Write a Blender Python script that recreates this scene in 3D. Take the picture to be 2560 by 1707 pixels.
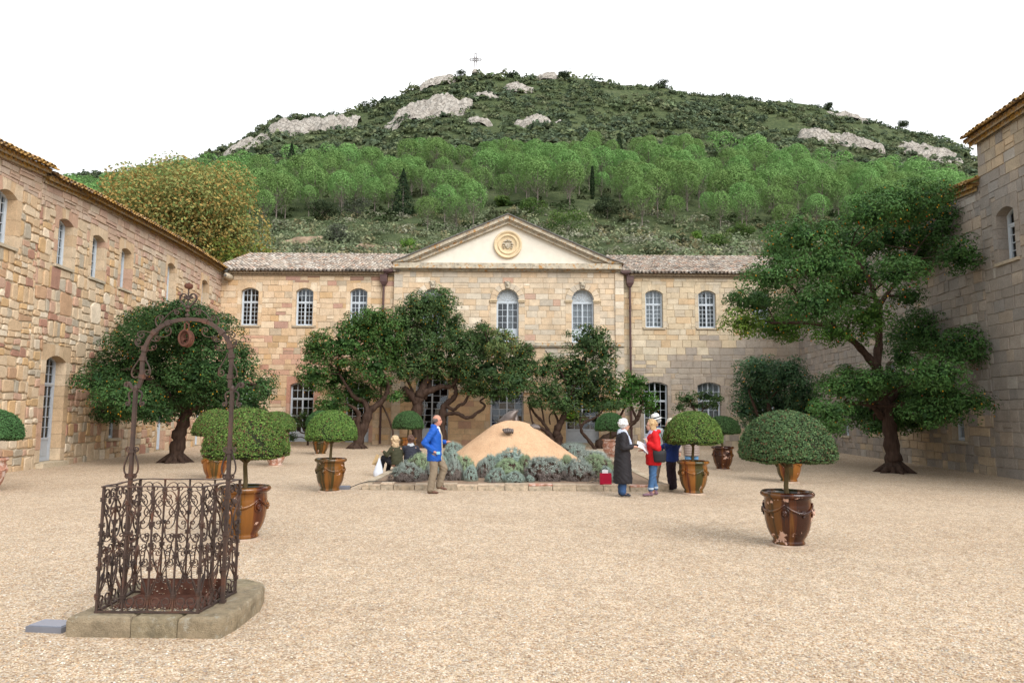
import bpy, math, random
import numpy as np
from mathutils import Vector, Matrix, noise

for _o in list(bpy.data.objects):
    bpy.data.objects.remove(_o)
SC = bpy.context.scene
COL = SC.collection
R = math.radians
PI = math.pi

# ------------------------------------------------------------------ camera
PITCH, ROLL = R(5.72), R(0.35)
cd = bpy.data.cameras.new('camera'); cd.lens = 24.5; cd.sensor_width = 36
cd.clip_start = 0.1; cd.clip_end = 6000
cam = bpy.data.objects.new('camera', cd); COL.objects.link(cam)
_f = Vector((0, math.cos(PITCH), math.sin(PITCH)))
_u = Vector((0, -math.sin(PITCH), math.cos(PITCH)))
_r = Vector((1, 0, 0))
_X = _r*math.cos(ROLL) + _u*math.sin(ROLL)
_Y = -_r*math.sin(ROLL) + _u*math.cos(ROLL)
_Z = -_f
cam.matrix_world = Matrix(((_X.x, _Y.x, _Z.x, 0), (_X.y, _Y.y, _Z.y, 0), (_X.z, _Y.z, _Z.z, 1.8), (0, 0, 0, 1)))
SC.camera = cam

# ------------------------------------------------------------------ light: pale overcast sky and a weak wide sun
SUN_EL, SUN_AZ = R(40), R(142)          # azimuth clockwise from +Y: behind the camera, to the right
W = bpy.data.worlds.new('World'); SC.world = W; W.use_nodes = True
_nt = W.node_tree; _nt.nodes.clear()
_sky = _nt.nodes.new('ShaderNodeTexSky'); _sky.sky_type = 'NISHITA'; _sky.sun_disc = False
_sky.sun_elevation = SUN_EL; _sky.sun_rotation = SUN_AZ; _sky.dust_density = 4.0
_hs = _nt.nodes.new('ShaderNodeHueSaturation'); _hs.inputs['Saturation'].default_value = 0.35
_tc = _nt.nodes.new('ShaderNodeTexCoord')
_cn = _nt.nodes.new('ShaderNodeTexNoise'); _cn.inputs['Scale'].default_value = 1.6; _cn.inputs['Detail'].default_value = 4
_cr = _nt.nodes.new('ShaderNodeValToRGB')
_cr.color_ramp.elements[0].position = 0.44; _cr.color_ramp.elements[0].color = (5.9, 6.15, 6.35, 1)
_cr.color_ramp.elements[1].position = 0.68; _cr.color_ramp.elements[1].color = (8.0, 8.1, 8.2, 1)
_mx = _nt.nodes.new('ShaderNodeMix'); _mx.data_type = 'RGBA'; _mx.inputs[0].default_value = 0.92
_bg = _nt.nodes.new('ShaderNodeBackground'); _bg.inputs['Strength'].default_value = 0.14
_wo = _nt.nodes.new('ShaderNodeOutputWorld')
L = _nt.links.new
L(_tc.outputs['Generated'], _cn.inputs['Vector']); L(_cn.outputs['Fac'], _cr.inputs['Fac'])
L(_sky.outputs[0], _hs.inputs['Color']); L(_hs.outputs[0], _mx.inputs[6]); L(_cr.outputs[0], _mx.inputs[7])
L(_mx.outputs[2], _bg.inputs['Color']); L(_bg.outputs[0], _wo.inputs['Surface'])
_sd = bpy.data.lights.new('sun', 'SUN'); _sd.energy = 2.2; _sd.angle = R(42); _sd.color = (1.0, 0.97, 0.93)
sun = bpy.data.objects.new('sun', _sd); COL.objects.link(sun)
_dir = Vector((math.sin(SUN_AZ)*math.cos(SUN_EL), math.cos(SUN_AZ)*math.cos(SUN_EL), math.sin(SUN_EL)))
sun.rotation_euler = _dir.to_track_quat('Z', 'Y').to_euler(); sun.location = (0, -20, 40)
SC.view_settings.view_transform = 'Standard'; SC.view_settings.look = 'None'
SC.view_settings.exposure = 0.60; SC.view_settings.gamma = 1.0
SC.view_settings.use_curve_mapping = False
SC.render.engine = 'CYCLES'
cy = SC.cycles
cy.max_bounces = 6; cy.diffuse_bounces = 3; cy.glossy_bounces = 2; cy.transmission_bounces = 3
cy.transparent_max_bounces = 8; cy.caustics_reflective = False; cy.caustics_refractive = False
cy.use_denoising = True

# ------------------------------------------------------------------ materials
def srgb(r, g, b):
    def f(c):
        c /= 255.0
        return c/12.92 if c <= 0.04045 else ((c+0.055)/1.055)**2.4
    return (f(r), f(g), f(b), 1)

class NT:
    """small node-tree helper"""
    def __init__(s, name):
        s.m = bpy.data.materials.new(name); s.m.use_nodes = True
        s.t = s.m.node_tree; s.t.nodes.clear()
        s.out = s.n('ShaderNodeOutputMaterial'); s.b = s.n('ShaderNodeBsdfPrincipled')
        s.l(s.b.outputs[0], s.out.inputs[0])
        s.tc = s.n('ShaderNodeTexCoord')
    def n(s, k): return s.t.nodes.new(k)
    def l(s, a, b): s.t.links.new(a, b)
    def noise(s, scale, detail=3, rough=0.55, vec=None, dim='3D', stretch=None):
        x = s.n('ShaderNodeTexNoise'); x.inputs['Scale'].default_value = scale
        x.inputs['Detail'].default_value = detail; x.inputs['Roughness'].default_value = rough
        v = vec or s.tc.outputs['Object']
        if stretch:
            mp = s.n('ShaderNodeMapping'); mp.inputs['Scale'].default_value = stretch
            s.l(v, mp.inputs[0]); v = mp.outputs[0]
        s.l(v, x.inputs['Vector']); return x.outputs['Fac']
    def geo(s):
        g = s.n('ShaderNodeNewGeometry'); return g.outputs['Position']
    def vor(s, scale, feature='F1', vec=None, out='Distance', rnd=1.0):
        x = s.n('ShaderNodeTexVoronoi'); x.feature = feature; x.inputs['Scale'].default_value = scale
        x.inputs['Randomness'].default_value = rnd
        s.l(vec or s.tc.outputs['Object'], x.inputs['Vector']); return x.outputs[out]
    def ramp(s, fac, stops):
        r = s.n('ShaderNodeValToRGB'); e = r.color_ramp.elements
        while len(e) < len(stops): e.new(0.5)
        for i, (p, c) in enumerate(stops):
            e[i].position = p; e[i].color = c if len(c) == 4 else (*c, 1)
        s.l(fac, r.inputs['Fac']); return r.outputs['Color']
    def mix(s, fac, a, b, mode='MIX'):
        x = s.n('ShaderNodeMix'); x.data_type = 'RGBA'; x.blend_type = mode
        for sock, v in ((0, fac), (6, a), (7, b)):
            if isinstance(v, (int, float)): x.inputs[sock].default_value = v
            elif isinstance(v, tuple): x.inputs[sock].default_value = v if len(v) == 4 else (*v, 1)
            else: s.l(v, x.inputs[sock])
        return x.outputs[2]
    def math(s, op, a, b=0.0):
        x = s.n('ShaderNodeMath'); x.operation = op
        for i, v in enumerate((a, b)):
            if isinstance(v, (int, float)): x.inputs[i].default_value = v
            else: s.l(v, x.inputs[i])
        return x.outputs[0]
    def attr(s, name='Col'):
        a = s.n('ShaderNodeAttribute'); a.attribute_name = name; return a.outputs['Color']
    def bump(s, h, strength=0.4, dist=0.02, normal=None):
        b = s.n('ShaderNodeBump'); b.inputs['Strength'].default_value = strength
        b.inputs['Distance'].default_value = dist
        s.l(h, b.inputs['Height'])
        if normal is not None: s.l(normal, b.inputs['Normal'])
        s.l(b.outputs[0], s.b.inputs['Normal']); return b.outputs[0]
    def fin(s, color, rough=0.8, metal=0.0, spec=0.3):
        if isinstance(color, tuple): s.b.inputs['Base Color'].default_value = color if len(color) == 4 else (*color, 1)
        else: s.l(color, s.b.inputs['Base Color'])
        if isinstance(rough, (int, float)): s.b.inputs['Roughness'].default_value = rough
        else: s.l(rough, s.b.inputs['Roughness'])
        s.b.inputs['Metallic'].default_value = metal
        s.b.inputs['Specular IOR Level'].default_value = spec
        return s.m

def grey(v): return (v, v, v, 1)
M = {}
def mat_stone(name, gain=1.0, stain=(0.17, 0.15, 0.12), stain_amt=0.35, bump=0.6):
    t = NT(name)
    P = t.geo()
    c = t.attr()
    n1 = t.noise(3.1, 6, 0.65, P); n2 = t.noise(22, 5, 0.7, P); n3 = t.noise(0.55, 4, 0.6, P)
    c = t.mix(1.0, c, t.ramp(n1, [(0.25, grey(0.86*gain)), (0.7, grey(1.20*gain))]), 'MULTIPLY')
    c = t.mix(1.0, c, t.ramp(n2, [(0.25, grey(0.80)), (0.62, grey(1.10))]), 'MULTIPLY')
    big = t.ramp(n3, [(0.42, grey(0)), (0.68, grey(1))])
    c = t.mix(t.math('MULTIPLY', big, stain_amt), c, stain)
    pit = t.ramp(t.noise(60, 3, 0.6, P), [(0.30, grey(0.35)), (0.42, grey(1))])
    c = t.mix(0.8, c, pit, 'MULTIPLY')
    h = t.math('ADD', t.math('MULTIPLY', n2, 0.6), t.math('MULTIPLY', t.noise(70, 4, 0.7, P), 0.4))
    t.bump(h, bump, 0.02)
    return t.fin(c, 0.92, 0, 0.15)
M['stone_warm'] = mat_stone('warm_sandstone', 1.27, (0.36, 0.24, 0.14), 0.18)
M['stone_grey'] = mat_stone('grey_sandstone', 1.30, (0.18, 0.165, 0.15), 0.4)
M['stone_pav'] = mat_stone('ashlar_sandstone', 1.28, (0.30, 0.27, 0.22), 0.3, 0.35)
def mat_mortar(name, c0, c1):
    t = NT(name); P = t.geo()
    t.bump(t.noise(45, 4, 0.7, P), 0.6, 0.01)
    return t.fin(t.ramp(t.noise(6, 5, 0.6, P), [(0.3, c0), (0.7, c1)]), 0.95, 0, 0.1)
M['mortar_warm'] = mat_mortar('lime_mortar', (0.38, 0.30, 0.20, 1), (0.54, 0.44, 0.32, 1))
M['mortar_grey'] = mat_mortar('grey_mortar', (0.28, 0.245, 0.205, 1), (0.40, 0.35, 0.29, 1))
def mat_cornice():
    t = NT('lichened_limestone'); P = t.geo()
    base = t.ramp(t.noise(2.3, 6, 0.7, P), [(0.3, (0.33, 0.30, 0.25, 1)), (0.5, (0.50, 0.44, 0.34, 1)), (0.7, (0.58, 0.52, 0.42, 1))])
    dark = t.ramp(t.noise(7, 6, 0.75, P), [(0.5, grey(0)), (0.66, grey(0.75))])
    c = t.mix(dark, base, (0.16, 0.14, 0.12, 1))
    lich = t.ramp(t.noise(4.2, 7, 0.75, P), [(0.55, grey(0)), (0.6, grey(0.9))])
    c = t.mix(lich, c, (0.42, 0.20, 0.045, 1))
    t.bump(t.noise(30, 5, 0.7, P), 0.5, 0.015)
    return t.fin(c, 0.93, 0, 0.1)
M['cornice'] = mat_cornice()
def mat_simple(name, col, var=0.15, scale=8, rough=0.8, metal=0, spec=0.3, bump=0.0, bscale=40, bdist=0.005):
    t = NT(name)
    n = t.noise(scale, 5, 0.6)
    c = t.mix(1.0, (*col[:3], 1), t.ramp(n, [(0.3, grey(1-var)), (0.7, grey(1+var))]), 'MULTIPLY')
    if bump: t.bump(t.noise(bscale, 4, 0.65), bump, bdist)
    return t.fin(c, rough, metal, spec)
M['plaster'] = mat_simple('cream_plaster', (0.72, 0.67, 0.58), 0.06, 3, 0.9, bump=0.2, bscale=25)
M['paint_grey'] = mat_simple('grey_joinery_paint', (0.42, 0.45, 0.49), 0.07, 6, 0.5, bump=0.1)
M['paint_pale'] = mat_simple('pale_joinery_paint', (0.54, 0.60, 0.66), 0.07, 6, 0.5, bump=0.1)
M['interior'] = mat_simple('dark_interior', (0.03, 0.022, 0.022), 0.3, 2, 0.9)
M['curtain'] = mat_simple('white_curtain', (0.42, 0.45, 0.47), 0.12, 5, 0.9)
M['pipe'] = mat_simple('brown_painted_metal', (0.085, 0.045, 0.042), 0.2, 5, 0.5, spec=0.4)
M['lead'] = mat_simple('lead_flashing', (0.13, 0.125, 0.12), 0.2, 5, 0.6)
def mat_glass():
    t = NT('window_glass')
    g = t.n('ShaderNodeBsdfGlossy'); g.inputs['Roughness'].default_value = 0.03
    g.inputs['Color'].default_value = (0.8, 0.85, 0.9, 1)
    tr = t.n('ShaderNodeBsdfTransparent'); tr.inputs['Color'].default_value = (0.78, 0.82, 0.84, 1)
    fr = t.n('ShaderNodeLayerWeight'); fr.inputs['Blend'].default_value = 0.25
    mx = t.n('ShaderNodeMixShader')
    f = t.math('ADD', t.math('MULTIPLY', fr.outputs['Fresnel'], 0.85), 0.07)
    t.l(f, mx.inputs[0]); t.l(tr.outputs[0], mx.inputs[1]); t.l(g.outputs[0], mx.inputs[2])
    nb = t.n('ShaderNodeBump'); nb.inputs['Strength'].default_value = 0.15; nb.inputs['Distance'].default_value = 0.01
    t.l(t.noise(3.5, 2, 0.5, t.geo()), nb.inputs['Height']); t.l(nb.outputs[0], g.inputs['Normal'])
    t.l(mx.outputs[0], t.out.inputs[0])
    return t.m
M['glass'] = mat_glass()
def mat_tile():
    t = NT('canal_tile_clay'); P = t.geo()
    c = t.attr()
    c = t.mix(1.0, c, t.ramp(t.noise(9, 5, 0.7, P), [(0.25, grey(0.65)), (0.7, grey(1.2))]), 'MULTIPLY')
    lich = t.ramp(t.noise(16, 6, 0.75, P), [(0.56, grey(0)), (0.66, grey(0.7))])
    c = t.mix(lich, c, (0.22, 0.21, 0.18, 1))
    t.bump(t.noise(40, 4, 0.7, P), 0.4, 0.01)
    return t.fin(c, 0.9, 0, 0.15)
M['tile'] = mat_tile()
def mat_tile_yellow():
    t = NT('lichen_canal_tile'); P = t.geo()
    c = t.attr()
    lich = t.ramp(t.noise(6, 6, 0.75, P), [(0.47, grey(0)), (0.56, grey(0.9))])
    c = t.mix(lich, c, (0.38, 0.22, 0.05, 1))
    c = t.mix(1.0, c, t.ramp(t.noise(20, 5, 0.7, P), [(0.25, grey(0.6)), (0.7, grey(1.2))]), 'MULTIPLY')
    return t.fin(c, 0.9, 0, 0.15)
M['tile_y'] = mat_tile_yellow()
def mat_leaf(name, rough=0.5, trans=0.25, spec=0.3, varobj=0.0):
    t = NT(name)
    c = t.attr()
    if varobj:
        oi = t.n('ShaderNodeObjectInfo')
        hs = t.n('ShaderNodeHueSaturation')
        t.l(t.math('ADD', t.math('MULTIPLY', oi.outputs['Random'], varobj*0.1), 0.5-varobj*0.05), hs.inputs['Hue'])
        t.l(t.math('ADD', t.math('MULTIPLY', oi.outputs['Random'], varobj), 1-varobj*0.5), hs.inputs['Value'])
        t.l(c, hs.inputs['Color']); c = hs.outputs[0]
    t.fin(c, rough, 0, spec)
    tl = t.n('ShaderNodeBsdfTranslucent'); t.l(c, tl.inputs['Color'])
    mx = t.n('ShaderNodeMixShader'); mx.inputs[0].default_value = trans
    t.l(t.b.outputs[0], mx.inputs[1]); t.l(tl.outputs[0], mx.inputs[2]); t.l(mx.outputs[0], t.out.inputs[0])
    return t.m
M['leaf'] = mat_leaf('glossy_leaf', 0.55, 0.2, 0.14)
M['leaf_matt'] = mat_leaf('matt_leaf', 0.8, 0.3, 0.1)
M['leaf_pine'] = mat_leaf('pine_needles', 0.8, 0.3, 0.05, 0.26)
M['leaf_box'] = mat_leaf('clipped_box_leaf', 0.7, 0.2, 0.12, 0.22)
M['leaf_silver'] = mat_leaf('silver_leaf', 0.85, 0.2, 0.1, 0.2)
def mat_bark(name, c0, c1, scale=9):
    t = NT(name)
    n = t.noise(scale, 6, 0.7, t.geo(), stretch=(1, 1, 0.22))
    t.bump(n, 0.9, 0.05)
    return t.fin(t.ramp(n, [(0.3, (*c0, 1)), (0.7, (*c1, 1))]), 0.9, 0, 0.15)
M['bark'] = mat_bark('brown_bark', (0.028, 0.016, 0.012), (0.085, 0.054, 0.040))
M['bark_grey'] = mat_bark('grey_bark', (0.10, 0.085, 0.075), (0.26, 0.22, 0.19))
M['bark_stem'] = mat_bark('green_brown_stem', (0.09, 0.07, 0.03), (0.20, 0.15, 0.08), 20)
def mat_iron():
    t = NT('rusty_wrought_iron')
    n = t.noise(5, 5, 0.65, t.geo())
    z = t.n('ShaderNodeSeparateXYZ'); t.l(t.geo(), z.inputs[0])
    c = t.ramp(n, [(0.35, (0.050, 0.036, 0.032, 1)), (0.54, (0.085, 0.055, 0.044, 1)), (0.70, (0.15, 0.062, 0.036, 1))])
    t.bump(t.noise(120, 3, 0.6, t.geo()), 0.4, 0.002)
    return t.fin(c, 0.62, 0.35, 0.4)
M['iron'] = mat_iron()
M['rust'] = mat_simple('red_rust', (0.115, 0.050, 0.034), 0.4, 14, 0.8, 0.1, 0.2, 0.5, 90, 0.003)
def mat_gravel():
    t = NT('pale_gravel'); P = t.geo()
    vc = t.n('ShaderNodeTexVoronoi'); vc.inputs['Scale'].default_value = 72; t.l(P, vc.inputs['Vector'])
    sep = t.n('ShaderNodeSeparateColor'); t.l(vc.outputs['Color'], sep.inputs[0])
    st = t.ramp(sep.outputs[0], [(0.0, (0.26, 0.18, 0.12, 1)), (0.12, (0.44, 0.31, 0.20, 1)), (0.35, (0.56, 0.44, 0.30, 1)),
                                 (0.6, (0.64, 0.54, 0.41, 1)), (0.8, (0.70, 0.63, 0.52, 1)), (0.93, (0.52, 0.36, 0.22, 1)), (1.0, (0.40, 0.38, 0.36, 1))])
    v2 = t.n('ShaderNodeTexVoronoi'); v2.inputs['Scale'].default_value = 19; t.l(P, v2.inputs['Vector'])
    s2 = t.n('ShaderNodeSeparateColor'); t.l(v2.outputs['Color'], s2.inputs[0])
    st = t.mix(1.0, st, t.ramp(s2.outputs[1], [(0.0, grey(0.76)), (1.0, grey(1.02))]), 'MULTIPLY')
    dist = vc.outputs['Distance']
    gap = t.ramp(dist, [(0.0, grey(1.05)), (0.55, grey(1.0)), (0.85, grey(0.70))])
    c = t.mix(1.0, st, gap, 'MULTIPLY'); c = t.mix(1.0, c, (1.02, 0.99, 0.985, 1), 'MULTIPLY')
    pat = t.ramp(t.noise(0.35, 5, 0.65, P), [(0.3, (0.93, 0.90, 0.87, 1)), (0.7, (1.07, 1.07, 1.07, 1))])
    c = t.mix(1.0, c, pat, 'MULTIPLY')
    pat2 = t.ramp(t.noise(2.2, 5, 0.65, P), [(0.3, grey(0.90)), (0.7, grey(1.06))])
    c = t.mix(1.0, c, pat2, 'MULTIPLY')
    h = t.math('SUBTRACT', 1.0, dist)
    t.bump(h, 0.8, 0.012)
    return t.fin(c, 0.9, 0, 0.15)
M['gravel'] = mat_gravel()
def mat_pebble():
    t = NT('pebble'); c = t.attr()
    t.bump(t.noise(200, 2), 0.2, 0.001)
    return t.fin(c, 0.8, 0, 0.2)
M['pebble'] = mat_pebble()
def mat_hill():
    t = NT('hill_ground'); P = t.geo()
    c = t.ramp(t.noise(0.09, 7, 0.7, P), [(0.3, (0.060, 0.082, 0.034, 1)), (0.55, (0.095, 0.115, 0.050, 1)), (0.74, (0.16, 0.155, 0.10, 1))])
    c = t.mix(t.ramp(t.noise(0.5, 6, 0.75, P), [(0.40, grey(0)), (0.56, grey(0.9))]), c, (0.048, 0.066, 0.030, 1))
    t.bump(t.noise(0.8, 6, 0.75, P), 0.8, 0.6)
    return t.fin(c, 0.95, 0, 0.1)
M['hill'] = mat_hill()
def mat_rock():
    t = NT('pale_limestone_rock'); P = t.geo()
    n = t.noise(0.35, 8, 0.75, P)
    c = t.ramp(n, [(0.3, (0.20, 0.175, 0.15, 1)), (0.46, (0.42, 0.38, 0.335, 1)), (0.7, (0.56, 0.53, 0.48, 1))])
    crack = t.ramp(t.vor(0.42, 'DISTANCE_TO_EDGE', P), [(0.0, grey(0.3)), (0.10, grey(1))])
    c = t.mix(0.75, c, crack, 'MULTIPLY')
    t.bump(t.noise(0.9, 8, 0.8, P), 1.0, 0.9)
    return t.fin(c, 0.95, 0, 0.1)
M['rock'] = mat_rock()
M['scree'] = mat_simple('orange_scree', (0.27, 0.20, 0.14), 0.5, 0.8, 0.95, 0, 0.1, 0.8, 2, 0.2)
def mat_clay_mound():
    t = NT('cracked_ochre_clay'); P = t.geo()
    c = t.ramp(t.noise(2.2, 6, 0.65, P), [(0.3, (0.50, 0.31, 0.185, 1)), (0.7, (0.60, 0.40, 0.25, 1))])
    w = t.n('ShaderNodeVectorMath'); w.operation = 'ADD'
    nz = t.n('ShaderNodeTexNoise'); nz.inputs['Scale'].default_value = 4; t.l(P, nz.inputs['Vector'])
    t.l(P, w.inputs[0]); t.l(nz.outputs['Color'], w.inputs[1])
    cr = t.ramp(t.vor(2.6, 'DISTANCE_TO_EDGE', w.outputs[0]), [(0.0, grey(0.62)), (0.02, grey(1))])
    cr2 = t.ramp(t.vor(9, 'DISTANCE_TO_EDGE', w.outputs[0]), [(0.0, grey(0.72)), (0.05, grey(1))])
    c = t.mix(0.7, c, cr, 'MULTIPLY'); c = t.mix(0.55, c, cr2, 'MULTIPLY')
    c = t.mix(1.0, c, t.ramp(t.noise(28, 4, 0.7, P), [(0.28, grey(0.72)), (0.5, grey(1.03))]), 'MULTIPLY')
    t.bump(t.math('ADD', t.math('MULTIPLY', cr2, 0.35), t.noise(22, 5, 0.75, P)), 0.7, 0.02)
    return t.fin(c, 0.95, 0, 0.1)
M['mound'] = mat_clay_mound()
M['bronze'] = mat_simple('dark_bronze', (0.13, 0.105, 0.095), 0.25, 6, 0.42, 0.5, 0.4, 0.2, 30, 0.004)
M['soil'] = mat_simple('dry_soil', (0.24, 0.17, 0.12), 0.3, 9, 0.95, 0, 0.1, 0.8, 30, 0.02)
def mat_slab():
    t = NT('lichened_slab_stone'); P = t.geo(); c = t.attr()
    c = t.mix(1.0, c, t.ramp(t.noise(7, 7, 0.75, P), [(0.3, (0.72, 0.68, 0.64, 1)), (0.5, (1.25, 1.18, 1.12, 1)), (0.7, (1.75, 1.65, 1.58, 1))]), 'MULTIPLY')
    c = t.mix(t.ramp(t.noise(13, 6, 0.7, P), [(0.56, grey(0)), (0.63, grey(0.7))]), c, (0.40, 0.37, 0.30, 1))
    c = t.mix(t.ramp(t.noise(9, 6, 0.75, t.tc.outputs['Object']), [(0.55, grey(0)), (0.66, grey(0.6))]), c, (0.16, 0.14, 0.10, 1))
    h = t.math('ADD', t.noise(35, 6, 0.75, P), t.noise(110, 4, 0.7, P))
    t.bump(h, 0.9, 0.02); return t.fin(c, 0.95, 0, 0.1)
M['slab'] = mat_slab()
def mat_pot(name, seedv, chip, dark=1.0):
    t = NT(name)
    O = t.tc.outputs['Object']
    sx = t.n('ShaderNodeSeparateXYZ'); t.l(O, sx.inputs[0])
    ang = t.math('ARCTAN2', sx.outputs[1], sx.outputs[0])
    cb = t.n('ShaderNodeCombineXYZ'); t.l(ang, cb.inputs[0])
    t.l(t.math('MULTIPLY', sx.outputs[2], 0.22), cb.inputs[1]); cb.inputs[2].default_value = seedv
    n = t.noise(0.95, 2, 0.45, cb.outputs[0])
    n2 = t.noise(9, 4, 0.6, cb.outputs[0])
    f = t.math('ADD', n, t.math('MULTIPLY', t.math('SUBTRACT', n2, 0.5), 0.22))
    c = t.ramp(f, [(0.36, (0.055, 0.055, 0.012, 1)), (0.43, (0.10, 0.062, 0.014, 1)), (0.47, (0.30, 0.125, 0.022, 1)), (0.55, (0.36, 0.15, 0.028, 1)),
                   (0.60, (0.17, 0.045, 0.012, 1)), (0.66, (0.075, 0.020, 0.010, 1))])
    c = t.mix(1.0, c, (dark, dark*.9, dark*.85, 1), 'MULTIPLY')
    ch = t.ramp(t.noise(6.5, 6, 0.62, O), [(chip, grey(0)), (chip+0.015, grey(1))])
    c = t.mix(ch, c, (0.56, 0.36, 0.28, 1))
    rg = t.math('ADD', t.math('MULTIPLY', ch, 0.6), 0.17)
    t.bump(t.noise(14, 4, 0.6, O), 0.15, 0.004)
    t.fin(c, rg, 0, 0.5)
    return t.m
M['pot0'] = mat_pot('honey_glaze', 1.3, 0.66, .74)
M['pot1'] = mat_pot('honey_glaze_streaked', 4.7, 0.64, .55)
M['pot2'] = mat_pot('brown_glaze_chipped', 9.1, 0.60, .36)
def mat_terracotta():
    t = NT('worn_terracotta'); O = t.tc.outputs['Object']
    c = t.ramp(t.noise(5, 5, 0.65, O), [(0.3, (0.33, 0.15, 0.10, 1)), (0.7, (0.50, 0.27, 0.19, 1))])
    c = t.mix(t.ramp(t.noise(7, 6, 0.65, O), [(0.50, grey(0)), (0.56, grey(0.85))]), c, (0.62, 0.50, 0.44, 1))
    c = t.mix(t.ramp(t.noise(4, 5, 0.6, O, stretch=(1, 1, .3)), [(0.58, grey(0)), (0.66, grey(0.7))]), c, (0.17, 0.10, 0.06, 1))
    t.bump(t.noise(30, 4, 0.6, O), 0.3, 0.005)
    return t.fin(c, 0.85, 0, 0.2)
M['terracotta'] = mat_terracotta()
def cloth(name, col, rough=0.85, var=0.08): return mat_simple(name, col, var, 12, rough, 0, 0.2, 0.25, 60, 0.004)

# ------------------------------------------------------------------ mesh helpers
def link(o, parent=None):
    COL.objects.link(o)
    if parent is not None: o.parent = parent
    return o
def empty(name, loc=(0, 0, 0), rz=0.0, parent=None):
    o = bpy.data.objects.new(name, None); o.location = loc; o.rotation_euler = (0, 0, rz)
    o.empty_display_size = 0.2
    return link(o, parent)
def tag(o, label=None, cat=None, group=None, kind=None):
    if label: o['label'] = label
    if cat: o['category'] = cat
    if group: o['group'] = group
    if kind: o['kind'] = kind
    return o
class MB:
    def __init__(s): s.v = []; s.f = []; s.c = []; s.mi = []; s.cur = (1, 1, 1, 1); s.m = 0
    def face(s, idx): s.f.append(idx); s.c.append(s.cur); s.mi.append(s.m)
    def poly(s, pts):
        b = len(s.v); s.v += [tuple(p) for p in pts]; s.face(tuple(range(b, b+len(pts))))
    def box(s, x0, x1, y0, y1, z0, z1):
        b = len(s.v)
        s.v += [(x0,y0,z0),(x1,y0,z0),(x1,y1,z0),(x0,y1,z0),(x0,y0,z1),(x1,y0,z1),(x1,y1,z1),(x0,y1,z1)]
        for q in ((0,3,2,1),(4,5,6,7),(0,1,5,4),(1,2,6,5),(2,3,7,6),(3,0,4,7)): s.face(tuple(b+i for i in q))
    def prism(s, poly, y0, y1, inset=0.0, bev=0.0):
        """polygon in (x,z) extruded from y1 (back) to y0 (front, towards the courtyard), front edge chamfered"""
        n = len(poly); b = len(s.v)
        cx = sum(p[0] for p in poly)/n; cz = sum(p[1] for p in poly)/n
        def ins(p):
            dx, dz = p[0]-cx, p[1]-cz; d = math.hypot(dx, dz) or 1
            k = max(0.3, 1-inset/d); return (cx+dx*k, cz+dz*k)
        s.v += [(p[0], y1, p[1]) for p in poly]
        s.v += [(p[0], y0+bev, p[1]) for p in poly]
        if inset > 0:
            s.v += [(ins(p)[0], y0, ins(p)[1]) for p in poly]; k = 3
        else: k = 2
        for r in range(k-1):
            for i in range(n):
                j = (i+1) % n
                s.face((b+r*n+i, b+r*n+j, b+(r+1)*n+j, b+(r+1)*n+i))
        s.face(tuple(b+(k-1)*n+i for i in range(n)))
    def tube(s, pts, rad, seg=8, cap=True, squash=None):
        """round tube through points; rad is a number or a list"""
        pts = [Vector(p) for p in pts]; n = len(pts)
        rr = rad if isinstance(rad, (list, tuple)) else [rad]*n
        b = len(s.v); up = Vector((0.13, 0.31, 1)).normalized(); prev = None
        for i, p in enumerate(pts):
            d = (pts[min(i+1, n-1)]-pts[max(i-1, 0)]).normalized()
            a = prev if prev is not None else (up if abs(d.dot(up)) < 0.9 else Vector((1, 0, 0.1)))
            a = (a - d*a.dot(d)).normalized(); c = d.cross(a); prev = a
            for k in range(seg):
                t = 2*PI*k/seg
                s.v.append(tuple(p + a*math.cos(t)*rr[i] + c*math.sin(t)*rr[i]*(squash or 1)))
        for i in range(n-1):
            for k in range(seg):
                j = (k+1) % seg
                s.face((b+i*seg+k, b+i*seg+j, b+(i+1)*seg+j, b+(i+1)*seg+k))
        if cap:
            s.face(tuple(b+k for k in reversed(range(seg)))); s.face(tuple(b+(n-1)*seg+k for k in range(seg)))
    def strip(s, pts, nrm, w, t):
        """flat bar swept along pts: w = size along nrm (depth), t = thickness in the plane"""
        pts = [Vector(p) for p in pts]; n = len(pts); N = Vector(nrm).normalized(); b = len(s.v)
        for i, p in enumerate(pts):
            d = (pts[min(i+1, n-1)]-pts[max(i-1, 0)])
            d = d.normalized() if d.length > 1e-9 else Vector((0, 0, 1))
            a = d.cross(N).normalized()
            tt = t[i] if isinstance(t, (list, tuple)) else t
            for (q, r_) in ((-1, -1), (1, -1), (1, 1), (-1, 1)):
                s.v.append(tuple(p + a*q*tt/2 + N*r_*w/2))
        for i in range(n-1):
            for k in range(4):
                j = (k+1) % 4
                s.face((b+i*4+k, b+i*4+j, b+(i+1)*4+j, b+(i+1)*4+k))
        s.face((b+3, b+2, b+1, b)); s.face(tuple(b+(n-1)*4+k for k in range(4)))
    def lathe(s, prof, seg=32, center=(0, 0, 0)):
        b = len(s.v); cx, cy_, cz = center
        for (r, z) in prof:
            for k in range(seg):
                t = 2*PI*k/seg; s.v.append((cx+r*math.cos(t), cy_+r*math.sin(t), cz+z))
        for i in range(len(prof)-1):
            for k in range(seg):
                j = (k+1) % seg
                s.face((b+i*seg+k, b+i*seg+j, b+(i+1)*seg+j, b+(i+1)*seg+k))
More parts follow.
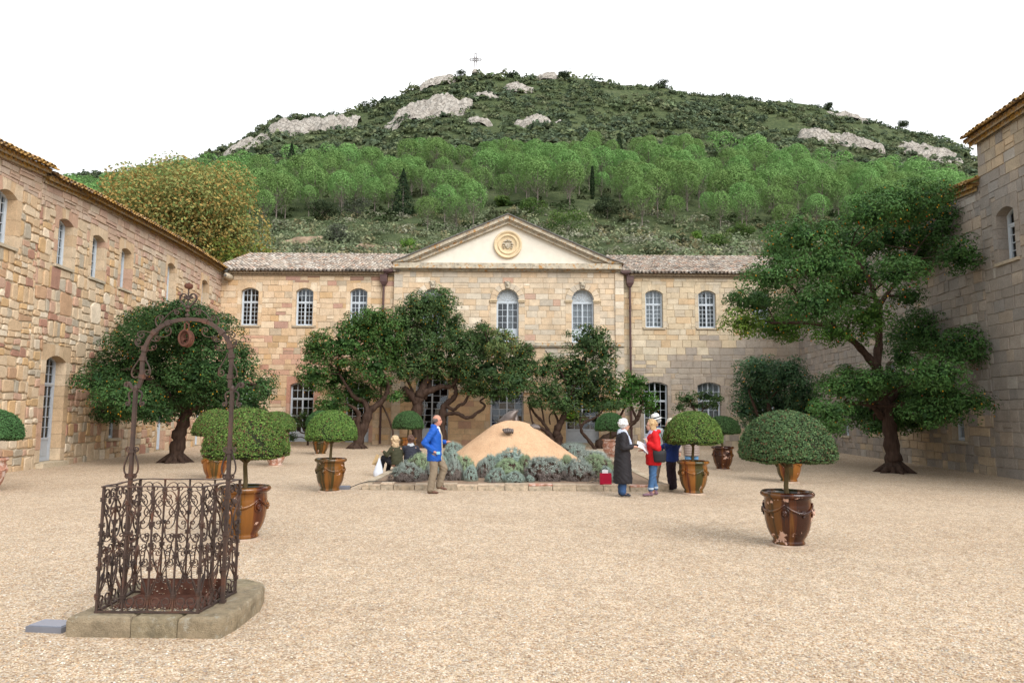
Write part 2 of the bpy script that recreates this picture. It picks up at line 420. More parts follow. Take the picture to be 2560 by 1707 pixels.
    def ell(s, c, r, seg=12, rings=8, rot=None):
        b = len(s.v); c = Vector(c)
        if isinstance(r, (int, float)): r = (r, r, r)
        for i in range(rings+1):
            ph = PI*i/rings
            for k in range(seg):
                t = 2*PI*k/seg
                q = Vector((r[0]*math.sin(ph)*math.cos(t), r[1]*math.sin(ph)*math.sin(t), -r[2]*math.cos(ph)))
                if rot is not None: q = rot @ q
                s.v.append(tuple(c+q))
        for i in range(rings):
            for k in range(seg):
                j = (k+1) % seg
                s.face((b+i*seg+k, b+i*seg+j, b+(i+1)*seg+j, b+(i+1)*seg+k))
    def loft(s, rings, seg=20):
        """rings: (cx,cy,cz,rx,ry) horizontal ellipses, closed at both ends"""
        b = len(s.v)
        for (cx, cy_, cz, rx, ry) in rings:
            for k in range(seg):
                t = 2*PI*k/seg; s.v.append((cx+rx*math.cos(t), cy_+ry*math.sin(t), cz))
        n = len(rings)
        for i in range(n-1):
            for k in range(seg):
                j = (k+1) % seg
                s.face((b+i*seg+k, b+i*seg+j, b+(i+1)*seg+j, b+(i+1)*seg+k))
        s.face(tuple(b+k for k in reversed(range(seg)))); s.face(tuple(b+(n-1)*seg+k for k in range(seg)))
    def limb(s, p0, r0, p1, r1, seg=12):
        p0, p1 = Vector(p0), Vector(p1)
        s.tube([p0.lerp(p1, t) for t in (0, .33, .66, 1)], [r0+(r1-r0)*t for t in (0, .33, .66, 1)], seg)
        s.ell(p0, r0, 10, 6); s.ell(p1, r1, 10, 6)
    def mesh(s, name, mats, smooth=False, colors=True):
        me = bpy.data.meshes.new(name); me.from_pydata(s.v, [], s.f)
        for m in (mats if isinstance(mats, (list, tuple)) else [mats]): me.materials.append(m)
        if s.f:
            if any(s.mi): me.polygons.foreach_set('material_index', s.mi)
            if colors:
                a = me.attributes.new('Col', 'FLOAT_COLOR', 'FACE')
                a.data.foreach_set('color', np.array(s.c, dtype=np.float32).ravel())
            if smooth: me.polygons.foreach_set('use_smooth', [True]*len(s.f))
        me.update(); return me
    def build(s, name, mats, parent=None, smooth=False, loc=None, colors=True):
        o = bpy.data.objects.new(name, s.mesh(name, mats, smooth, colors))
        if loc is not None: o.location = loc
        return link(o, parent)
def np_mesh(name, V, F, colors, mat, smooth=False):
    """V (n,3) array, F (m,k) array of equal-sized faces, colors (m,3)"""
    me = bpy.data.meshes.new(name)
    V = np.asarray(V, dtype=np.float32); F = np.asarray(F, dtype=np.int32)
    k = F.shape[1]
    me.vertices.add(len(V)); me.vertices.foreach_set('co', V.ravel())
    me.loops.add(F.size); me.loops.foreach_set('vertex_index', F.ravel())
    me.polygons.add(len(F)); me.polygons.foreach_set('loop_start', np.arange(0, F.size, k, dtype=np.int32))
    try: me.polygons.foreach_set('loop_total', np.full(len(F), k, dtype=np.int32))
    except Exception: pass
    if smooth: me.polygons.foreach_set('use_smooth', np.ones(len(F), dtype=bool))
    me.update(calc_edges=True)
    if colors is not None:
        c = np.ones((len(F), 4), dtype=np.float32); c[:, :3] = colors
        a = me.attributes.new('Col', 'FLOAT_COLOR', 'FACE'); a.data.foreach_set('color', c.ravel())
    me.materials.append(mat); return me
def leaves(P, N, size, aspect, rng, colors, jit=0.6):
    """rhombic leaves at points P with mean normals N -> V, F, colors"""
    n = len(P)
    N = N + rng.normal(0, jit, (n, 3)); N /= np.linalg.norm(N, axis=1)[:, None] + 1e-9
    A = np.cross(N, rng.normal(0, 1, (n, 3))); A /= np.linalg.norm(A, axis=1)[:, None] + 1e-9
    B = np.cross(N, A)
    sz = (size*rng.uniform(0.7, 1.3, n))[:, None]
    V = np.empty((n, 4, 3))
    V[:, 0] = P - A*sz*0.5; V[:, 1] = P + B*sz*0.5*aspect - A*sz*0.03 + N*sz*0.06
    V[:, 2] = P + A*sz*0.5; V[:, 3] = P - B*sz*0.5*aspect - A*sz*0.03 + N*sz*0.06
    F = np.arange(n*4).reshape(n, 4)
    return V.reshape(-1, 3), F, colors
def cat_leaves(parts):
    V = []; F = []; C = []; o = 0
    for v, f, c in parts:
        V.append(v); F.append(f+o); C.append(c); o += len(v)
    return np.concatenate(V), np.concatenate(F), np.concatenate(C)
def rdir(rng, n):
    d = rng.normal(0, 1, (n, 3)); return d/np.linalg.norm(d, axis=1)[:, None]
def copy_tree(o, parent=None, **kw):
    c = o.copy(); COL.objects.link(c)
    if parent is not None: c.parent = parent
    for k, v in kw.items(): setattr(c, k, v)
    for ch in list(o.children): copy_tree(ch, c)
    return c

# ---- measured positions, world metres
SKYLINE = [(-1.0065, 0.2634), (-0.8808, 0.2838), (-0.755, 0.3095), (-0.6544, 0.3378), (-0.629, 0.3426), (-0.565, 0.3476), (-0.5334, 0.3565), (-0.4888, 0.3667), (-0.4377, 0.3763), (-0.4253, 0.3858), (-0.3811, 0.4088), (-0.3718, 0.4196), (-0.3497, 0.4345), (-0.311, 0.4402), (-0.2592, 0.4425), (-0.2139, 0.4502), (-0.1785, 0.464), (-0.1624, 0.4736), (-0.1171, 0.4888), (-0.0781, 0.4959), (-0.0572, 0.4987), (-0.0194, 0.4976), (0.0459, 0.4967), (0.0785, 0.4996), (0.1307, 0.4931), (0.1763, 0.4852), (0.2284, 0.4815), (0.2738, 0.4736), (0.3388, 0.4693), (0.4037, 0.4629), (0.4554, 0.4545), (0.5069, 0.4427), (0.5581, 0.4275), (0.5965, 0.4177), (0.6348, 0.4085), (0.66, 0.3966), (0.6796, 0.3781), (0.6962, 0.3543), (0.7835, 0.3139), (0.9096, 0.2884), (1.0352, 0.2631)]
PINE_TOP = [(-0.7556, 0.3174), (-0.655, 0.3457), (-0.5655, 0.3556), (-0.5018, 0.3686), (-0.4572, 0.3776), (-0.4314, 0.3791), (-0.3864, 0.382), (-0.3416, 0.3916), (-0.2447, 0.3936), (-0.1803, 0.3993), (-0.1157, 0.4024), (-0.051, 0.4002), (0.0007, 0.4032), (0.0525, 0.4156), (0.169, 0.4163), (0.2727, 0.4196), (0.3374, 0.4147), (0.4018, 0.4057), (0.4659, 0.3901), (0.5625, 0.384), (0.6263, 0.3711), (0.6774, 0.3628), (0.7545, 0.3401)]
ROCKS = [(-0.3164, 288.9, 35.2, 12.9, 8.8, 'long pale cliff on the left shoulder of the hill'), (-0.1324, 276.1, 28.5, 14.7, 8.0, 'tall pale rock face left below the summit cross'), (-0.3992, 296.7, 17.6, 7.2, 5.8, 'low pale rocks at the left end of the ridge, above the pines'), (0.033, 256.7, 14.8, 6.3, 5.8, 'pale rock patch in the scrub right below the summit'), (0.0036, 303.5, 11.8, 4.8, 4.9, 'small pale rocks close under the summit'), (0.4887, 268.7, 25.2, 6.6, 7.5, 'pink-grey rock band on the right slope above the pines'), (0.636, 276.4, 24.2, 11.1, 7.2, 'broken cliff at the right end of the hill'), (0.4969, 310.9, 16.5, 4.9, 5.5, 'pale rocks on the right ridge line below a lone tree'), (-0.0484, 291.1, 12.7, 4.2, 5.1, 'thin rock ledge under the cross'), (-0.1105, 315.0, 13.8, 3.6, 5.1, 'small rocks on the ridge left of the cross'), (0.0537, 317.2, 9.9, 3.2, 4.5, 'low rocks on the skyline right of the cross'), (-0.0512, 256.5, 8.0, 3.3, 4.5, 'small rock step in the scrub left of the rock patch'), (-0.1987, 105.1, 6.9, 2.0, 6.2, 'orange earth and broken stones above the left roof'), (-0.3038, 109.9, 7.6, 1.7, 6.3, 'pale stony earth above the left end of the left roof')]
HILL_TREES = [('fir_tree', 'cone', -23.3, 144.0, 2.97, 10.26, 'tall dark fir standing in front of the pines, left of the pediment'), ('fir_tree', 'cone', -72.9, 222.1, 2.5, 10.55, 'dark fir rising above the pines below the left cliff'), ('cypress_tree', 'column', 34.7, 220.8, 0.97, 8.83, 'dark cypress rising from the pine wood right of centre'), ('cypress_tree', 'column', 18.5, 157.9, 0.44, 7.5, 'thin dark cypress low in the pines, right of the pediment top'), ('cypress_tree', 'column', -33.6, 232.8, 0.58, 6.4, 'small cypress at the top edge of the pines, left of centre'), ('cypress_tree', 'column', 91.0, 268.1, 0.59, 4.02, 'tiny cypress on the upper edge of the pines at right'), ('cypress_tree', 'column', -66.1, 195.1, 0.98, 7.31, 'slim dark cypress just below the left fir'), ('cypress_tree', 'column', -10.7, 214.3, 0.54, 4.55, 'small cypress below the rock patch'), ('cypress_tree', 'column', -38.8, 219.6, 0.62, 4.66, 'small dark cypress above the tall fir'), ('round_shrub', 'round', 62.4, 210.1, 2.89, 6.83, 'dark round holm oak among the pines at right'), ('round_shrub', 'round', 69.5, 184.6, 2.54, 6.23, 'grey-green oak with a silvery crown among the right pines'), ('round_shrub', 'round', -13.9, 169.7, 2.97, 6.57, 'grey-leaved round oak beside the pines above the roof'), ('round_shrub', 'round', 9.7, 119.3, 4.84, 4.62, 'broad mid-green shrub behind the right slope of the pediment'), ('round_shrub', 'round', 4.1, 135.7, 3.39, 3.9, 'mid-green shrub just right behind the pediment apex'), ('round_shrub', 'round', -1.7, 145.8, 2.73, 2.37, 'light green shrub left behind the pediment apex'), ('round_shrub', 'round', -39.6, 142.2, 4.0, 4.26, 'dark bushy shrub above the left roof, nearest the fir'), ('round_shrub', 'round', -31.8, 139.3, 3.92, 4.35, 'olive bushy shrub above the left roof beside the dark one'), ('young_tree', 'round', -15.6, 103.1, 1.48, 3.09, 'bright yellow-green young tree above the left roof'), ('young_tree', 'round', 31.9, 117.5, 1.4, 2.5, 'bright green young tree above the right roof'), ('round_shrub', 'round', 31.9, 105.9, 2.98, 2.78, 'deep green shrub above the right roof by the big tree'), ('round_shrub', 'round', 18.7, 134.8, 2.53, 5.05, 'dark oak under the pines at the right of the pediment'), ('round_shrub', 'round', 26.4, 108.4, 1.69, 2.03, 'small dark green shrub above the middle of the right roof'), ('round_shrub', 'round', -27.8, 108.6, 2.72, 3.26, 'grey-green oak shrub above the middle of the left roof'), ('round_shrub', 'round', 40.9, 122.7, 2.68, 3.37, 'leafy green shrub against the crown of the big tree'), ('lone_tree', 'round', 150.0, 319.0, 2.59, 4.38, 'lone small tree on the right skyline rocks'), ('lone_tree', 'round', 185.3, 319.6, 3.0, 5.99, 'lone airy tree on the far right skyline'), ('lone_tree', 'round', 71.4, 319.0, 3.99, 3.99, 'rounded dark tree on the skyline right of the summit'), ('lone_tree', 'round', 24.8, 315.6, 4.34, 4.73, 'wide dark bush on the summit ridge right of the cross'), ('lone_tree', 'round', -24.5, 316.5, 3.76, 5.14, 'dark bush on the ridge left of the cross'), ('lone_tree', 'round', -67.6, 316.0, 5.13, 4.34, 'dark bush on the skyline between the two cliffs'), ('lone_tree', 'round', -111.6, 319.0, 1.4, 1.99, 'tiny dark bush on top of the left cliff')]
CROSS = (-18.3, 319.0, 9.6, 161.24)
CLEAR = [(-23.3, 144.0, 3.27), (-72.9, 222.1, 2.75), (34.7, 220.8, 2.6), (18.5, 157.9, 2.6), (-33.6, 232.8, 2.6), (-66.1, 195.1, 2.6), (-10.7, 214.3, 2.6), (-38.8, 219.6, 2.6), (62.4, 210.1, 3.18), (69.5, 184.6, 2.79), (-13.9, 169.7, 3.27), (9.7, 119.3, 5.32), (4.1, 135.7, 3.73), (-1.7, 145.8, 3.0), (-39.6, 142.2, 4.4), (-31.8, 139.3, 4.31), (-15.6, 103.1, 2.6), (31.9, 117.5, 2.6), (31.9, 105.9, 3.28), (18.7, 134.8, 2.78), (26.4, 108.4, 2.6), (-27.8, 108.6, 2.99), (40.9, 122.7, 2.95)]
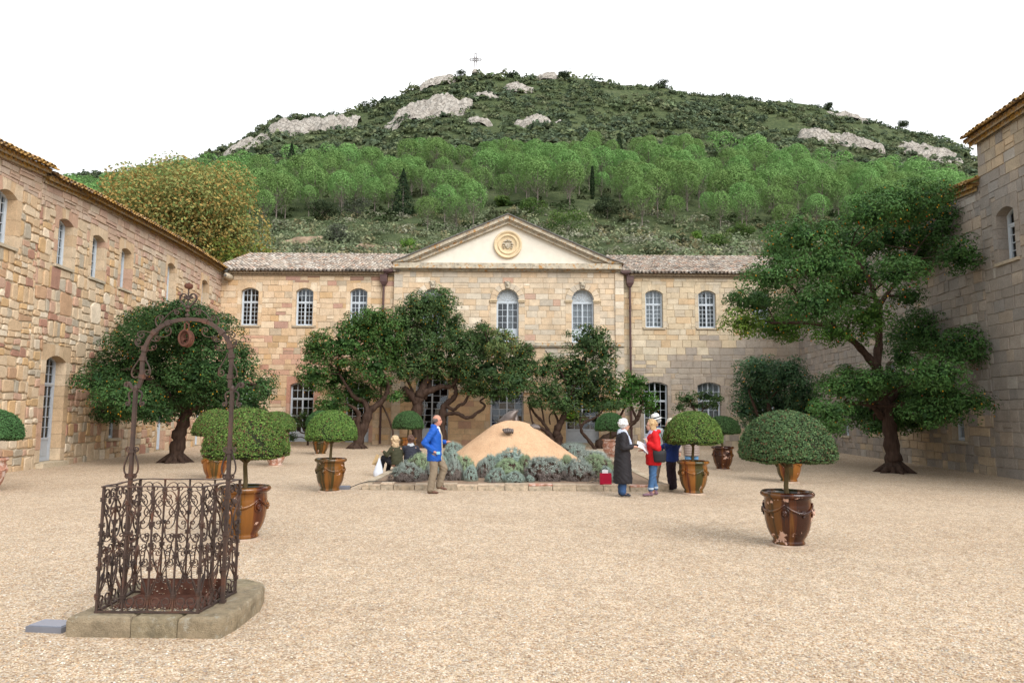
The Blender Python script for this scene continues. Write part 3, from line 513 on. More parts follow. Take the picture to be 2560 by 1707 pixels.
TREES = [{'name': 'strawberry_tree', 'label': 'big strawberry tree with tiered dark green crown and thick leaning trunk by the right wall', 'x': 11.78, 'y': 21.7, 'limbs': [[(11.78, -0.09, 0.36, 0), (11.78, 0.2, 0.264, 0), (11.74, 0.6, 0.222, 0), (11.7, 1.26, 0.201, 0), (11.65, 2.07, 0.169, 0.1), (11.48, 2.87, 0.159, 0.1), (11.36, 3.31, 0.148, 0)], [(11.36, 3.28, 0.148, 0), (11.55, 3.96, 0.116, 0.1), (11.56, 4.65, 0.106, 0.1), (11.77, 5.34, 0.074, 0.2), (12.57, 6.32, 0.053, 0.3), (13.17, 7.17, 0.032, 0.4)], [(11.43, 3.15, 0.137, 0), (11.01, 3.62, 0.116, -0.1), (10.48, 4.03, 0.095, -0.3), (9.82, 4.48, 0.085, -0.4), (8.95, 5.19, 0.063, -0.5), (8.29, 5.88, 0.042, -0.6)], [(9.82, 4.48, 0.074, -0.4), (9.07, 4.57, 0.053, -0.3), (7.97, 4.56, 0.032, -0.3)], [(11.68, 2.07, 0.116, 0.1), (12.39, 2.74, 0.085, 0.2), (13.23, 3.16, 0.053, 0.3)], [(11.53, 1.66, 0.116, 0.1), (11.01, 2.06, 0.074, -0.2), (10.2, 2.12, 0.053, -0.2)], [(11.55, 4.38, 0.074, 0), (11.18, 5.9, 0.063, -0.2), (10.67, 6.87, 0.042, 0)]], 'blobs': [(11.76, -1.35, 8.03, 1.22, 1.22, 0.49, 0), (14.46, 0.88, 8.13, 0.98, 0.98, 0.75, 0), (13.73, -0.7, 6.66, 0.56, 0.56, 0.54, 0), (14.68, 2.53, 7.4, 1.24, 1.24, 0.73, 0), (10.43, -1.87, 7.6, 0.75, 0.75, 0.44, 0), (11.88, 2.13, 7.68, 0.92, 0.92, 0.65, 0), (8.49, -1.59, 6.95, 0.86, 0.86, 0.46, 0), (8.95, 1.1, 6.97, 0.56, 0.56, 0.68, 0), (7.59, -1.68, 5.69, 0.71, 0.71, 0.38, 0), (8.06, 1.16, 5.43, 0.88, 0.88, 0.39, 0), (6.88, -1.23, 4.4, 0.52, 0.52, 0.29, 2), (9.01, 1.62, 4.69, 0.93, 0.93, 0.46, 1), (8.43, -2.3, 4.83, 0.8, 0.8, 0.49, 0), (10.98, 1.49, 5.87, 0.84, 0.84, 0.68, 1), (10.64, -0.82, 4.67, 0.69, 0.69, 0.6, 1), (11.39, 0.81, 6.34, 0.81, 0.81, 0.58, 0), (10.91, -2.21, 5.73, 0.64, 0.64, 0.42, 0), (12.93, 0.83, 5.56, 0.47, 0.47, 0.25, 0), (8.94, -1.94, 6.03, 0.84, 0.84, 0.57, 0), (13.16, 1.96, 7.88, 1.15, 1.15, 0.62, 0), (9.88, -0.57, 4.23, 0.54, 0.54, 0.33, 1), (14.15, 2.27, 4.58, 1.08, 1.08, 0.66, 0), (13.67, -0.43, 3.8, 0.78, 0.78, 0.6, 0), (15.83, 1.85, 3.35, 0.56, 0.56, 0.38, 0), (11.82, -2.3, 2.89, 0.8, 0.8, 0.44, 0), (12.7, 0.96, 3.64, 0.39, 0.39, 0.5, 0), (12.5, -1.91, 2.05, 0.89, 0.89, 0.4, 0), (15.49, 1.68, 1.96, 0.41, 0.41, 0.32, 0), (12.5, -0.7, 2.46, 0.67, 0.67, 0.4, 0), (13.11, 2.08, 2.46, 1.19, 1.19, 0.53, 0), (10.2, -0.74, 2.57, 0.9, 0.9, 0.43, 0), (12.36, 2.7, 1.79, 1.16, 1.16, 0.43, 0), (8.92, -2.05, 1.79, 0.49, 0.49, 0.35, 0), (13.71, 2.82, 1.57, 1.17, 1.17, 0.34, 0), (9.52, -0.54, 1.33, 0.57, 0.57, 0.14, 0), (11.88, 1.23, 1.3, 0.45, 0.45, 0.14, 0), (11.78, -1.85, 1.8, 0.62, 0.62, 0.3, 0), (11.36, 1.92, 3.18, 0.26, 0.26, 0.15, 0), (10.98, -0.89, 2.83, 0.66, 0.66, 0.27, 0)], 'leaf': 0.095, 'dens': 1.0, 'pal': 0, 'seed': 41}, {'name': 'strawberry_tree', 'label': 'dark round-crowned strawberry tree on a leaning trunk by the left wing', 'x': -11.39, 'y': 24.0, 'limbs': [[(-11.43, -0.03, 0.351, 0), (-11.42, 0.17, 0.257, 0), (-11.36, 0.76, 0.222, 0), (-11.24, 1.28, 0.199, 0), (-11.14, 1.72, 0.175, 0)], [(-11.14, 1.65, 0.14, 0), (-11.9, 2.54, 0.105, -0.4), (-12.84, 3.13, 0.058, -0.5), (-13.86, 2.68, 0.035, -0.5)], [(-11.14, 1.65, 0.14, 0), (-11.02, 2.84, 0.105, 0.3), (-11.23, 4.05, 0.058, 0.3)], [(-11.11, 1.72, 0.14, 0), (-10.25, 2.33, 0.105, 0.2), (-9.37, 2.7, 0.07, 0.3), (-8.61, 2.56, 0.035, 0.3)], [(-11.42, 1.95, 0.082, 0), (-12.62, 1.94, 0.058, -0.2), (-13.65, 1.78, 0.035, -0.3)]], 'blobs': [(-10.94, -1.58, 4.43, 1.17, 1.17, 0.61, 0), (-12.63, 0.38, 4.0, 1.31, 1.31, 0.82, 0), (-10.35, -0.85, 4.41, 1.1, 1.1, 0.72, 0), (-13.66, 0.68, 3.17, 1.14, 1.14, 0.74, 0), (-13.48, -1.19, 2.63, 0.68, 0.68, 0.54, 0), (-14.96, 0.98, 1.86, 0.63, 0.63, 0.47, 0), (-12.06, -1.86, 2.09, 0.96, 0.96, 0.57, 0), (-12.02, 0.51, 2.94, 1.38, 1.38, 1.01, 0), (-10.08, -1.13, 3.01, 1.11, 1.11, 0.91, 0), (-9.83, 0.35, 3.25, 0.73, 0.73, 0.88, 0), (-9.14, -0.63, 2.39, 0.67, 0.67, 0.52, 0), (-8.92, 0.84, 2.66, 0.41, 0.41, 0.44, 0), (-8.85, -0.29, 1.89, 0.47, 0.47, 0.41, 0), (-11.47, 0.73, 2.03, 1.24, 1.24, 0.53, 0), (-11.5, -1.56, 1.68, 0.81, 0.81, 0.3, 0), (-14.33, 1.09, 1.55, 0.73, 0.73, 0.19, 0), (-9.71, -0.71, 1.95, 0.4, 0.4, 0.37, 0), (-13.46, 1.42, 4.97, 0.77, 0.77, 0.42, 0), (-10.53, -1.91, 4.82, 0.82, 0.82, 0.27, 0), (-9.37, 0.28, 3.7, 0.18, 0.18, 0.3, 0), (-8.06, -1.1, 2.31, 0.19, 0.19, 0.25, 0), (-15.21, 0.76, 2.54, 0.22, 0.22, 0.19, 0)], 'leaf': 0.095, 'dens': 1.0, 'pal': 1, 'seed': 42}, {'name': 'strawberry_tree', 'label': 'strawberry tree with forked trunk in front of the left back doors', 'x': -7.28, 'y': 33.4, 'limbs': [[(-7.32, -0.02, 0.319, 0), (-7.23, 0.41, 0.225, 0), (-6.98, 1.23, 0.225, 0), (-6.83, 1.75, 0.225, 0)], [(-6.83, 1.71, 0.188, 0), (-6.54, 1.96, 0.15, 0), (-6.16, 2.31, 0.131, 0.1), (-5.98, 2.64, 0.113, 0.1), (-5.95, 3.1, 0.094, 0.1), (-6.28, 3.73, 0.056, 0)], [(-6.83, 1.71, 0.169, 0), (-7.05, 2.22, 0.113, 0), (-7.45, 2.39, 0.113, -0.1), (-7.82, 2.88, 0.075, -0.1), (-8.25, 3.5, 0.056, 0)], [(-7.25, 0.41, 0.15, 0), (-7.27, 1.23, 0.131, -0.2), (-7.24, 1.64, 0.113, -0.2), (-7.48, 1.95, 0.075, -0.3), (-8.0, 2.15, 0.038, -0.3)], [(-7.24, 1.44, 0.094, -0.2), (-7.65, 1.29, 0.075, -0.2), (-7.98, 1.43, 0.038, -0.2)]], 'blobs': [(-8.05, -0.17, 4.85, 1.65, 0.66, 0.99, 0), (-6.98, 0.68, 5.48, 1.32, 0.66, 1.06, 0), (-6.4, -0.24, 6.22, 0.95, 0.66, 0.49, 0), (-9.49, 0.38, 4.79, 0.75, 0.66, 0.71, 0), (-9.42, -0.46, 3.47, 0.73, 0.66, 0.77, 0), (-8.47, 0.73, 3.37, 1.49, 0.66, 0.98, 0), (-6.5, -0.48, 3.8, 1.02, 0.66, 0.82, 0), (-7.51, 0.53, 2.52, 1.1, 0.66, 0.55, 0), (-8.59, -0.14, 2.0, 0.78, 0.66, 0.45, 0), (-5.73, 0.39, 4.49, 0.63, 0.63, 0.84, 0), (-5.97, -0.39, 5.26, 0.78, 0.66, 0.82, 0), (-7.45, 0.81, 5.92, 1.19, 0.66, 0.64, 0), (-8.79, -0.48, 1.53, 0.4, 0.4, 0.2, 0), (-6.17, 0.66, 3.13, 0.42, 0.42, 0.38, 0), (-5.55, -0.4, 2.43, 0.24, 0.24, 0.2, 0)], 'leaf': 0.12, 'dens': 0.85, 'pal': 2, 'seed': 43}, {'name': 'strawberry_tree', 'label': 'tall spreading tree with twisted trunks left of the clay mound', 'x': -4.64, 'y': 34.5, 'limbs': [[(-4.58, 0.04, 0.369, 0), (-4.65, 0.38, 0.291, 0), (-4.67, 1.44, 0.272, 0), (-4.62, 2.3, 0.252, 0), (-4.52, 2.62, 0.252, 0)], [(-4.66, 2.19, 0.233, 0), (-4.99, 2.61, 0.175, 0), (-5.32, 2.93, 0.155, -0.1)], [(-4.54, 2.62, 0.213, 0), (-4.31, 3.16, 0.175, 0.1), (-4.0, 3.8, 0.136, 0.2), (-3.81, 4.89, 0.097, 0.2), (-3.83, 6.2, 0.058, 0.2)], [(-4.5, 2.62, 0.194, 0), (-4.09, 2.77, 0.175, 0), (-3.56, 2.99, 0.136, 0.1), (-3.04, 3.03, 0.116, 0.1), (-2.49, 3.6, 0.078, 0.1), (-1.42, 4.47, 0.058, 0)], [(-3.34, 0.05, 0.213, 0.2), (-3.46, 1.13, 0.194, 0.2), (-3.41, 1.77, 0.175, 0.2), (-3.27, 2.13, 0.155, 0.2), (-2.9, 2.41, 0.136, 0.2), (-2.76, 2.74, 0.116, 0.2), (-2.85, 3.16, 0.097, 0.2), (-2.5, 4.03, 0.078, 0.2)], [(-3.29, 2.09, 0.097, 0.2), (-2.88, 1.86, 0.078, 0.1), (-2.58, 2.09, 0.078, 0), (-2.34, 2.18, 0.078, 0), (-2.09, 2.61, 0.058, 0), (-1.66, 2.96, 0.049, 0), (-1.19, 3.17, 0.039, 0)], [(-3.32, 1.62, 0.116, 0.2), (-2.89, 1.69, 0.097, 0.1), (-2.59, 1.65, 0.097, 0), (-2.25, 1.48, 0.087, -0.1), (-1.91, 1.54, 0.087, -0.1), (-1.72, 1.71, 0.078, -0.1), (-1.42, 1.89, 0.068, -0.1), (-1.33, 2.1, 0.058, -0.1), (-1.55, 2.29, 0.049, -0.1), (-1.29, 2.49, 0.039, -0.1), (-1.23, 2.79, 0.029, 0)], [(-4.37, 2.4, 0.136, 0.2), (-4.1, 3.16, 0.097, 0.3), (-4.66, 4.23, 0.078, 0.2)], [(-5.79, 0.08, 0.058, -0.3), (-5.77, 0.8, 0.049, -0.3), (-6.04, 1.54, 0.049, -0.3), (-6.33, 2.07, 0.039, -0.3), (-6.6, 2.39, 0.029, -0.3)], [(-4.89, 2.72, 0.078, 0), (-5.29, 3.58, 0.058, 0), (-5.63, 4.12, 0.039, 0)]], 'blobs': [(-4.74, -0.53, 6.73, 0.97, 0.91, 0.72, 0), (-3.7, 0.74, 7.19, 0.92, 0.91, 0.75, 0), (-5.22, -0.84, 5.97, 0.63, 0.63, 0.88, 0), (-4.08, 0.35, 5.91, 1.35, 0.91, 0.96, 0), (-4.84, -0.36, 5.06, 1.1, 0.91, 0.98, 0), (-2.97, 0.22, 5.9, 0.56, 0.56, 0.86, 0), (-2.49, -0.31, 4.87, 1.06, 0.91, 0.98, 0), (-3.82, 0.19, 4.25, 1.34, 0.91, 0.95, 0), (-4.83, -0.3, 4.0, 0.89, 0.89, 0.81, 0), (-1.5, 0.69, 5.3, 0.97, 0.91, 0.88, 0), (-0.54, -1.04, 4.92, 0.79, 0.79, 0.75, 1), (0.31, 0.61, 4.31, 0.88, 0.88, 0.88, 0), (-1.18, -0.54, 3.79, 1.31, 0.91, 0.89, 0), (-2.53, 0.61, 3.63, 0.92, 0.91, 0.7, 0), (-0.11, -0.7, 3.15, 1.09, 0.91, 0.67, 0), (0.53, 0.31, 3.63, 0.69, 0.69, 0.87, 0), (-0.86, -0.23, 2.63, 0.47, 0.47, 0.38, 0), (0.86, 0.5, 4.85, 0.26, 0.26, 0.35, 1), (-5.31, -0.62, 3.65, 0.38, 0.38, 0.38, 0), (-5.2, 0.24, 2.36, 0.3, 0.3, 0.21, 0), (-5.57, -0.18, 2.61, 0.17, 0.17, 0.17, 0), (-1.74, 0.28, 2.86, 0.78, 0.78, 0.34, 0), (-4.19, -1.11, 7.11, 0.33, 0.33, 0.33, 0), (-0.24, 0.24, 5.59, 0.16, 0.16, 0.21, 0), (-1.4, -0.8, 5.89, 0.16, 0.16, 0.2, 0), (-5.19, 1.0, 7.45, 0.16, 0.16, 0.22, 0)], 'leaf': 0.12, 'dens': 0.85, 'pal': 3, 'seed': 44}, {'name': 'strawberry_tree', 'label': 'strawberry tree with several bent stems just right of the clay mound', 'x': 2.29, 'y': 34.7, 'limbs': [[(2.33, 0.12, 0.254, 0), (2.29, 0.52, 0.215, 0), (2.24, 0.84, 0.195, 0), (2.44, 1.27, 0.156, 0), (2.59, 1.59, 0.137, 0), (2.76, 2.13, 0.117, 0.1), (3.09, 2.99, 0.078, 0.1), (3.57, 3.86, 0.059, 0.1), (3.79, 4.95, 0.039, 0.1)], [(2.09, 0.41, 0.098, 0), (1.92, 0.73, 0.088, 0), (1.66, 1.11, 0.078, 0), (1.4, 1.43, 0.078, 0), (1.14, 1.69, 0.059, 0), (0.9, 2.12, 0.049, 0), (0.79, 2.5, 0.039, 0)], [(2.05, 0.37, 0.098, -0.3), (1.66, 0.84, 0.088, -0.4), (1.36, 1.05, 0.088, -0.4), (1.06, 1.22, 0.059, -0.4), (0.93, 1.69, 0.039, -0.4), (0.84, 2.12, 0.029, -0.4)], [(2.33, 0.95, 0.078, 0.1), (2.29, 1.37, 0.059, 0.1), (2.11, 1.8, 0.049, 0.1)], [(1.62, 1.16, 0.049, 0), (1.53, 1.8, 0.039, 0), (1.4, 2.23, 0.029, 0)], [(1.92, 1.16, 0.039, 0), (1.88, 1.59, 0.029, 0), (2.26, 2.02, 0.023, 0)], [(2.7, 3.21, 0.059, 0), (2.27, 4.11, 0.043, 0), (1.87, 4.55, 0.031, 0), (1.68, 4.83, 0.02, 0)]], 'blobs': [(1.71, -0.25, 2.76, 0.9, 0.53, 0.64, 0), (2.73, 0.43, 3.66, 1.05, 0.53, 0.88, 0), (3.66, -0.16, 5.2, 0.95, 0.53, 0.9, 0), (4.31, 0.29, 5.53, 0.57, 0.53, 0.52, 0), (4.6, -0.13, 4.62, 0.69, 0.53, 0.69, 0), (3.36, 0.12, 4.13, 1.0, 0.53, 0.78, 0), (4.36, -0.25, 3.46, 0.86, 0.53, 0.86, 0), (3.58, 0.19, 2.68, 1.0, 0.53, 0.61, 0), (2.46, -0.31, 2.17, 0.9, 0.53, 0.47, 0), (2.83, 0.6, 1.59, 0.44, 0.44, 0.35, 4), (1.61, -0.11, 3.84, 0.64, 0.53, 0.39, 0), (4.26, 0.46, 2.25, 0.88, 0.53, 0.39, 0), (1.86, -0.18, 4.38, 0.3, 0.3, 0.21, 0), (3.29, 0.63, 1.48, 0.48, 0.48, 0.31, 1), (1.17, -0.39, 2.22, 0.51, 0.51, 0.21, 0)], 'leaf': 0.12, 'dens': 0.8, 'pal': 3, 'seed': 45}, {'name': 'strawberry_tree', 'label': 'slender bent sapling before the right centre door', 'x': 4.09, 'y': 34.0, 'limbs': [[(4.09, -0.09, 0.096, 0), (4.03, 0.04, 0.086, 0), (3.69, 0.49, 0.086, 0), (3.4, 0.82, 0.076, 0), (3.4, 1.12, 0.067, 0), (3.61, 1.33, 0.067, 0), (3.95, 1.46, 0.057, 0), (4.29, 1.71, 0.038, 0)], [(3.38, 0.97, 0.048, 0), (3.32, 1.28, 0.038, 0), (3.36, 1.49, 0.029, 0), (3.7, 1.54, 0.019, 0)]], 'blobs': [(4.72, -0.28, 2.03, 0.54, 0.16, 0.33, 0), (4.24, 0.13, 1.92, 0.38, 0.16, 0.21, 0), (5.26, -0.17, 2.24, 0.29, 0.16, 0.21, 0)], 'leaf': 0.12, 'dens': 0.8, 'pal': 3, 'seed': 46}, {'name': 'strawberry_tree', 'label': 'low strawberry tree with horizontal trunk beside the right downpipe', 'x': 4.45, 'y': 35.0, 'limbs': [[(4.41, 0.24, 0.216, 0), (4.71, 0.5, 0.197, 0), (5.15, 0.72, 0.157, 0), (5.76, 1.07, 0.118, 0), (6.15, 1.31, 0.098, 0), (6.33, 1.55, 0.098, 0), (6.42, 1.83, 0.079, 0), (6.6, 2.26, 0.049, 0)], [(5.23, 0.72, 0.118, 0), (5.19, 1.11, 0.079, 0), (5.44, 1.61, 0.059, 0), (5.77, 2.26, 0.039, 0)], [(6.24, 1.5, 0.079, 0), (6.09, 1.83, 0.059, 0), (5.99, 2.15, 0.039, 0)]], 'blobs': [(5.74, -0.21, 2.69, 0.87, 0.3, 0.69, 0), (6.64, 0.23, 2.42, 0.7, 0.3, 0.61, 0), (5.25, -0.23, 2.14, 0.65, 0.3, 0.43, 0), (4.97, 0.15, 3.19, 0.39, 0.3, 0.48, 0), (7.03, -0.2, 1.98, 0.3, 0.3, 0.21, 0), (6.04, 0.23, 3.42, 0.44, 0.3, 0.35, 0), (6.31, -0.09, 3.13, 0.56, 0.3, 0.43, 0)], 'leaf': 0.12, 'dens': 0.8, 'pal': 5, 'seed': 47}, {'name': 'strawberry_tree', 'label': 'small strawberry tree with orange fruit in front of the last right door', 'x': 9.3, 'y': 35.3, 'limbs': [[(9.25, -0.0, 0.079, 0), (9.31, 1.08, 0.069, 0), (9.28, 1.74, 0.06, 0), (9.11, 2.17, 0.04, 0)], [(9.32, 1.41, 0.05, 0), (9.66, 1.96, 0.04, 0)]], 'blobs': [(8.8, -0.23, 2.47, 0.48, 0.25, 0.3, 0), (9.86, 0.11, 2.57, 0.53, 0.25, 0.26, 0), (10.13, -0.27, 2.22, 0.17, 0.17, 0.17, 0), (9.33, 0.17, 2.17, 0.57, 0.25, 0.18, 0), (8.39, -0.25, 2.06, 0.22, 0.22, 0.14, 0), (10.47, 0.1, 2.51, 0.16, 0.16, 0.14, 0)], 'leaf': 0.12, 'dens': 0.8, 'pal': 3, 'seed': 48}, {'name': 'strawberry_tree', 'label': 'dark bushy strawberry tree behind the right front topiary, at the far corner', 'x': 10.01, 'y': 27.0, 'limbs': [[(10.01, -0.02, 0.167, 0), (9.98, 0.44, 0.137, 0), (9.97, 1.27, 0.121, 0), (9.92, 2.27, 0.076, 0)], [(9.96, 0.94, 0.076, 0), (10.49, 1.77, 0.061, 0.2), (11.19, 2.61, 0.03, 0.2)], [(9.96, 0.94, 0.076, 0), (9.4, 1.76, 0.061, -0.2), (9.09, 2.6, 0.03, -0.2)]], 'blobs': [(9.61, -0.24, 3.3, 0.88, 0.85, 0.55, 0), (9.38, 0.52, 2.7, 0.6, 0.6, 0.64, 0), (10.34, -0.29, 3.1, 0.75, 0.75, 0.58, 0), (10.52, 0.95, 2.2, 1.38, 0.85, 0.61, 0), (10.91, -0.61, 2.63, 0.64, 0.64, 0.57, 0), (9.04, 0.18, 1.85, 0.39, 0.39, 0.36, 0), (11.35, -0.17, 1.94, 0.55, 0.55, 0.38, 0), (9.99, 0.9, 1.39, 0.58, 0.58, 0.3, 0), (10.69, -0.32, 1.61, 0.71, 0.71, 0.31, 0), (9.85, 0.87, 3.76, 0.47, 0.47, 0.19, 0), (10.66, -0.76, 3.41, 0.24, 0.24, 0.31, 0), (10.31, 0.69, 1.17, 0.75, 0.75, 0.23, 0)], 'leaf': 0.1, 'dens': 0.95, 'pal': 6, 'seed': 49}, {'name': 'shrub', 'label': 'small dark leafy shrub leaning before the left back door', 'x': -10.52, 'y': 36.3, 'limbs': [[(-10.49, -0.08, 0.061, 0), (-10.53, 0.32, 0.053, 0), (-10.68, 0.72, 0.045, 0), (-10.87, 1.05, 0.033, 0), (-10.82, 1.43, 0.02, 0)], [(-10.59, 0.58, 0.041, 0), (-10.9, 0.67, 0.031, 0), (-11.18, 0.94, 0.02, 0)]], 'blobs': [(-11.16, -0.13, 1.27, 0.27, 0.16, 0.27, 0), (-11.43, 0.08, 0.82, 0.18, 0.16, 0.14, 0), (-10.74, -0.12, 1.5, 0.16, 0.16, 0.14, 0), (-11.32, 0.08, 0.37, 0.16, 0.16, 0.14, 0), (-11.68, -0.08, 1.05, 0.16, 0.16, 0.14, 0), (-10.74, 0.16, 1.05, 0.16, 0.16, 0.14, 0)], 'leaf': 0.1, 'dens': 0.7, 'pal': 3, 'seed': 50}]
SANTOLINA = [(0.83, 17.4, 0.53, 0.56, 0, 'largest rounded grey santolina, purple-brown at its flanks, front centre'), (1.66, 17.4, 0.43, 0.51, 0, 'big silvery santolina right of the largest one'), (2.23, 18.3, 0.45, 0.58, 1, 'greenish santolina behind the black coat'), (-0.36, 16.9, 0.26, 0.31, 2, 'low silver santolina cushion, second from the left by the kerb'), (0.08, 16.8, 0.27, 0.25, 2, 'low silver santolina cushion against the kerb, below the mound centre'), (-0.08, 18.0, 0.44, 0.46, 1, 'double-headed santolina in the middle of the bed'), (-0.7, 18.0, 0.23, 0.47, 0, 'upright santolina behind the small one, left of the middle'), (-0.98, 17.1, 0.19, 0.36, 2, 'small round silver santolina on the left'), (-1.23, 18.1, 0.35, 0.52, 1, 'wide santolina in the left half of the bed'), (-1.42, 17.3, 0.27, 0.51, 0, 'tall purplish santolina right beside the walking man'), (-0.01, 19.2, 0.56, 0.63, 2, 'flat wide santolina right at the foot of the mound'), (-2.02, 24.5, 0.41, 0.57, 2, 'santolina behind the mound on its left'), (2.15, 24.5, 0.55, 0.59, 0, 'santolina behind the mound on its right'), (2.04, 23.6, 0.21, 0.43, 2, 'small santolina tucked behind the right mound foot'), (2.44, 21.0, 0.56, 0.52, 0, 'spreading santolina at the right end of the bed'), (2.3, 17.0, 0.18, 0.36, 2, 'small santolina next to the red bag'), (0.37, 18.6, 0.22, 0.53, 1, 'yellow-green santolina between two big ones'), (1.49, 19.0, 0.27, 0.49, 1, 'greenish santolina at the right mound foot'), (-1.61, 19.6, 0.33, 0.54, 2, 'santolina behind the man, by the mound foot'), (0.45, 16.9, 0.11, 0.16, 2, 'tiny silver santolina sprig by the kerb'), (-0.39, 16.75, 0.13, 0.11, 0, 'tiny purplish santolina tuft at the front kerb'), (-0.57, 18.9, 0.27, 0.49, 2, 'pale santolina under the mound, left of centre'), (2.55, 17.2, 0.13, 0.29, 0, 'santolina half hidden behind the black coat'), (-2.5, 17.0, 0.45, 0.42, 0, 'round woody santolina at the left end of the kerb'), (-2.38, 18.2, 0.35, 0.58, 1, 'bushy santolina behind the left end bush'), (-1.92, 17.4, 0.25, 0.46, 0, 'santolina directly behind the walking man'), (-2.06, 19.4, 0.38, 0.55, 2, 'pale santolina behind the man in blue')]
ARCH = [(-3.251, 2.012), (-3.259, 2.085), (-3.266, 2.158), (-3.262, 2.244), (-3.252, 2.329), (-3.218, 2.415), (-3.175, 2.477), (-3.116, 2.529), (-3.057, 2.562), (-2.973, 2.587), (-2.875, 2.596), (-2.801, 2.593), (-2.727, 2.579), (-2.645, 2.536), (-2.575, 2.481), (-2.526, 2.42), (-2.496, 2.358), (-2.483, 2.273), (-2.479, 2.187), (-2.484, 2.09), (-2.492, 2.005)]
# ================================================================== BUILDINGS
CAMP = Vector((0, 0, 1.8))
def clip_half(poly, ax, val, keep_less):
    out = []; n = len(poly)
    for i in range(n):
        p, q = poly[i], poly[(i+1) % n]
        ip = (p[ax] <= val) if keep_less else (p[ax] >= val)
        iq = (q[ax] <= val) if keep_less else (q[ax] >= val)
        if ip: out.append(p)
        if ip != iq:
            t = (val-p[ax])/(q[ax]-p[ax]); out.append((p[0]+(q[0]-p[0])*t, p[1]+(q[1]-p[1])*t))
    return out
def area(poly):
    return abs(sum(poly[i][0]*poly[(i+1) % len(poly)][1]-poly[(i+1) % len(poly)][0]*poly[i][1] for i in range(len(poly))))/2
def cut_rect(polys, x0, x1, z0, z1):
    res = []
    for (p, d) in polys:
        xs = [a[0] for a in p]; zs = [a[1] for a in p]
        if max(xs) <= x0 or min(xs) >= x1 or max(zs) <= z0 or min(zs) >= z1: res.append((p, d)); continue
        for side in range(4):
            q = p
            if side == 0: q = clip_half(q, 0, x0, True)
            elif side == 1: q = clip_half(q, 0, x1, False)
            else:
                q = clip_half(clip_half(q, 0, x0, False), 0, x1, True) if len(q) > 2 else q
                if len(q) > 2: q = clip_half(q, 1, z0, True) if side == 2 else clip_half(q, 1, z1, False)
            if len(q) > 2 and area(q) > 0.006:
                xs = [a[0] for a in q]; zs = [a[1] for a in q]
                if max(xs)-min(xs) > 0.05 and max(zs)-min(zs) > 0.05: res.append((q, d))
    return res
def layout(Lx, top, rng, rubble, x_start=0.0, small=1.0):
    """stones of a wall as polygons in (x,z). rubble 0..1"""
    out = []; j = 0.012 + 0.02*rubble
    z = -0.05; k = 0
    zc_ = [0]
    def J(a=1.0): return rng.uniform(-j, j)*a*2.2*((rubble if zc_[0] < 7.9 else min(rubble, .3))*0.8+0.08)
    ph = [rng.uniform(0, 9) for _ in range(400)]
    def wob(x, kk): return (math.sin(x*1.7+ph[kk % 400])*0.5+math.sin(x*4.1+ph[(kk+7) % 400])*0.3)*0.035*(rubble if zc_[0] < 7.6 else min(rubble, .35))
    while z < top:
        if rubble > 0.5: H = rng.uniform(0.5, 0.8)
        else: H = rng.uniform(0.26, 0.40)
        if z > top-1.6 or (rubble > .5 and z > 8.1): H = rng.uniform(0.28, 0.36)
        z1 = z+H
        if top-z1 < 0.15: z1 = top
        ashlar = z > 7.9 or rubble <= 0.5
        x = x_start - rng.uniform(0, .5)
        while x < Lx:
            w = rng.uniform(0.45, 1.15) if not ashlar else rng.uniform(0.32, 0.85)*small
            x1 = x+w
            if not ashlar:
                r = rng.random()
                nrow = 1 if (r < 0.12 and w < 0.8) else (2 if r < 0.75 else 3)
                hs = sorted([rng.uniform(0.3, 0.7) for _ in range(nrow-1)]) if nrow == 2 else ([0.34+rng.uniform(-.06, .06), 0.67+rng.uniform(-.06, .06)] if nrow == 3 else [])
                hs = [0]+hs+[1]
                for a in range(nrow):
                    nn = max(1, round(w/(rng.uniform(0.24, 0.5) if nrow > 1 else 0.7)))
                    cs = [0]+sorted(((b+rng.uniform(-.18, .18))/nn) for b in range(1, nn))+[1]
                    for b in range(nn):
                        xa, xb = x+w*cs[b], x+w*cs[b+1]
                        za, zb = z+(z1-z)*hs[a], z+(z1-z)*hs[a+1]
                        out.append([xa, xb, za, zb, k if a == 0 else None, k+1 if a == nrow-1 else None])
            else:
                if rng.random() < 0.10*(0.4+rubble) and z1-z > 0.28:
                    zm = z+(z1-z)*rng.uniform(0.4, 0.6)
                    out.append([x, x1, z, zm, k, None]); out.append([x, x1, zm, z1, None, k+1])
                else: out.append([x, x1, z, z1, k, k+1])
            x = x1
        z = z1; k += 1
        if z >= top: break
    res = []
    g = 0.006+0.007*rubble
    for (xa, xb, za, zb, ka, kb) in out:
        xa, xb = max(xa, x_start), min(xb, Lx)
        if xb-xa < 0.06: continue
        zc_[0] = za
        wa = (lambda x: wob(x, ka)) if ka else (lambda x: 0)
        wb = (lambda x: wob(x, kb)) if kb else (lambda x: 0)
        if rubble > 0.5 and za < 7.9:
            c = min(xb-xa, zb-za)*rng.uniform(0.08, 0.24)
            p = [(xa+g+c+J(), za+g+wa(xa)), (xb-g-c+J(), za+g+wa(xb)+J(.5)), (xb-g+J(.4), za+g+c+wa(xb)), (xb-g+J(.4), zb-g-c+wb(xb)),
                 (xb-g-c+J(), zb-g+wb(xb)), (xa+g+c+J(), zb-g+wb(xa)+J(.5)), (xa+g+J(.4), zb-g-c+wb(xa)), (xa+g+J(.4), za+g+c+wa(xa))]
        else:
            p = [(xa+g+J(), za+g+wa(xa)+J()), (xb-g+J(), za+g+wa(xb)+J()), (xb-g+J(), zb-g+wb(xb)+J()), (xa+g+J(), zb-g+wb(xa)+J())]
        res.append((p, rng.uniform(0.004, 0.012+0.035*rubble)))
    return res
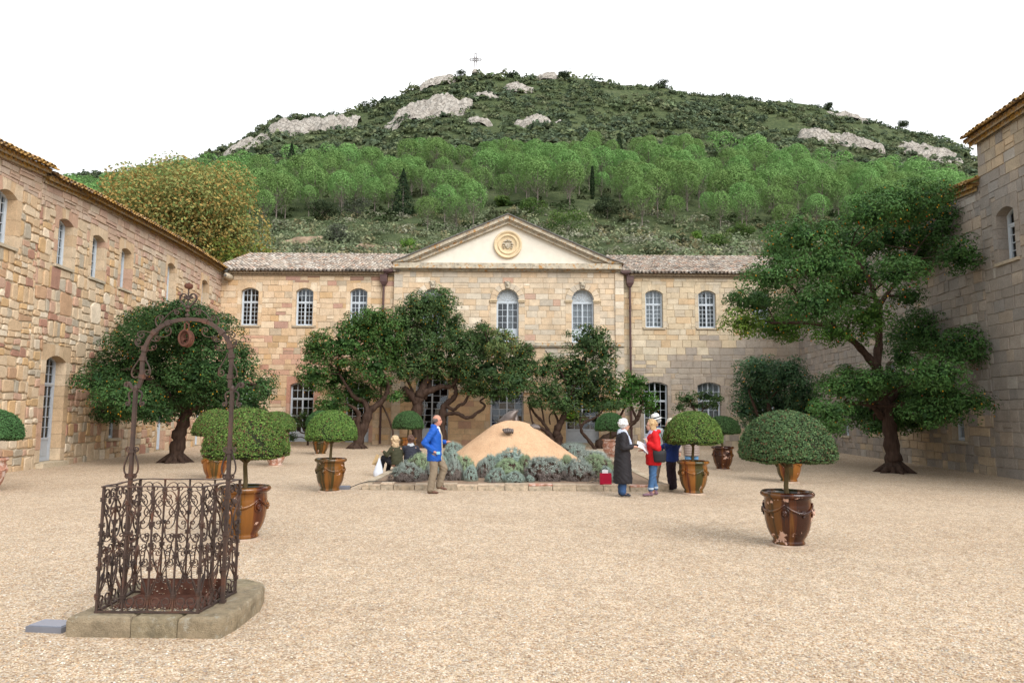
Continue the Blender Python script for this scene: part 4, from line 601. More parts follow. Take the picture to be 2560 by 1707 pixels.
def arch_z(op, x):
    t = (x-(op['x0']+op['x1'])/2)/((op['x1']-op['x0'])/2); t = max(-1, min(1, t))
    if op.get('round'): return op['sp']+(op['ap']-op['sp'])*math.sqrt(max(0, 1-t*t))
    return op['sp']+(op['ap']-op['sp'])*(1-t*t)
def shade(c, k): return (c[0]*k, c[1]*k, c[2]*k, 1)
def pick(rng, pal, blend=True):
    r = rng.random()*sum(p[0] for p in pal)
    for w, c in pal:
        r -= w
        if r <= 0: break
    v = rng.uniform(0.93, 1.07); h = rng.uniform(-.02, .02)
    W_ = sum(p[0] for p in pal); mean = [sum(p[0]*p[1][i] for p in pal)/W_ for i in range(3)]
    k = .22 if blend else 0; c = [c[i]*(1-k)+mean[i]*k for i in range(3)]; l = sum(c)/3; c = [c[i]*.87+l*.13 for i in range(3)]
    return (c[0]*v*(1+h), c[1]*v, c[2]*v*(1-h), 1)
PAL_WARM = [(5, (.46, .355, .235)), (4, (.42, .29, .165)), (2.2, (.37, .215, .15)), (1.6, (.43, .27, .115)), (0.9, (.25, .105, .075)), (1.6, (.30, .27, .21)), (1.6, (.52, .44, .33)), (0.9, (.34, .19, .10))]
PAL_TOP = [(4, (.38, .29, .22)), (3, (.37, .25, .18)), (2, (.34, .22, .17)), (1, (.42, .34, .25))]
PAL_BACKL = [(5, (.50, .375, .245)), (4, (.48, .335, .195)), (2, (.54, .44, .31)), (0.9, (.33, .17, .135)), (0.5, (.24, .12, .09)), (1, (.46, .29, .13)), (0.7, (.34, .28, .20))]
PAL_BACKLP = [(4, (.42, .24, .17)), (3, (.48, .33, .19)), (2, (.36, .17, .12)), (2, (.52, .40, .27)), (1, (.40, .26, .12))]
PAL_PAV = [(5, (.49, .385, .265)), (3, (.48, .345, .21)), (2, (.42, .355, .27)), (1.4, (.55, .47, .36)), (0.5, (.38, .22, .16)), (1.4, (.37, .33, .27))]
PAL_PAVLOW = [(5, (.50, .335, .175)), (3, (.47, .29, .15)), (2, (.43, .32, .21)), (0.6, (.34, .18, .12))]
PAL_BACKR = [(4, (.45, .36, .235)), (3, (.42, .345, .235)), (2, (.39, .33, .245)), (1, (.45, .31, .17)), (1, (.47, .40, .29))]
PAL_BACKRG = [(4, (.29, .245, .20)), (3, (.32, .27, .215)), (2, (.26, .225, .19)), (.7, (.36, .28, .20))]
PAL_GREY = [(4, (.225, .195, .165)), (3, (.25, .215, .18)), (2, (.205, .185, .165)), (0.7, (.29, .23, .17)), (0.6, (.31, .28, .24))]
PAL_RLOW = [(3, (.30, .24, .165)), (3, (.36, .27, .17)), (2, (.26, .215, .16)), (1, (.40, .30, .19))]

def make_wall(b, Lx, top, ops, rng, rubble, palf, mstone, mmortar, x_start=0.0, pieces=300, yoff=0.0, extra_cuts=(), topf=None, small=1.0):
    polys = layout(Lx, top, rng, rubble, x_start, small)
    if topf:
        polys = [([(x, z+(topf(x)-top)*max(0, (z-8.0)/(top-8.0))) for x, z in p], d) for p, d in polys]
    for o in ops:
        sw = o.get('sw', 0.2); ah = o.get('ah', 0.3)
        polys = cut_rect(polys, o['x0']-sw, o['x1']+sw, o['z0']-o.get('sill', 0.12), o['ap']+ah)
    for c in extra_cuts: polys = cut_rect(polys, *c)
    items = []                       # (poly, y_front, y_back, color, inset)
    for p, d in polys:
        cx = sum(a[0] for a in p)/len(p); cz = sum(a[1] for a in p)/len(p)
        items.append((p, -d, 0.06, pick(rng, palf(cx, cz, rng)), 0.012+0.02*rubble, 0.006+0.012*rubble))
    for o in ops:
        sw = o.get('sw', 0.2); ah = o.get('ah', 0.3); dp = o.get('deep', 0.36); pal = o.get('pal') or palf((o['x0']+o['x1'])/2, o['z0']+1, rng)
        pal = pal[:3] if not o.get('pal') else pal
        z = o['z0']; alt = 0
        zt = o['ap']+ah
        while z < o['sp']-0.05:
            h = rng.uniform(0.28, 0.46); z1 = min(o['sp'], z+h)
            if o['sp']-z1 < 0.15: z1 = o['sp']
            for s in (0, 1):
                xa, xb = (o['x0']-sw, o['x0']) if s == 0 else (o['x1'], o['x1']+sw)
                items.append(([(xa+.006, z+.004), (xb, z+.004), (xb, z1-.004), (xa+.006 if s == 0 else xa, z1-.004)], -0.012-0.006*alt, dp, pick(rng, pal), 0.006, 0.004))
            z = z1; alt ^= 1
        if not o.get('noarch'):
            n = 12; K = o.get('vous', 5)
            for q in range(K):
                ta, tb = q/K, (q+1)/K
                X0, X1 = o['x0']-(sw if q == 0 else 0), o['x1']+(sw if q == K-1 else 0)
                xa = o['x0']+(o['x1']-o['x0'])*ta; xb = o['x0']+(o['x1']-o['x0'])*tb
                lean = 0.10*(ta-.5)*2; lean2 = 0.10*(tb-.5)*2
                bot = [(xa+(xb-xa)*i/3, arch_z(o, xa+(xb-xa)*i/3)) for i in range(4)]
                if q == 0: bot = [(o['x0']-sw+.006, o['sp'])]+bot
                if q == K-1: bot = bot+[(o['x1']+sw-.006, o['sp'])]
                tl = (o['x0']-sw+.006 if q == 0 else xa+lean, zt-.005); tr = (o['x1']+sw-.006 if q == K-1 else xb+lean2, zt-.005)
                poly = bot+[tr, tl]
                cx = sum(a[0] for a in poly)/len(poly)
                poly = [(p_[0]+(0.004 if p_[0] < cx else -0.004), p_[1]) for p_ in poly]
                items.append((poly, -0.014, dp, pick(rng, pal), 0.0, 0.0))
        if not o.get('nosill'):
            e = o.get('sillout', 0.07)
            sz = o.get('sill', 0.12)
            items.append(([(o['x0']-.13, o['z0']-sz+.03), (o['x1']+.13, o['z0']-sz+.03), (o['x1']+.13, o['z0']), (o['x0']-.13, o['z0'])], -e, dp, (.33, .28, .21, 1), 0.012, 0.012))
    # sort by how large they show
    Mx = b.matrix_basis
    sc = []
    for i, it in enumerate(items):
        p = it[0]; cx = sum(a[0] for a in p)/len(p); cz = sum(a[1] for a in p)/len(p)
        w = Mx @ Vector((cx, yoff, cz)); d = (w-CAMP)
        vis = 1 if (w.y > 2 and abs(w.x/w.y) < 0.76) else 0
        nrm = Mx.to_3x3() @ Vector((0, -1, 0)); cs = max(0.02, -(d.normalized().dot(nrm)))
        sc.append((-(area(p)*cs/d.length_squared)*vis, i))
    sc.sort(); big = set(i for _, i in sc[:pieces])
    rest = MB()
    for i, (p, y0, y1, c, ins, bev) in enumerate(items):
        if i in big:
            mb = MB(); mb.cur = c
            cx = sum(a[0] for a in p)/len(p); cz = sum(a[1] for a in p)/len(p)
            mb.prism([(a[0]-cx, a[1]-cz) for a in p], y0, y1, ins, bev)
            mb.build('stone', mstone, b, loc=(cx, yoff, cz))
        else:
            rest.cur = c; rest.prism(p, y0+yoff, y1+yoff, ins, bev)
    if rest.f: tag(rest.build('stonework', mstone, b), kind='stuff')
    # mortar core with holes
    core = MB(); xs = sorted(set([x_start, Lx]+[o['x0'] for o in ops]+[o['x1'] for o in ops]))
    yc = 0.012+yoff
    for a in range(len(xs)-1):
        xa, xb = xs[a], xs[a+1]; xm = (xa+xb)/2
        hs = sorted([(o['z0'], o['ap']) for o in ops if o['x0'] < xm < o['x1']])
        z = -0.1
        tt = topf(xm)-0.02 if topf else top
        for (h0, h1) in hs:
            core.poly([(xa, yc, z), (xb, yc, z), (xb, yc, h0), (xa, yc, h0)]); z = h1
        core.poly([(xa, yc, z), (xb, yc, z), (xb, yc, tt), (xa, yc, tt)])
    core.build('mortar_bed', mmortar, b)
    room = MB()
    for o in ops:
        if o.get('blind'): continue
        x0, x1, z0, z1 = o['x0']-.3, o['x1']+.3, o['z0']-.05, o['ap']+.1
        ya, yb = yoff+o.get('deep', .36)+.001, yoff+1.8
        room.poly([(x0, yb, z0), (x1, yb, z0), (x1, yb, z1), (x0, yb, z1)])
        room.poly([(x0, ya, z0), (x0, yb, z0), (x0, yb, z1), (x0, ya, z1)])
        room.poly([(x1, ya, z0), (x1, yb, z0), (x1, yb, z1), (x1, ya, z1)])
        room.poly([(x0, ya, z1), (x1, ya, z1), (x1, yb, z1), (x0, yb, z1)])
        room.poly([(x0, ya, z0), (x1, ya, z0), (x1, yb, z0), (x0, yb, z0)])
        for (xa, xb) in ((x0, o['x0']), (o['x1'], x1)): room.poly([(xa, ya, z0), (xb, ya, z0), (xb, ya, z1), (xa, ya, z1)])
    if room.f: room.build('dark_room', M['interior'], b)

def window(b, o, rng, y=0.24, cols=2, rows=5, top_rows=2, transom=None, panel=None, mat='paint_pale', curtain=None, kind='window', leaves_=2, fan=False, open_left=False):
    """frame, leaves, glazing bars, panes; panel = height of the solid part at the bottom"""
    x0, x1, z0 = o['x0'], o['x1'], o['z0']; N = (0, 1, 0); xc = (x0+x1)/2
    root = MB(); m = M[mat]; t = 0.05
    def P(x, z): return (x, y, z)
    arch = [(x0+t/2+(x1-x0-t)*i/10) for i in range(11)]
    af = lambda x: arch_z(o, x)
    path = [P(x0+t/2, z0)]+[P(x, af(x)-t/2) for x in arch]+[P(x1-t/2, z0)]
    root.strip(path, N, 0.09, t)
    root.box(x0+t, x1-t, y-.05, y+.05, z0, z0+.06)
    if transom:
        root.box(x0+t, x1-t, y-.045, y+.045, transom-.035, transom+.035)
    win = root.build(kind, m, b)
    lw = (x1-x0-2*t-0.0)/leaves_
    pz0 = z0+.06
    bars = MB()
    def pane_grid(xa, xb, za, zb, nc, nr, clip):
        gb = 0.011
        for i in range(nc):
            for k in range(nr):
                a0 = xa+(xb-xa)*i/nc+gb; a1 = xa+(xb-xa)*(i+1)/nc-gb
                c0 = za+(zb-za)*k/nr+gb; c1 = za+(zb-za)*(k+1)/nr-gb
                pts = [(a0, c0), (a1, c0)]
                if clip:
                    tp = [(a1+(a0-a1)*q/3, min(c1, af(a1+(a0-a1)*q/3)-t-.005)) for q in range(4)]
                    if max(p[1] for p in tp) < c0+.04: continue
                    pts += [(px, max(pz, c0+.005)) for px, pz in tp]
                else: pts += [(a1, c1), (a0, c1)]
                cx, cz = (a0+a1)/2, (c0+c1)/2
                tl, tl2 = rng.uniform(-.012, .012), rng.uniform(-.012, .012)
                mb = MB(); mb.poly([(px-cx, (px-cx)*tl+(pz-cz)*tl2, pz-cz) for px, pz in pts])
                mb.build('pane', M['glass'], win, loc=(cx, y+.01, cz), colors=False)
        for i in range(1, nc):
            xx = xa+(xb-xa)*i/nc; zt = min(zb, af(xx)-t) if clip else zb
            bars.box(xx-gb, xx+gb, y-.015, y+.025, za, zt)
        for k in range(1, nr):
            zz = za+(zb-za)*k/nr
            if clip and zz > af(xa+.02)-t:
                continue
            bars.box(xa, xb, y-.014, y+.024, zz-gb, zz+gb)
    zt_main = (transom-.035) if transom else (o['ap'] if not fan else o['sp'])
    for li in range(leaves_):
        xa = x0+t+lw*li; xb = xa+lw
        za = pz0; s = 0.04
        bars.box(xa+.002, xa+s, y-.03, y+.03, za, min(zt_main, af(xa+s)-t)); bars.box(xb-s, xb-.002, y-.03, y+.03, za, min(zt_main, af(xb-s)-t))
        bars.box(xa+s, xb-s, y-.029, y+.029, za, za+s)
        if transom: bars.box(xa+s, xb-s, y-.029, y+.029, zt_main-s, zt_main)
        gz0 = za+s
        if panel:
            bars.box(xa+s, xb-s, y-.028, y+.028, panel-.04, panel+.04)
            pm = MB(); pm.box(xa+s, xb-s, y-.012, y+.012, za+s, panel-.04)
            pm.box(xa+s+.05, xb-s-.05, y-.02, y-.011, za+s+.05, panel-.09)
            pm.build('door_panel', m, win); gz0 = panel+.04
        pane_grid(xa+s, xb-s, gz0, (zt_main-s) if transom else o['ap']-.02, cols, rows, not transom)
    if transom and not fan:
        for li in range(leaves_):
            xa = x0+t+lw*li; xb = xa+lw
            bars.box(xa+.002, xa+.03, y-.03, y+.03, transom+.035, max(transom+.05, af(xa+.03)-t)); bars.box(xb-.03, xb-.002, y-.03, y+.03, transom+.035, max(transom+.05, af(xb-.03)-t))
            pane_grid(xa+.03, xb-.03, transom+.035, o['ap']-t, cols, top_rows, True)
    if fan:      # solid painted half-round light with radiating ribs
        r = (x1-x0)/2-t; zc = transom+.035
        fm = MB(); pts = [(xc+r*math.cos(PI*i/20), zc+(af(xc)-t-zc)*math.sin(PI*i/20)) for i in range(21)]
        fm.prism(pts, y+.0, y+.02); fm.build('fanlight_board', M['curtain'], win)
        H = af(xc)-t-zc
        for a in (30, 60, 90, 120, 150):
            ca, sa = math.cos(R(a)), math.sin(R(a))
            bars.strip([(xc+ca*.08, y-.01, zc+sa*.08), (xc+ca*r*.97, y-.01, zc+sa*H*.97)], N, .03, .022)
        bars.strip([(xc+.1*math.cos(PI*i/8), y-.012, zc+.1*math.sin(PI*i/8)) for i in range(9)], N, .034, .03)
        for (a0, a1) in ((0, 60), (60, 120), (120, 180)):
            pts = []
            for i in range(9):
                a = R(a0+(a1-a0)*i/8); rr = r*(0.94-0.36*math.sin(PI*i/8))
                pts.append((xc+math.cos(a)*rr, y-.011, zc+math.sin(a)*rr*H/r))
            bars.strip(pts, N, .03, .02)
    if bars.f: bars.build('glazing_bars', m, win, colors=False)
    if curtain:
        for (u0, u1) in curtain:
            cm = MB(); xa, xb = x0+(x1-x0)*u0, x0+(x1-x0)*u1; n = 24
            zb_ = (panel or z0)+.02; ztc = o['ap']-.03
            for i in range(n):
                a, c = xa+(xb-xa)*i/n, xa+(xb-xa)*(i+1)/n
                ya = y+.14+.025*math.sin(i*1.9); yb = y+.14+.025*math.sin((i+1)*1.9)
                cm.poly([(a, ya, zb_), (c, yb, zb_), (c, yb, min(ztc, af(c)-.03)), (a, ya, min(ztc, af(a)-.03))])
            cm.build('curtain', M['curtain'], win, smooth=True)
    return win

TILE_PAL = [(4, (.47, .37, .29)), (3, (.52, .44, .36)), (2, (.38, .30, .245)), (2.0, (.57, .51, .44)), (0.9, (.50, .32, .23)), (1.6, (.30, .26, .22))]
TILE_Y = [(3, (.40, .24, .08)), (2, (.30, .17, .08)), (2, (.22, .15, .10)), (1, (.45, .30, .14))]
def roof(b, x0, x1, zef, rows, slope, rng, pal, mat, overhang=0.35, col=0.21, pieces=300, skirt=True, yoff=0.0, deck_rows=None, clipf=None, genoise=2):
    """canal-tile roof rising into the building; zef(x) = height of the eave's top edge at the wall line"""
    rf = MB(); S = math.tan(slope); cs = math.cos(slope)
    nrow = deck_rows or rows
    yb = nrow*0.36*cs
    rf.poly([(x0, yoff-overhang+.08, zef(x0)-S*overhang-.0), (x1, yoff-overhang+.08, zef(x1)-S*overhang), (x1, yoff+yb, zef(x1)+S*yb-.03), (x0, yoff+yb, zef(x0)+S*yb-.03)])
    rf.c = [(.14, .105, .085, 1)]
    deck = rf.build('roof', mat, b)
    ncol = int((x1-x0)/col); tiles = []
    for r_ in range(rows):
        for c in range(ncol):
            xx = x0+(c+.5)*(x1-x0)/ncol; yy = -overhang+r_*0.36*cs
            if clipf and not clipf(xx, yy+yoff): continue
            tiles.append((xx+rng.uniform(-.012, .012), yy+rng.uniform(-.02, .02), zef(xx)+S*yy+0.02+rng.uniform(-.006, .01), shade(pick(rng, pal, False), rng.choice((.66, .85, 1.0, 1.0, 1.12))), r_))
    def tile_geo(mb, x, y, z, up):
        n = 5; L_ = 0.44; b0 = len(mb.v)
        for e, (dy, dz, rr) in enumerate(((0, 0.035, 0.098), (L_*cs, L_*math.sin(slope)-0.0, 0.082))):
            for k in range(n+1):
                a = PI*k/n
                mb.v.append((x+math.cos(a)*rr, y+dy, z+dz+math.sin(a)*rr*0.85))
        for k in range(n): mb.face((b0+k, b0+k+1, b0+n+1+k+1, b0+n+1+k))
        # thickness at the lower end
        b1 = len(mb.v)
        for k in range(n+1):
            a = PI*k/n; mb.v.append((x+math.cos(a)*.08, y+.001, z+.035+math.sin(a)*.08*0.85-.004))
        for k in range(n): mb.face((b0+k+1, b0+k, b1+k, b1+k+1))
        if up == 0:    # eave: channel tile mouth below
            b2 = len(mb.v); xc_ = x+col/2
            for (dy, dz) in ((-.03, -.01), (.35, .35*S-.01)):
                for k in range(n+1):
                    a = PI+PI*k/n; mb.v.append((xc_+math.cos(a)*.1, y+dy, z+dz+.06+math.sin(a)*.075))
            for k in range(n): mb.face((b2+k, b2+k+1, b2+n+1+k+1, b2+n+1+k))
    Mx = b.matrix_basis; idx = []
    for i, t in enumerate(tiles):
        w = Mx @ Vector((t[0], t[1]+yoff, t[2])); vis = w.y > 2 and abs(w.x/w.y) < .75
        idx.append((-1.0/(w-CAMP).length if vis else 0, i))
    idx.sort(); big = set(i for _, i in idx[:pieces]); rest = MB()
    for i, (x, y, z, c, up) in enumerate(tiles):
        if i in big:
            mb = MB(); mb.cur = c; tile_geo(mb, 0, 0, 0, up); mb.build('tile', mat, deck, loc=(x, y+yoff, z))
        else:
            rest.cur = c; tile_geo(rest, x, y+yoff, z, up)
    if rest.f: tag(rest.build('tiles', mat, deck), kind='stuff')
    # corbel courses of half tiles under the eave
    g = MB()
    for k in range(genoise):
        yk = yoff-overhang+.10+.12*k; zk = -0.12-.105*k
        cc = int((x1-x0)/.2)
        for c in range(cc):
            xx = x0+(c+.5+.5*(k % 2))*.2
            if xx > x1-.1: continue
            if clipf and not clipf(xx, yk): continue
            ze = zef(xx)-S*overhang+zk+.055
            g.cur = pick(rng, pal); b0 = len(g.v)
            for (yy) in (yk, yoff+.02):
                for q in range(5):
                    a = PI*q/4; g.v.append((xx+math.cos(a)*.09, yy, ze+math.sin(a)*.07))
            for q in range(4): g.face((b0+q, b0+q+1, b0+5+q+1, b0+5+q))
        segs = 12
        for sgi in range(segs):
            xa, xb = x0+(x1-x0)*sgi/segs, x0+(x1-x0)*(sgi+1)/segs
            if clipf and not clipf((xa+xb)/2, yk): continue
            for (za, zb_) in ((.125, .125),):
                g.cur = (.36, .28, .19, 1)
                z0a, z0b = zef(xa)-S*overhang+zk, zef(xb)-S*overhang+zk
                g.poly([(xa, yk+.015, z0a+.12), (xb, yk+.015, z0b+.12), (xb, yoff+.02, z0b+.12), (xa, yoff+.02, z0a+.12)])
                g.poly([(xa, yk+.015, z0a+.12), (xb, yk+.015, z0b+.12), (xb, yk+.015, z0b+.145), (xa, yk+.015, z0a+.145)])
                g.poly([(xa, yk+.06, z0a+.0), (xb, yk+.06, z0b+.0), (xb, yk+.06, z0b+.12), (xa, yk+.06, z0a+.12)])
    if g.f: g.build('eave_corbels', mat, b)
    return deck

rngB = random.Random(7)
def op(xc, w, z0, sp, ap, **k): return dict(x0=xc-w/2, x1=xc+w/2, z0=z0, sp=sp, ap=ap, **k)
FY = 37.5
# ---- back range, left wing
bl = empty('stone_wing', (-15.9, FY, 0))
tag(bl, 'warm sandstone wing left of the pediment, with three arched upper windows and a tiled roof', 'building', 'wings round the courtyard')
X0 = 15.9
opsL = [op(-14.28+X0, .95, 6.35, 8.22, 8.42), op(-11.3+X0, .95, 6.35, 8.22, 8.42), op(-8.36+X0, .95, 6.35, 8.22, 8.42),
        op(-14.28+X0, 1.28, .12, 3.13, 3.31, nosill=True), op(-11.26+X0, 1.28, .12, 3.13, 3.31, nosill=True), op(-8.27+X0, 1.28, .12, 3.13, 3.31, nosill=True)]
def palL(x, z, rng):
    if z < 5.9 and x < 8.5 and rng.random() < .6: return PAL_BACKLP
    return PAL_BACKL
make_wall(bl, 9.5, 9.22, opsL, rngB, 0.34, palL, M['stone_warm'], M['mortar_warm'])
for i, o in enumerate(opsL):
    if i < 3: window(bl, o, rngB, transom=7.66, cols=2, rows=5, top_rows=2)
    else: window(bl, o, rngB, transom=2.42, cols=2, rows=4, top_rows=2, panel=.62, kind='french_door')
roof(bl, -.55, 9.75, lambda x: 9.42, 17, R(21), rngB, TILE_PAL, M['tile'], overhang=.34)
# ---- back range, right wing
br = empty('stone_wing', (6.05, FY, 0))
tag(br, 'pale buff and grey sandstone wing right of the pediment, half hidden by the big tree', 'building', 'wings round the courtyard')
XR = 6.05
opsR = [op(7.71-XR, .95, 6.35, 8.22, 8.42), op(10.6-XR, .95, 6.35, 8.22, 8.42), op(13.5-XR, .95, 6.35, 8.22, 8.42),
        op(7.73-XR, 1.28, .12, 3.25, 3.42, nosill=True, pal=PAL_BACKRG), op(10.6-XR, 1.24, .12, 3.25, 3.42, nosill=True, pal=PAL_BACKRG), op(13.5-XR, 1.24, .12, 3.25, 3.42, nosill=True)]
def palR(x, z, rng):
    g = (5.4-z)*.35+(x-3)*.16+rng.uniform(-.35, .35)
    if z < 1.7: return PAL_BACKR if rng.random() < .6 else PAL_BACKRG
    return PAL_BACKRG if g > .25 else PAL_BACKR
make_wall(br, 9.55, 9.22, opsR, rngB, 0.28, palR, M['stone_warm'], M['mortar_warm'])
for i, o in enumerate(opsR):
    if i < 3: window(br, o, rngB, transom=7.66, cols=2, rows=5, top_rows=2, curtain=[(0.04, .44), (.56, .96)] if i else [(0.03, .97)])
    else: window(br, o, rngB, transom=2.42, cols=2, rows=4, top_rows=2, panel=.62, kind='french_door', curtain=[(.03, .97)] if i == 4 else None)
roof(br, -.2, 9.9, lambda x: 9.42, 17, R(21), rngB, TILE_PAL, M['tile'], overhang=.34)
# ---- pavilion
pv = empty('stone_pavilion', (-6.4, FY-.12, 0))
tag(pv, 'central pavilion in smooth ashlar with a cream triangular pediment and a round carved medallion', 'building', 'wings round the courtyard')
XP = 6.4
PW = 12.42
opsP = []
for cx in (-4.31, -.25, 3.82):
    opsP.append(op(cx+XP, 1.2, 5.5, 7.8, 8.4, round=True, sw=.33, ah=.02, nosill=True, deep=.38, noarch=True))
for cx in (-4.27, -.25, 3.79):
    opsP.append(op(cx+XP, 1.78, .15, 3.0, 3.88, round=True, sw=.05, ah=.02, nosill=True, deep=.42, noarch=True))
def palP(x, z, rng): return PAL_PAVLOW if z < 2.8 or (z < 4.6 and rng.random() < .5) else PAL_PAV
cuts = [(-.1, PW+.1, 5.23, 5.48), (-.1, PW+.1, 2.79, 2.97)]
make_wall(pv, PW, 9.35, opsP, rngB, 0.12, palP, M['stone_pav'], M['mortar_warm'], extra_cuts=cuts)
for i, o in enumerate(opsP):
    xc = (o['x0']+o['x1'])/2; r0 = (o['x1']-o['x0'])/2
    up = i < 3
    ro = r0+(.33 if up else .26); K = 9
    for q in range(K):           # voussoirs of the round arch
        a0, a1 = PI*q/K+.008, PI*(q+1)/K-.008; mb = MB(); mb.cur = pick(rngB, PAL_PAV if up else PAL_PAVLOW)
        poly = [(xc+r0*math.cos(a0+(a1-a0)*k/3), o['sp']+(o['ap']-o['sp'])*math.sin(a0+(a1-a0)*k/3)) for k in range(4)]
        poly += [(xc+ro*math.cos(a1-(a1-a0)*k/3), o['sp']+(o['ap']-o['sp']+ro-r0)*math.sin(a1-(a1-a0)*k/3)) for k in range(4)]
        cx = sum(p[0] for p in poly)/8; cz = sum(p[1] for p in poly)/8
        mb.prism([(p[0]-cx, p[1]-cz) for p in poly][::-1], -.05 if up else -.03, .40, 0.01, .01); mb.build('voussoir', M['stone_pav'], pv, loc=(cx, 0, cz))
    # wall infill round the arch ring, outside it
    if up:
        ks = MB(); ks.cur = (.36, .31, .23, 1)
        ks.prism([(-.10, -.2), (.10, -.2), (.15, .14), (.17, .2), (-.17, .2), (-.15, .14)], -.13, 0, .02, .02)
        ks.ell((0, -.13, .02), (.085, .06, .10), 10, 6); ks.ell((-.09, -.12, .13), (.05, .04, .05), 8, 5); ks.ell((.09, -.12, .13), (.05, .04, .05), 8, 5)
        ks.build('keystone', M['cornice'], pv, loc=(xc, 0, 8.62))
        for s in (-1, 1):
            im = MB(); xa = xc+s*(r0+.16)
            im.cur = (.45, .36, .24, 1)
            im.box(xa-.21, xa+.21, -.12, .02, 7.74, 7.80); im.box(xa-.18, xa+.18, -.08, .02, 7.66, 7.74)
            im.build('impost', M['stone_pav'], pv)
    else:
        sp = MB(); sp.cur = (.33, .28, .2, 1); sp.box(o['x0']-.05, o['x1']+.05, -.25, .3, .0, .13); sp.build('door_step', M['stone_pav'], pv)
    if up:
        window(pv, o, rngB, transom=7.70, cols=2, rows=4, panel=6.22, kind='french_window', fan=True, curtain=([(.55, .78)] if i == 1 else [(.03, .97)]), mat='paint_pale')
    else:
        window(pv, o, rngB, transom=3.03, cols=2, rows=6, panel=.84, kind='french_door', fan=False, top_rows=2, mat='paint_grey')
rk = MB()
for (za, zb, y0) in ((5.23, 5.30, -.10), (5.30, 5.48, -.16)):
    n = 13
    for q in range(n):
        xa, xb = PW*q/n, PW*(q+1)/n; mb = MB(); mb.cur = (.4, .35, .27, 1); mb.box(-PW/n/2+.004, PW/n/2-.004, y0, .03, za, zb)
        mb.build('string_course_stone', M['cornice'], pv, loc=((xa+xb)/2, 0, 0))
for q in range(11):
    xa = PW*q/11; xm = xa+PW/22
    if any(o['x0']-.1 < xm < o['x1']+.1 for o in opsP[3:]): continue
    mb = MB(); mb.cur = (.36, .3, .22, 1); mb.box(-PW/22+.004, PW/22-.004, -.07, .03, 2.80, 2.97); mb.build('string_course_stone', M['stone_pav'], pv, loc=(xm, 0, 0))
for s in (0, 1):        # corner pilasters
    xa = -.02 if s == 0 else PW-.45; z = 0
    while z < 9.3:
        h = min(rngB.uniform(.3, .42), 9.345-z); 
        if z+h > 5.2 and z < 5.5: z = 5.5 if z >= 5.15 else z; h = min(h, 5.22-z) if z < 5.2 else h
        if h < .04: z = 5.49; continue
        mb = MB(); mb.cur = pick(rngB, PAL_PAV); mb.prism([(.003, .004), (.467, .004), (.467, h-.004), (.003, h-.004)], -.08, 0, .01, .01)
        mb.build('pilaster_stone', M['stone_pav'], pv, loc=(xa, 0, z)); z += h
# pediment
AP = (-.26+XP, 12.51); EL = (-6.57+XP, 9.78); ER = (6.03+XP, 9.72)
tp = MB(); tp.poly([(-5.9+XP, .06, 9.6), (5.4+XP, .06, 9.6), (-.26+XP, .06, 12.3)]); tp.build('pediment_plaster', M['plaster'], pv)
for (za, zb, yy, n) in ((9.35, 9.41, -.12, 12), (9.41, 9.47, -.20, 12), (9.47, 9.53, -.34, 12), (9.53, 9.775, -.28, 15)):
    xa0, xb0 = EL[0]+.12, ER[0]-.12
    for q in range(n):
        w_ = (xb0-xa0)/n; mb = MB(); mb.cur = (.5, .42, .3, 1); mb.box(-w_/2+.003, w_/2-.003, yy, .05, za, zb)
        mb.build('cornice_stone', M['cornice'], pv, loc=(xa0+w_*(q+.5), 0, 0))
for s in (0, 1):
    E_ = EL if s == 0 else ER; n = 9
    dx, dz = AP[0]-E_[0], AP[1]-E_[1]; ln = math.hypot(dx, dz); ux, uz = dx/ln, dz/ln; nx, nz = (uz, -ux) if s == 0 else (-uz, ux)
    if nz > 0: nx, nz = -nx, -nz
    for (t0, t1, yy) in ((0.0, .05, -.42), (.05, .25, -.34), (.25, .31, -.24), (.31, .46, -.14)):
        m0 = t0/abs(uz)*0; 
        for q in range(n):
            a, c = ln*q/n, ln*(q+1)/n
            pts = []
            for (al, tt) in ((a, t0), (c, t0), (c, t1), (a, t1)):
                px, pz = E_[0]+ux*al+nx*tt, E_[1]+uz*al+nz*tt
                if q == n-1 and al == c:       # meet at the apex on a vertical line
                    k = (AP[0]-px)/ux; px, pz = AP[0], pz+uz*k
                pts.append([px, pz])
            for p_ in pts: p_[1] = max(p_[1], 9.777)
            if area(pts) < .003: continue
            cx = sum(p[0] for p in pts)/4; cz = sum(p[1] for p in pts)/4
            if s == 1: pts = pts[::-1]
            mb = MB(); mb.cur = (.5, .42, .3, 1); mb.prism([(cx+(p[0]-cx)*.997-cx, p[1]-cz) for p in pts][::-1], yy, .05, 0, 0)
            mb.build('cornice_stone', M['cornice'] if t0 > 0 else M['lead'], pv, loc=(cx, 0, cz))
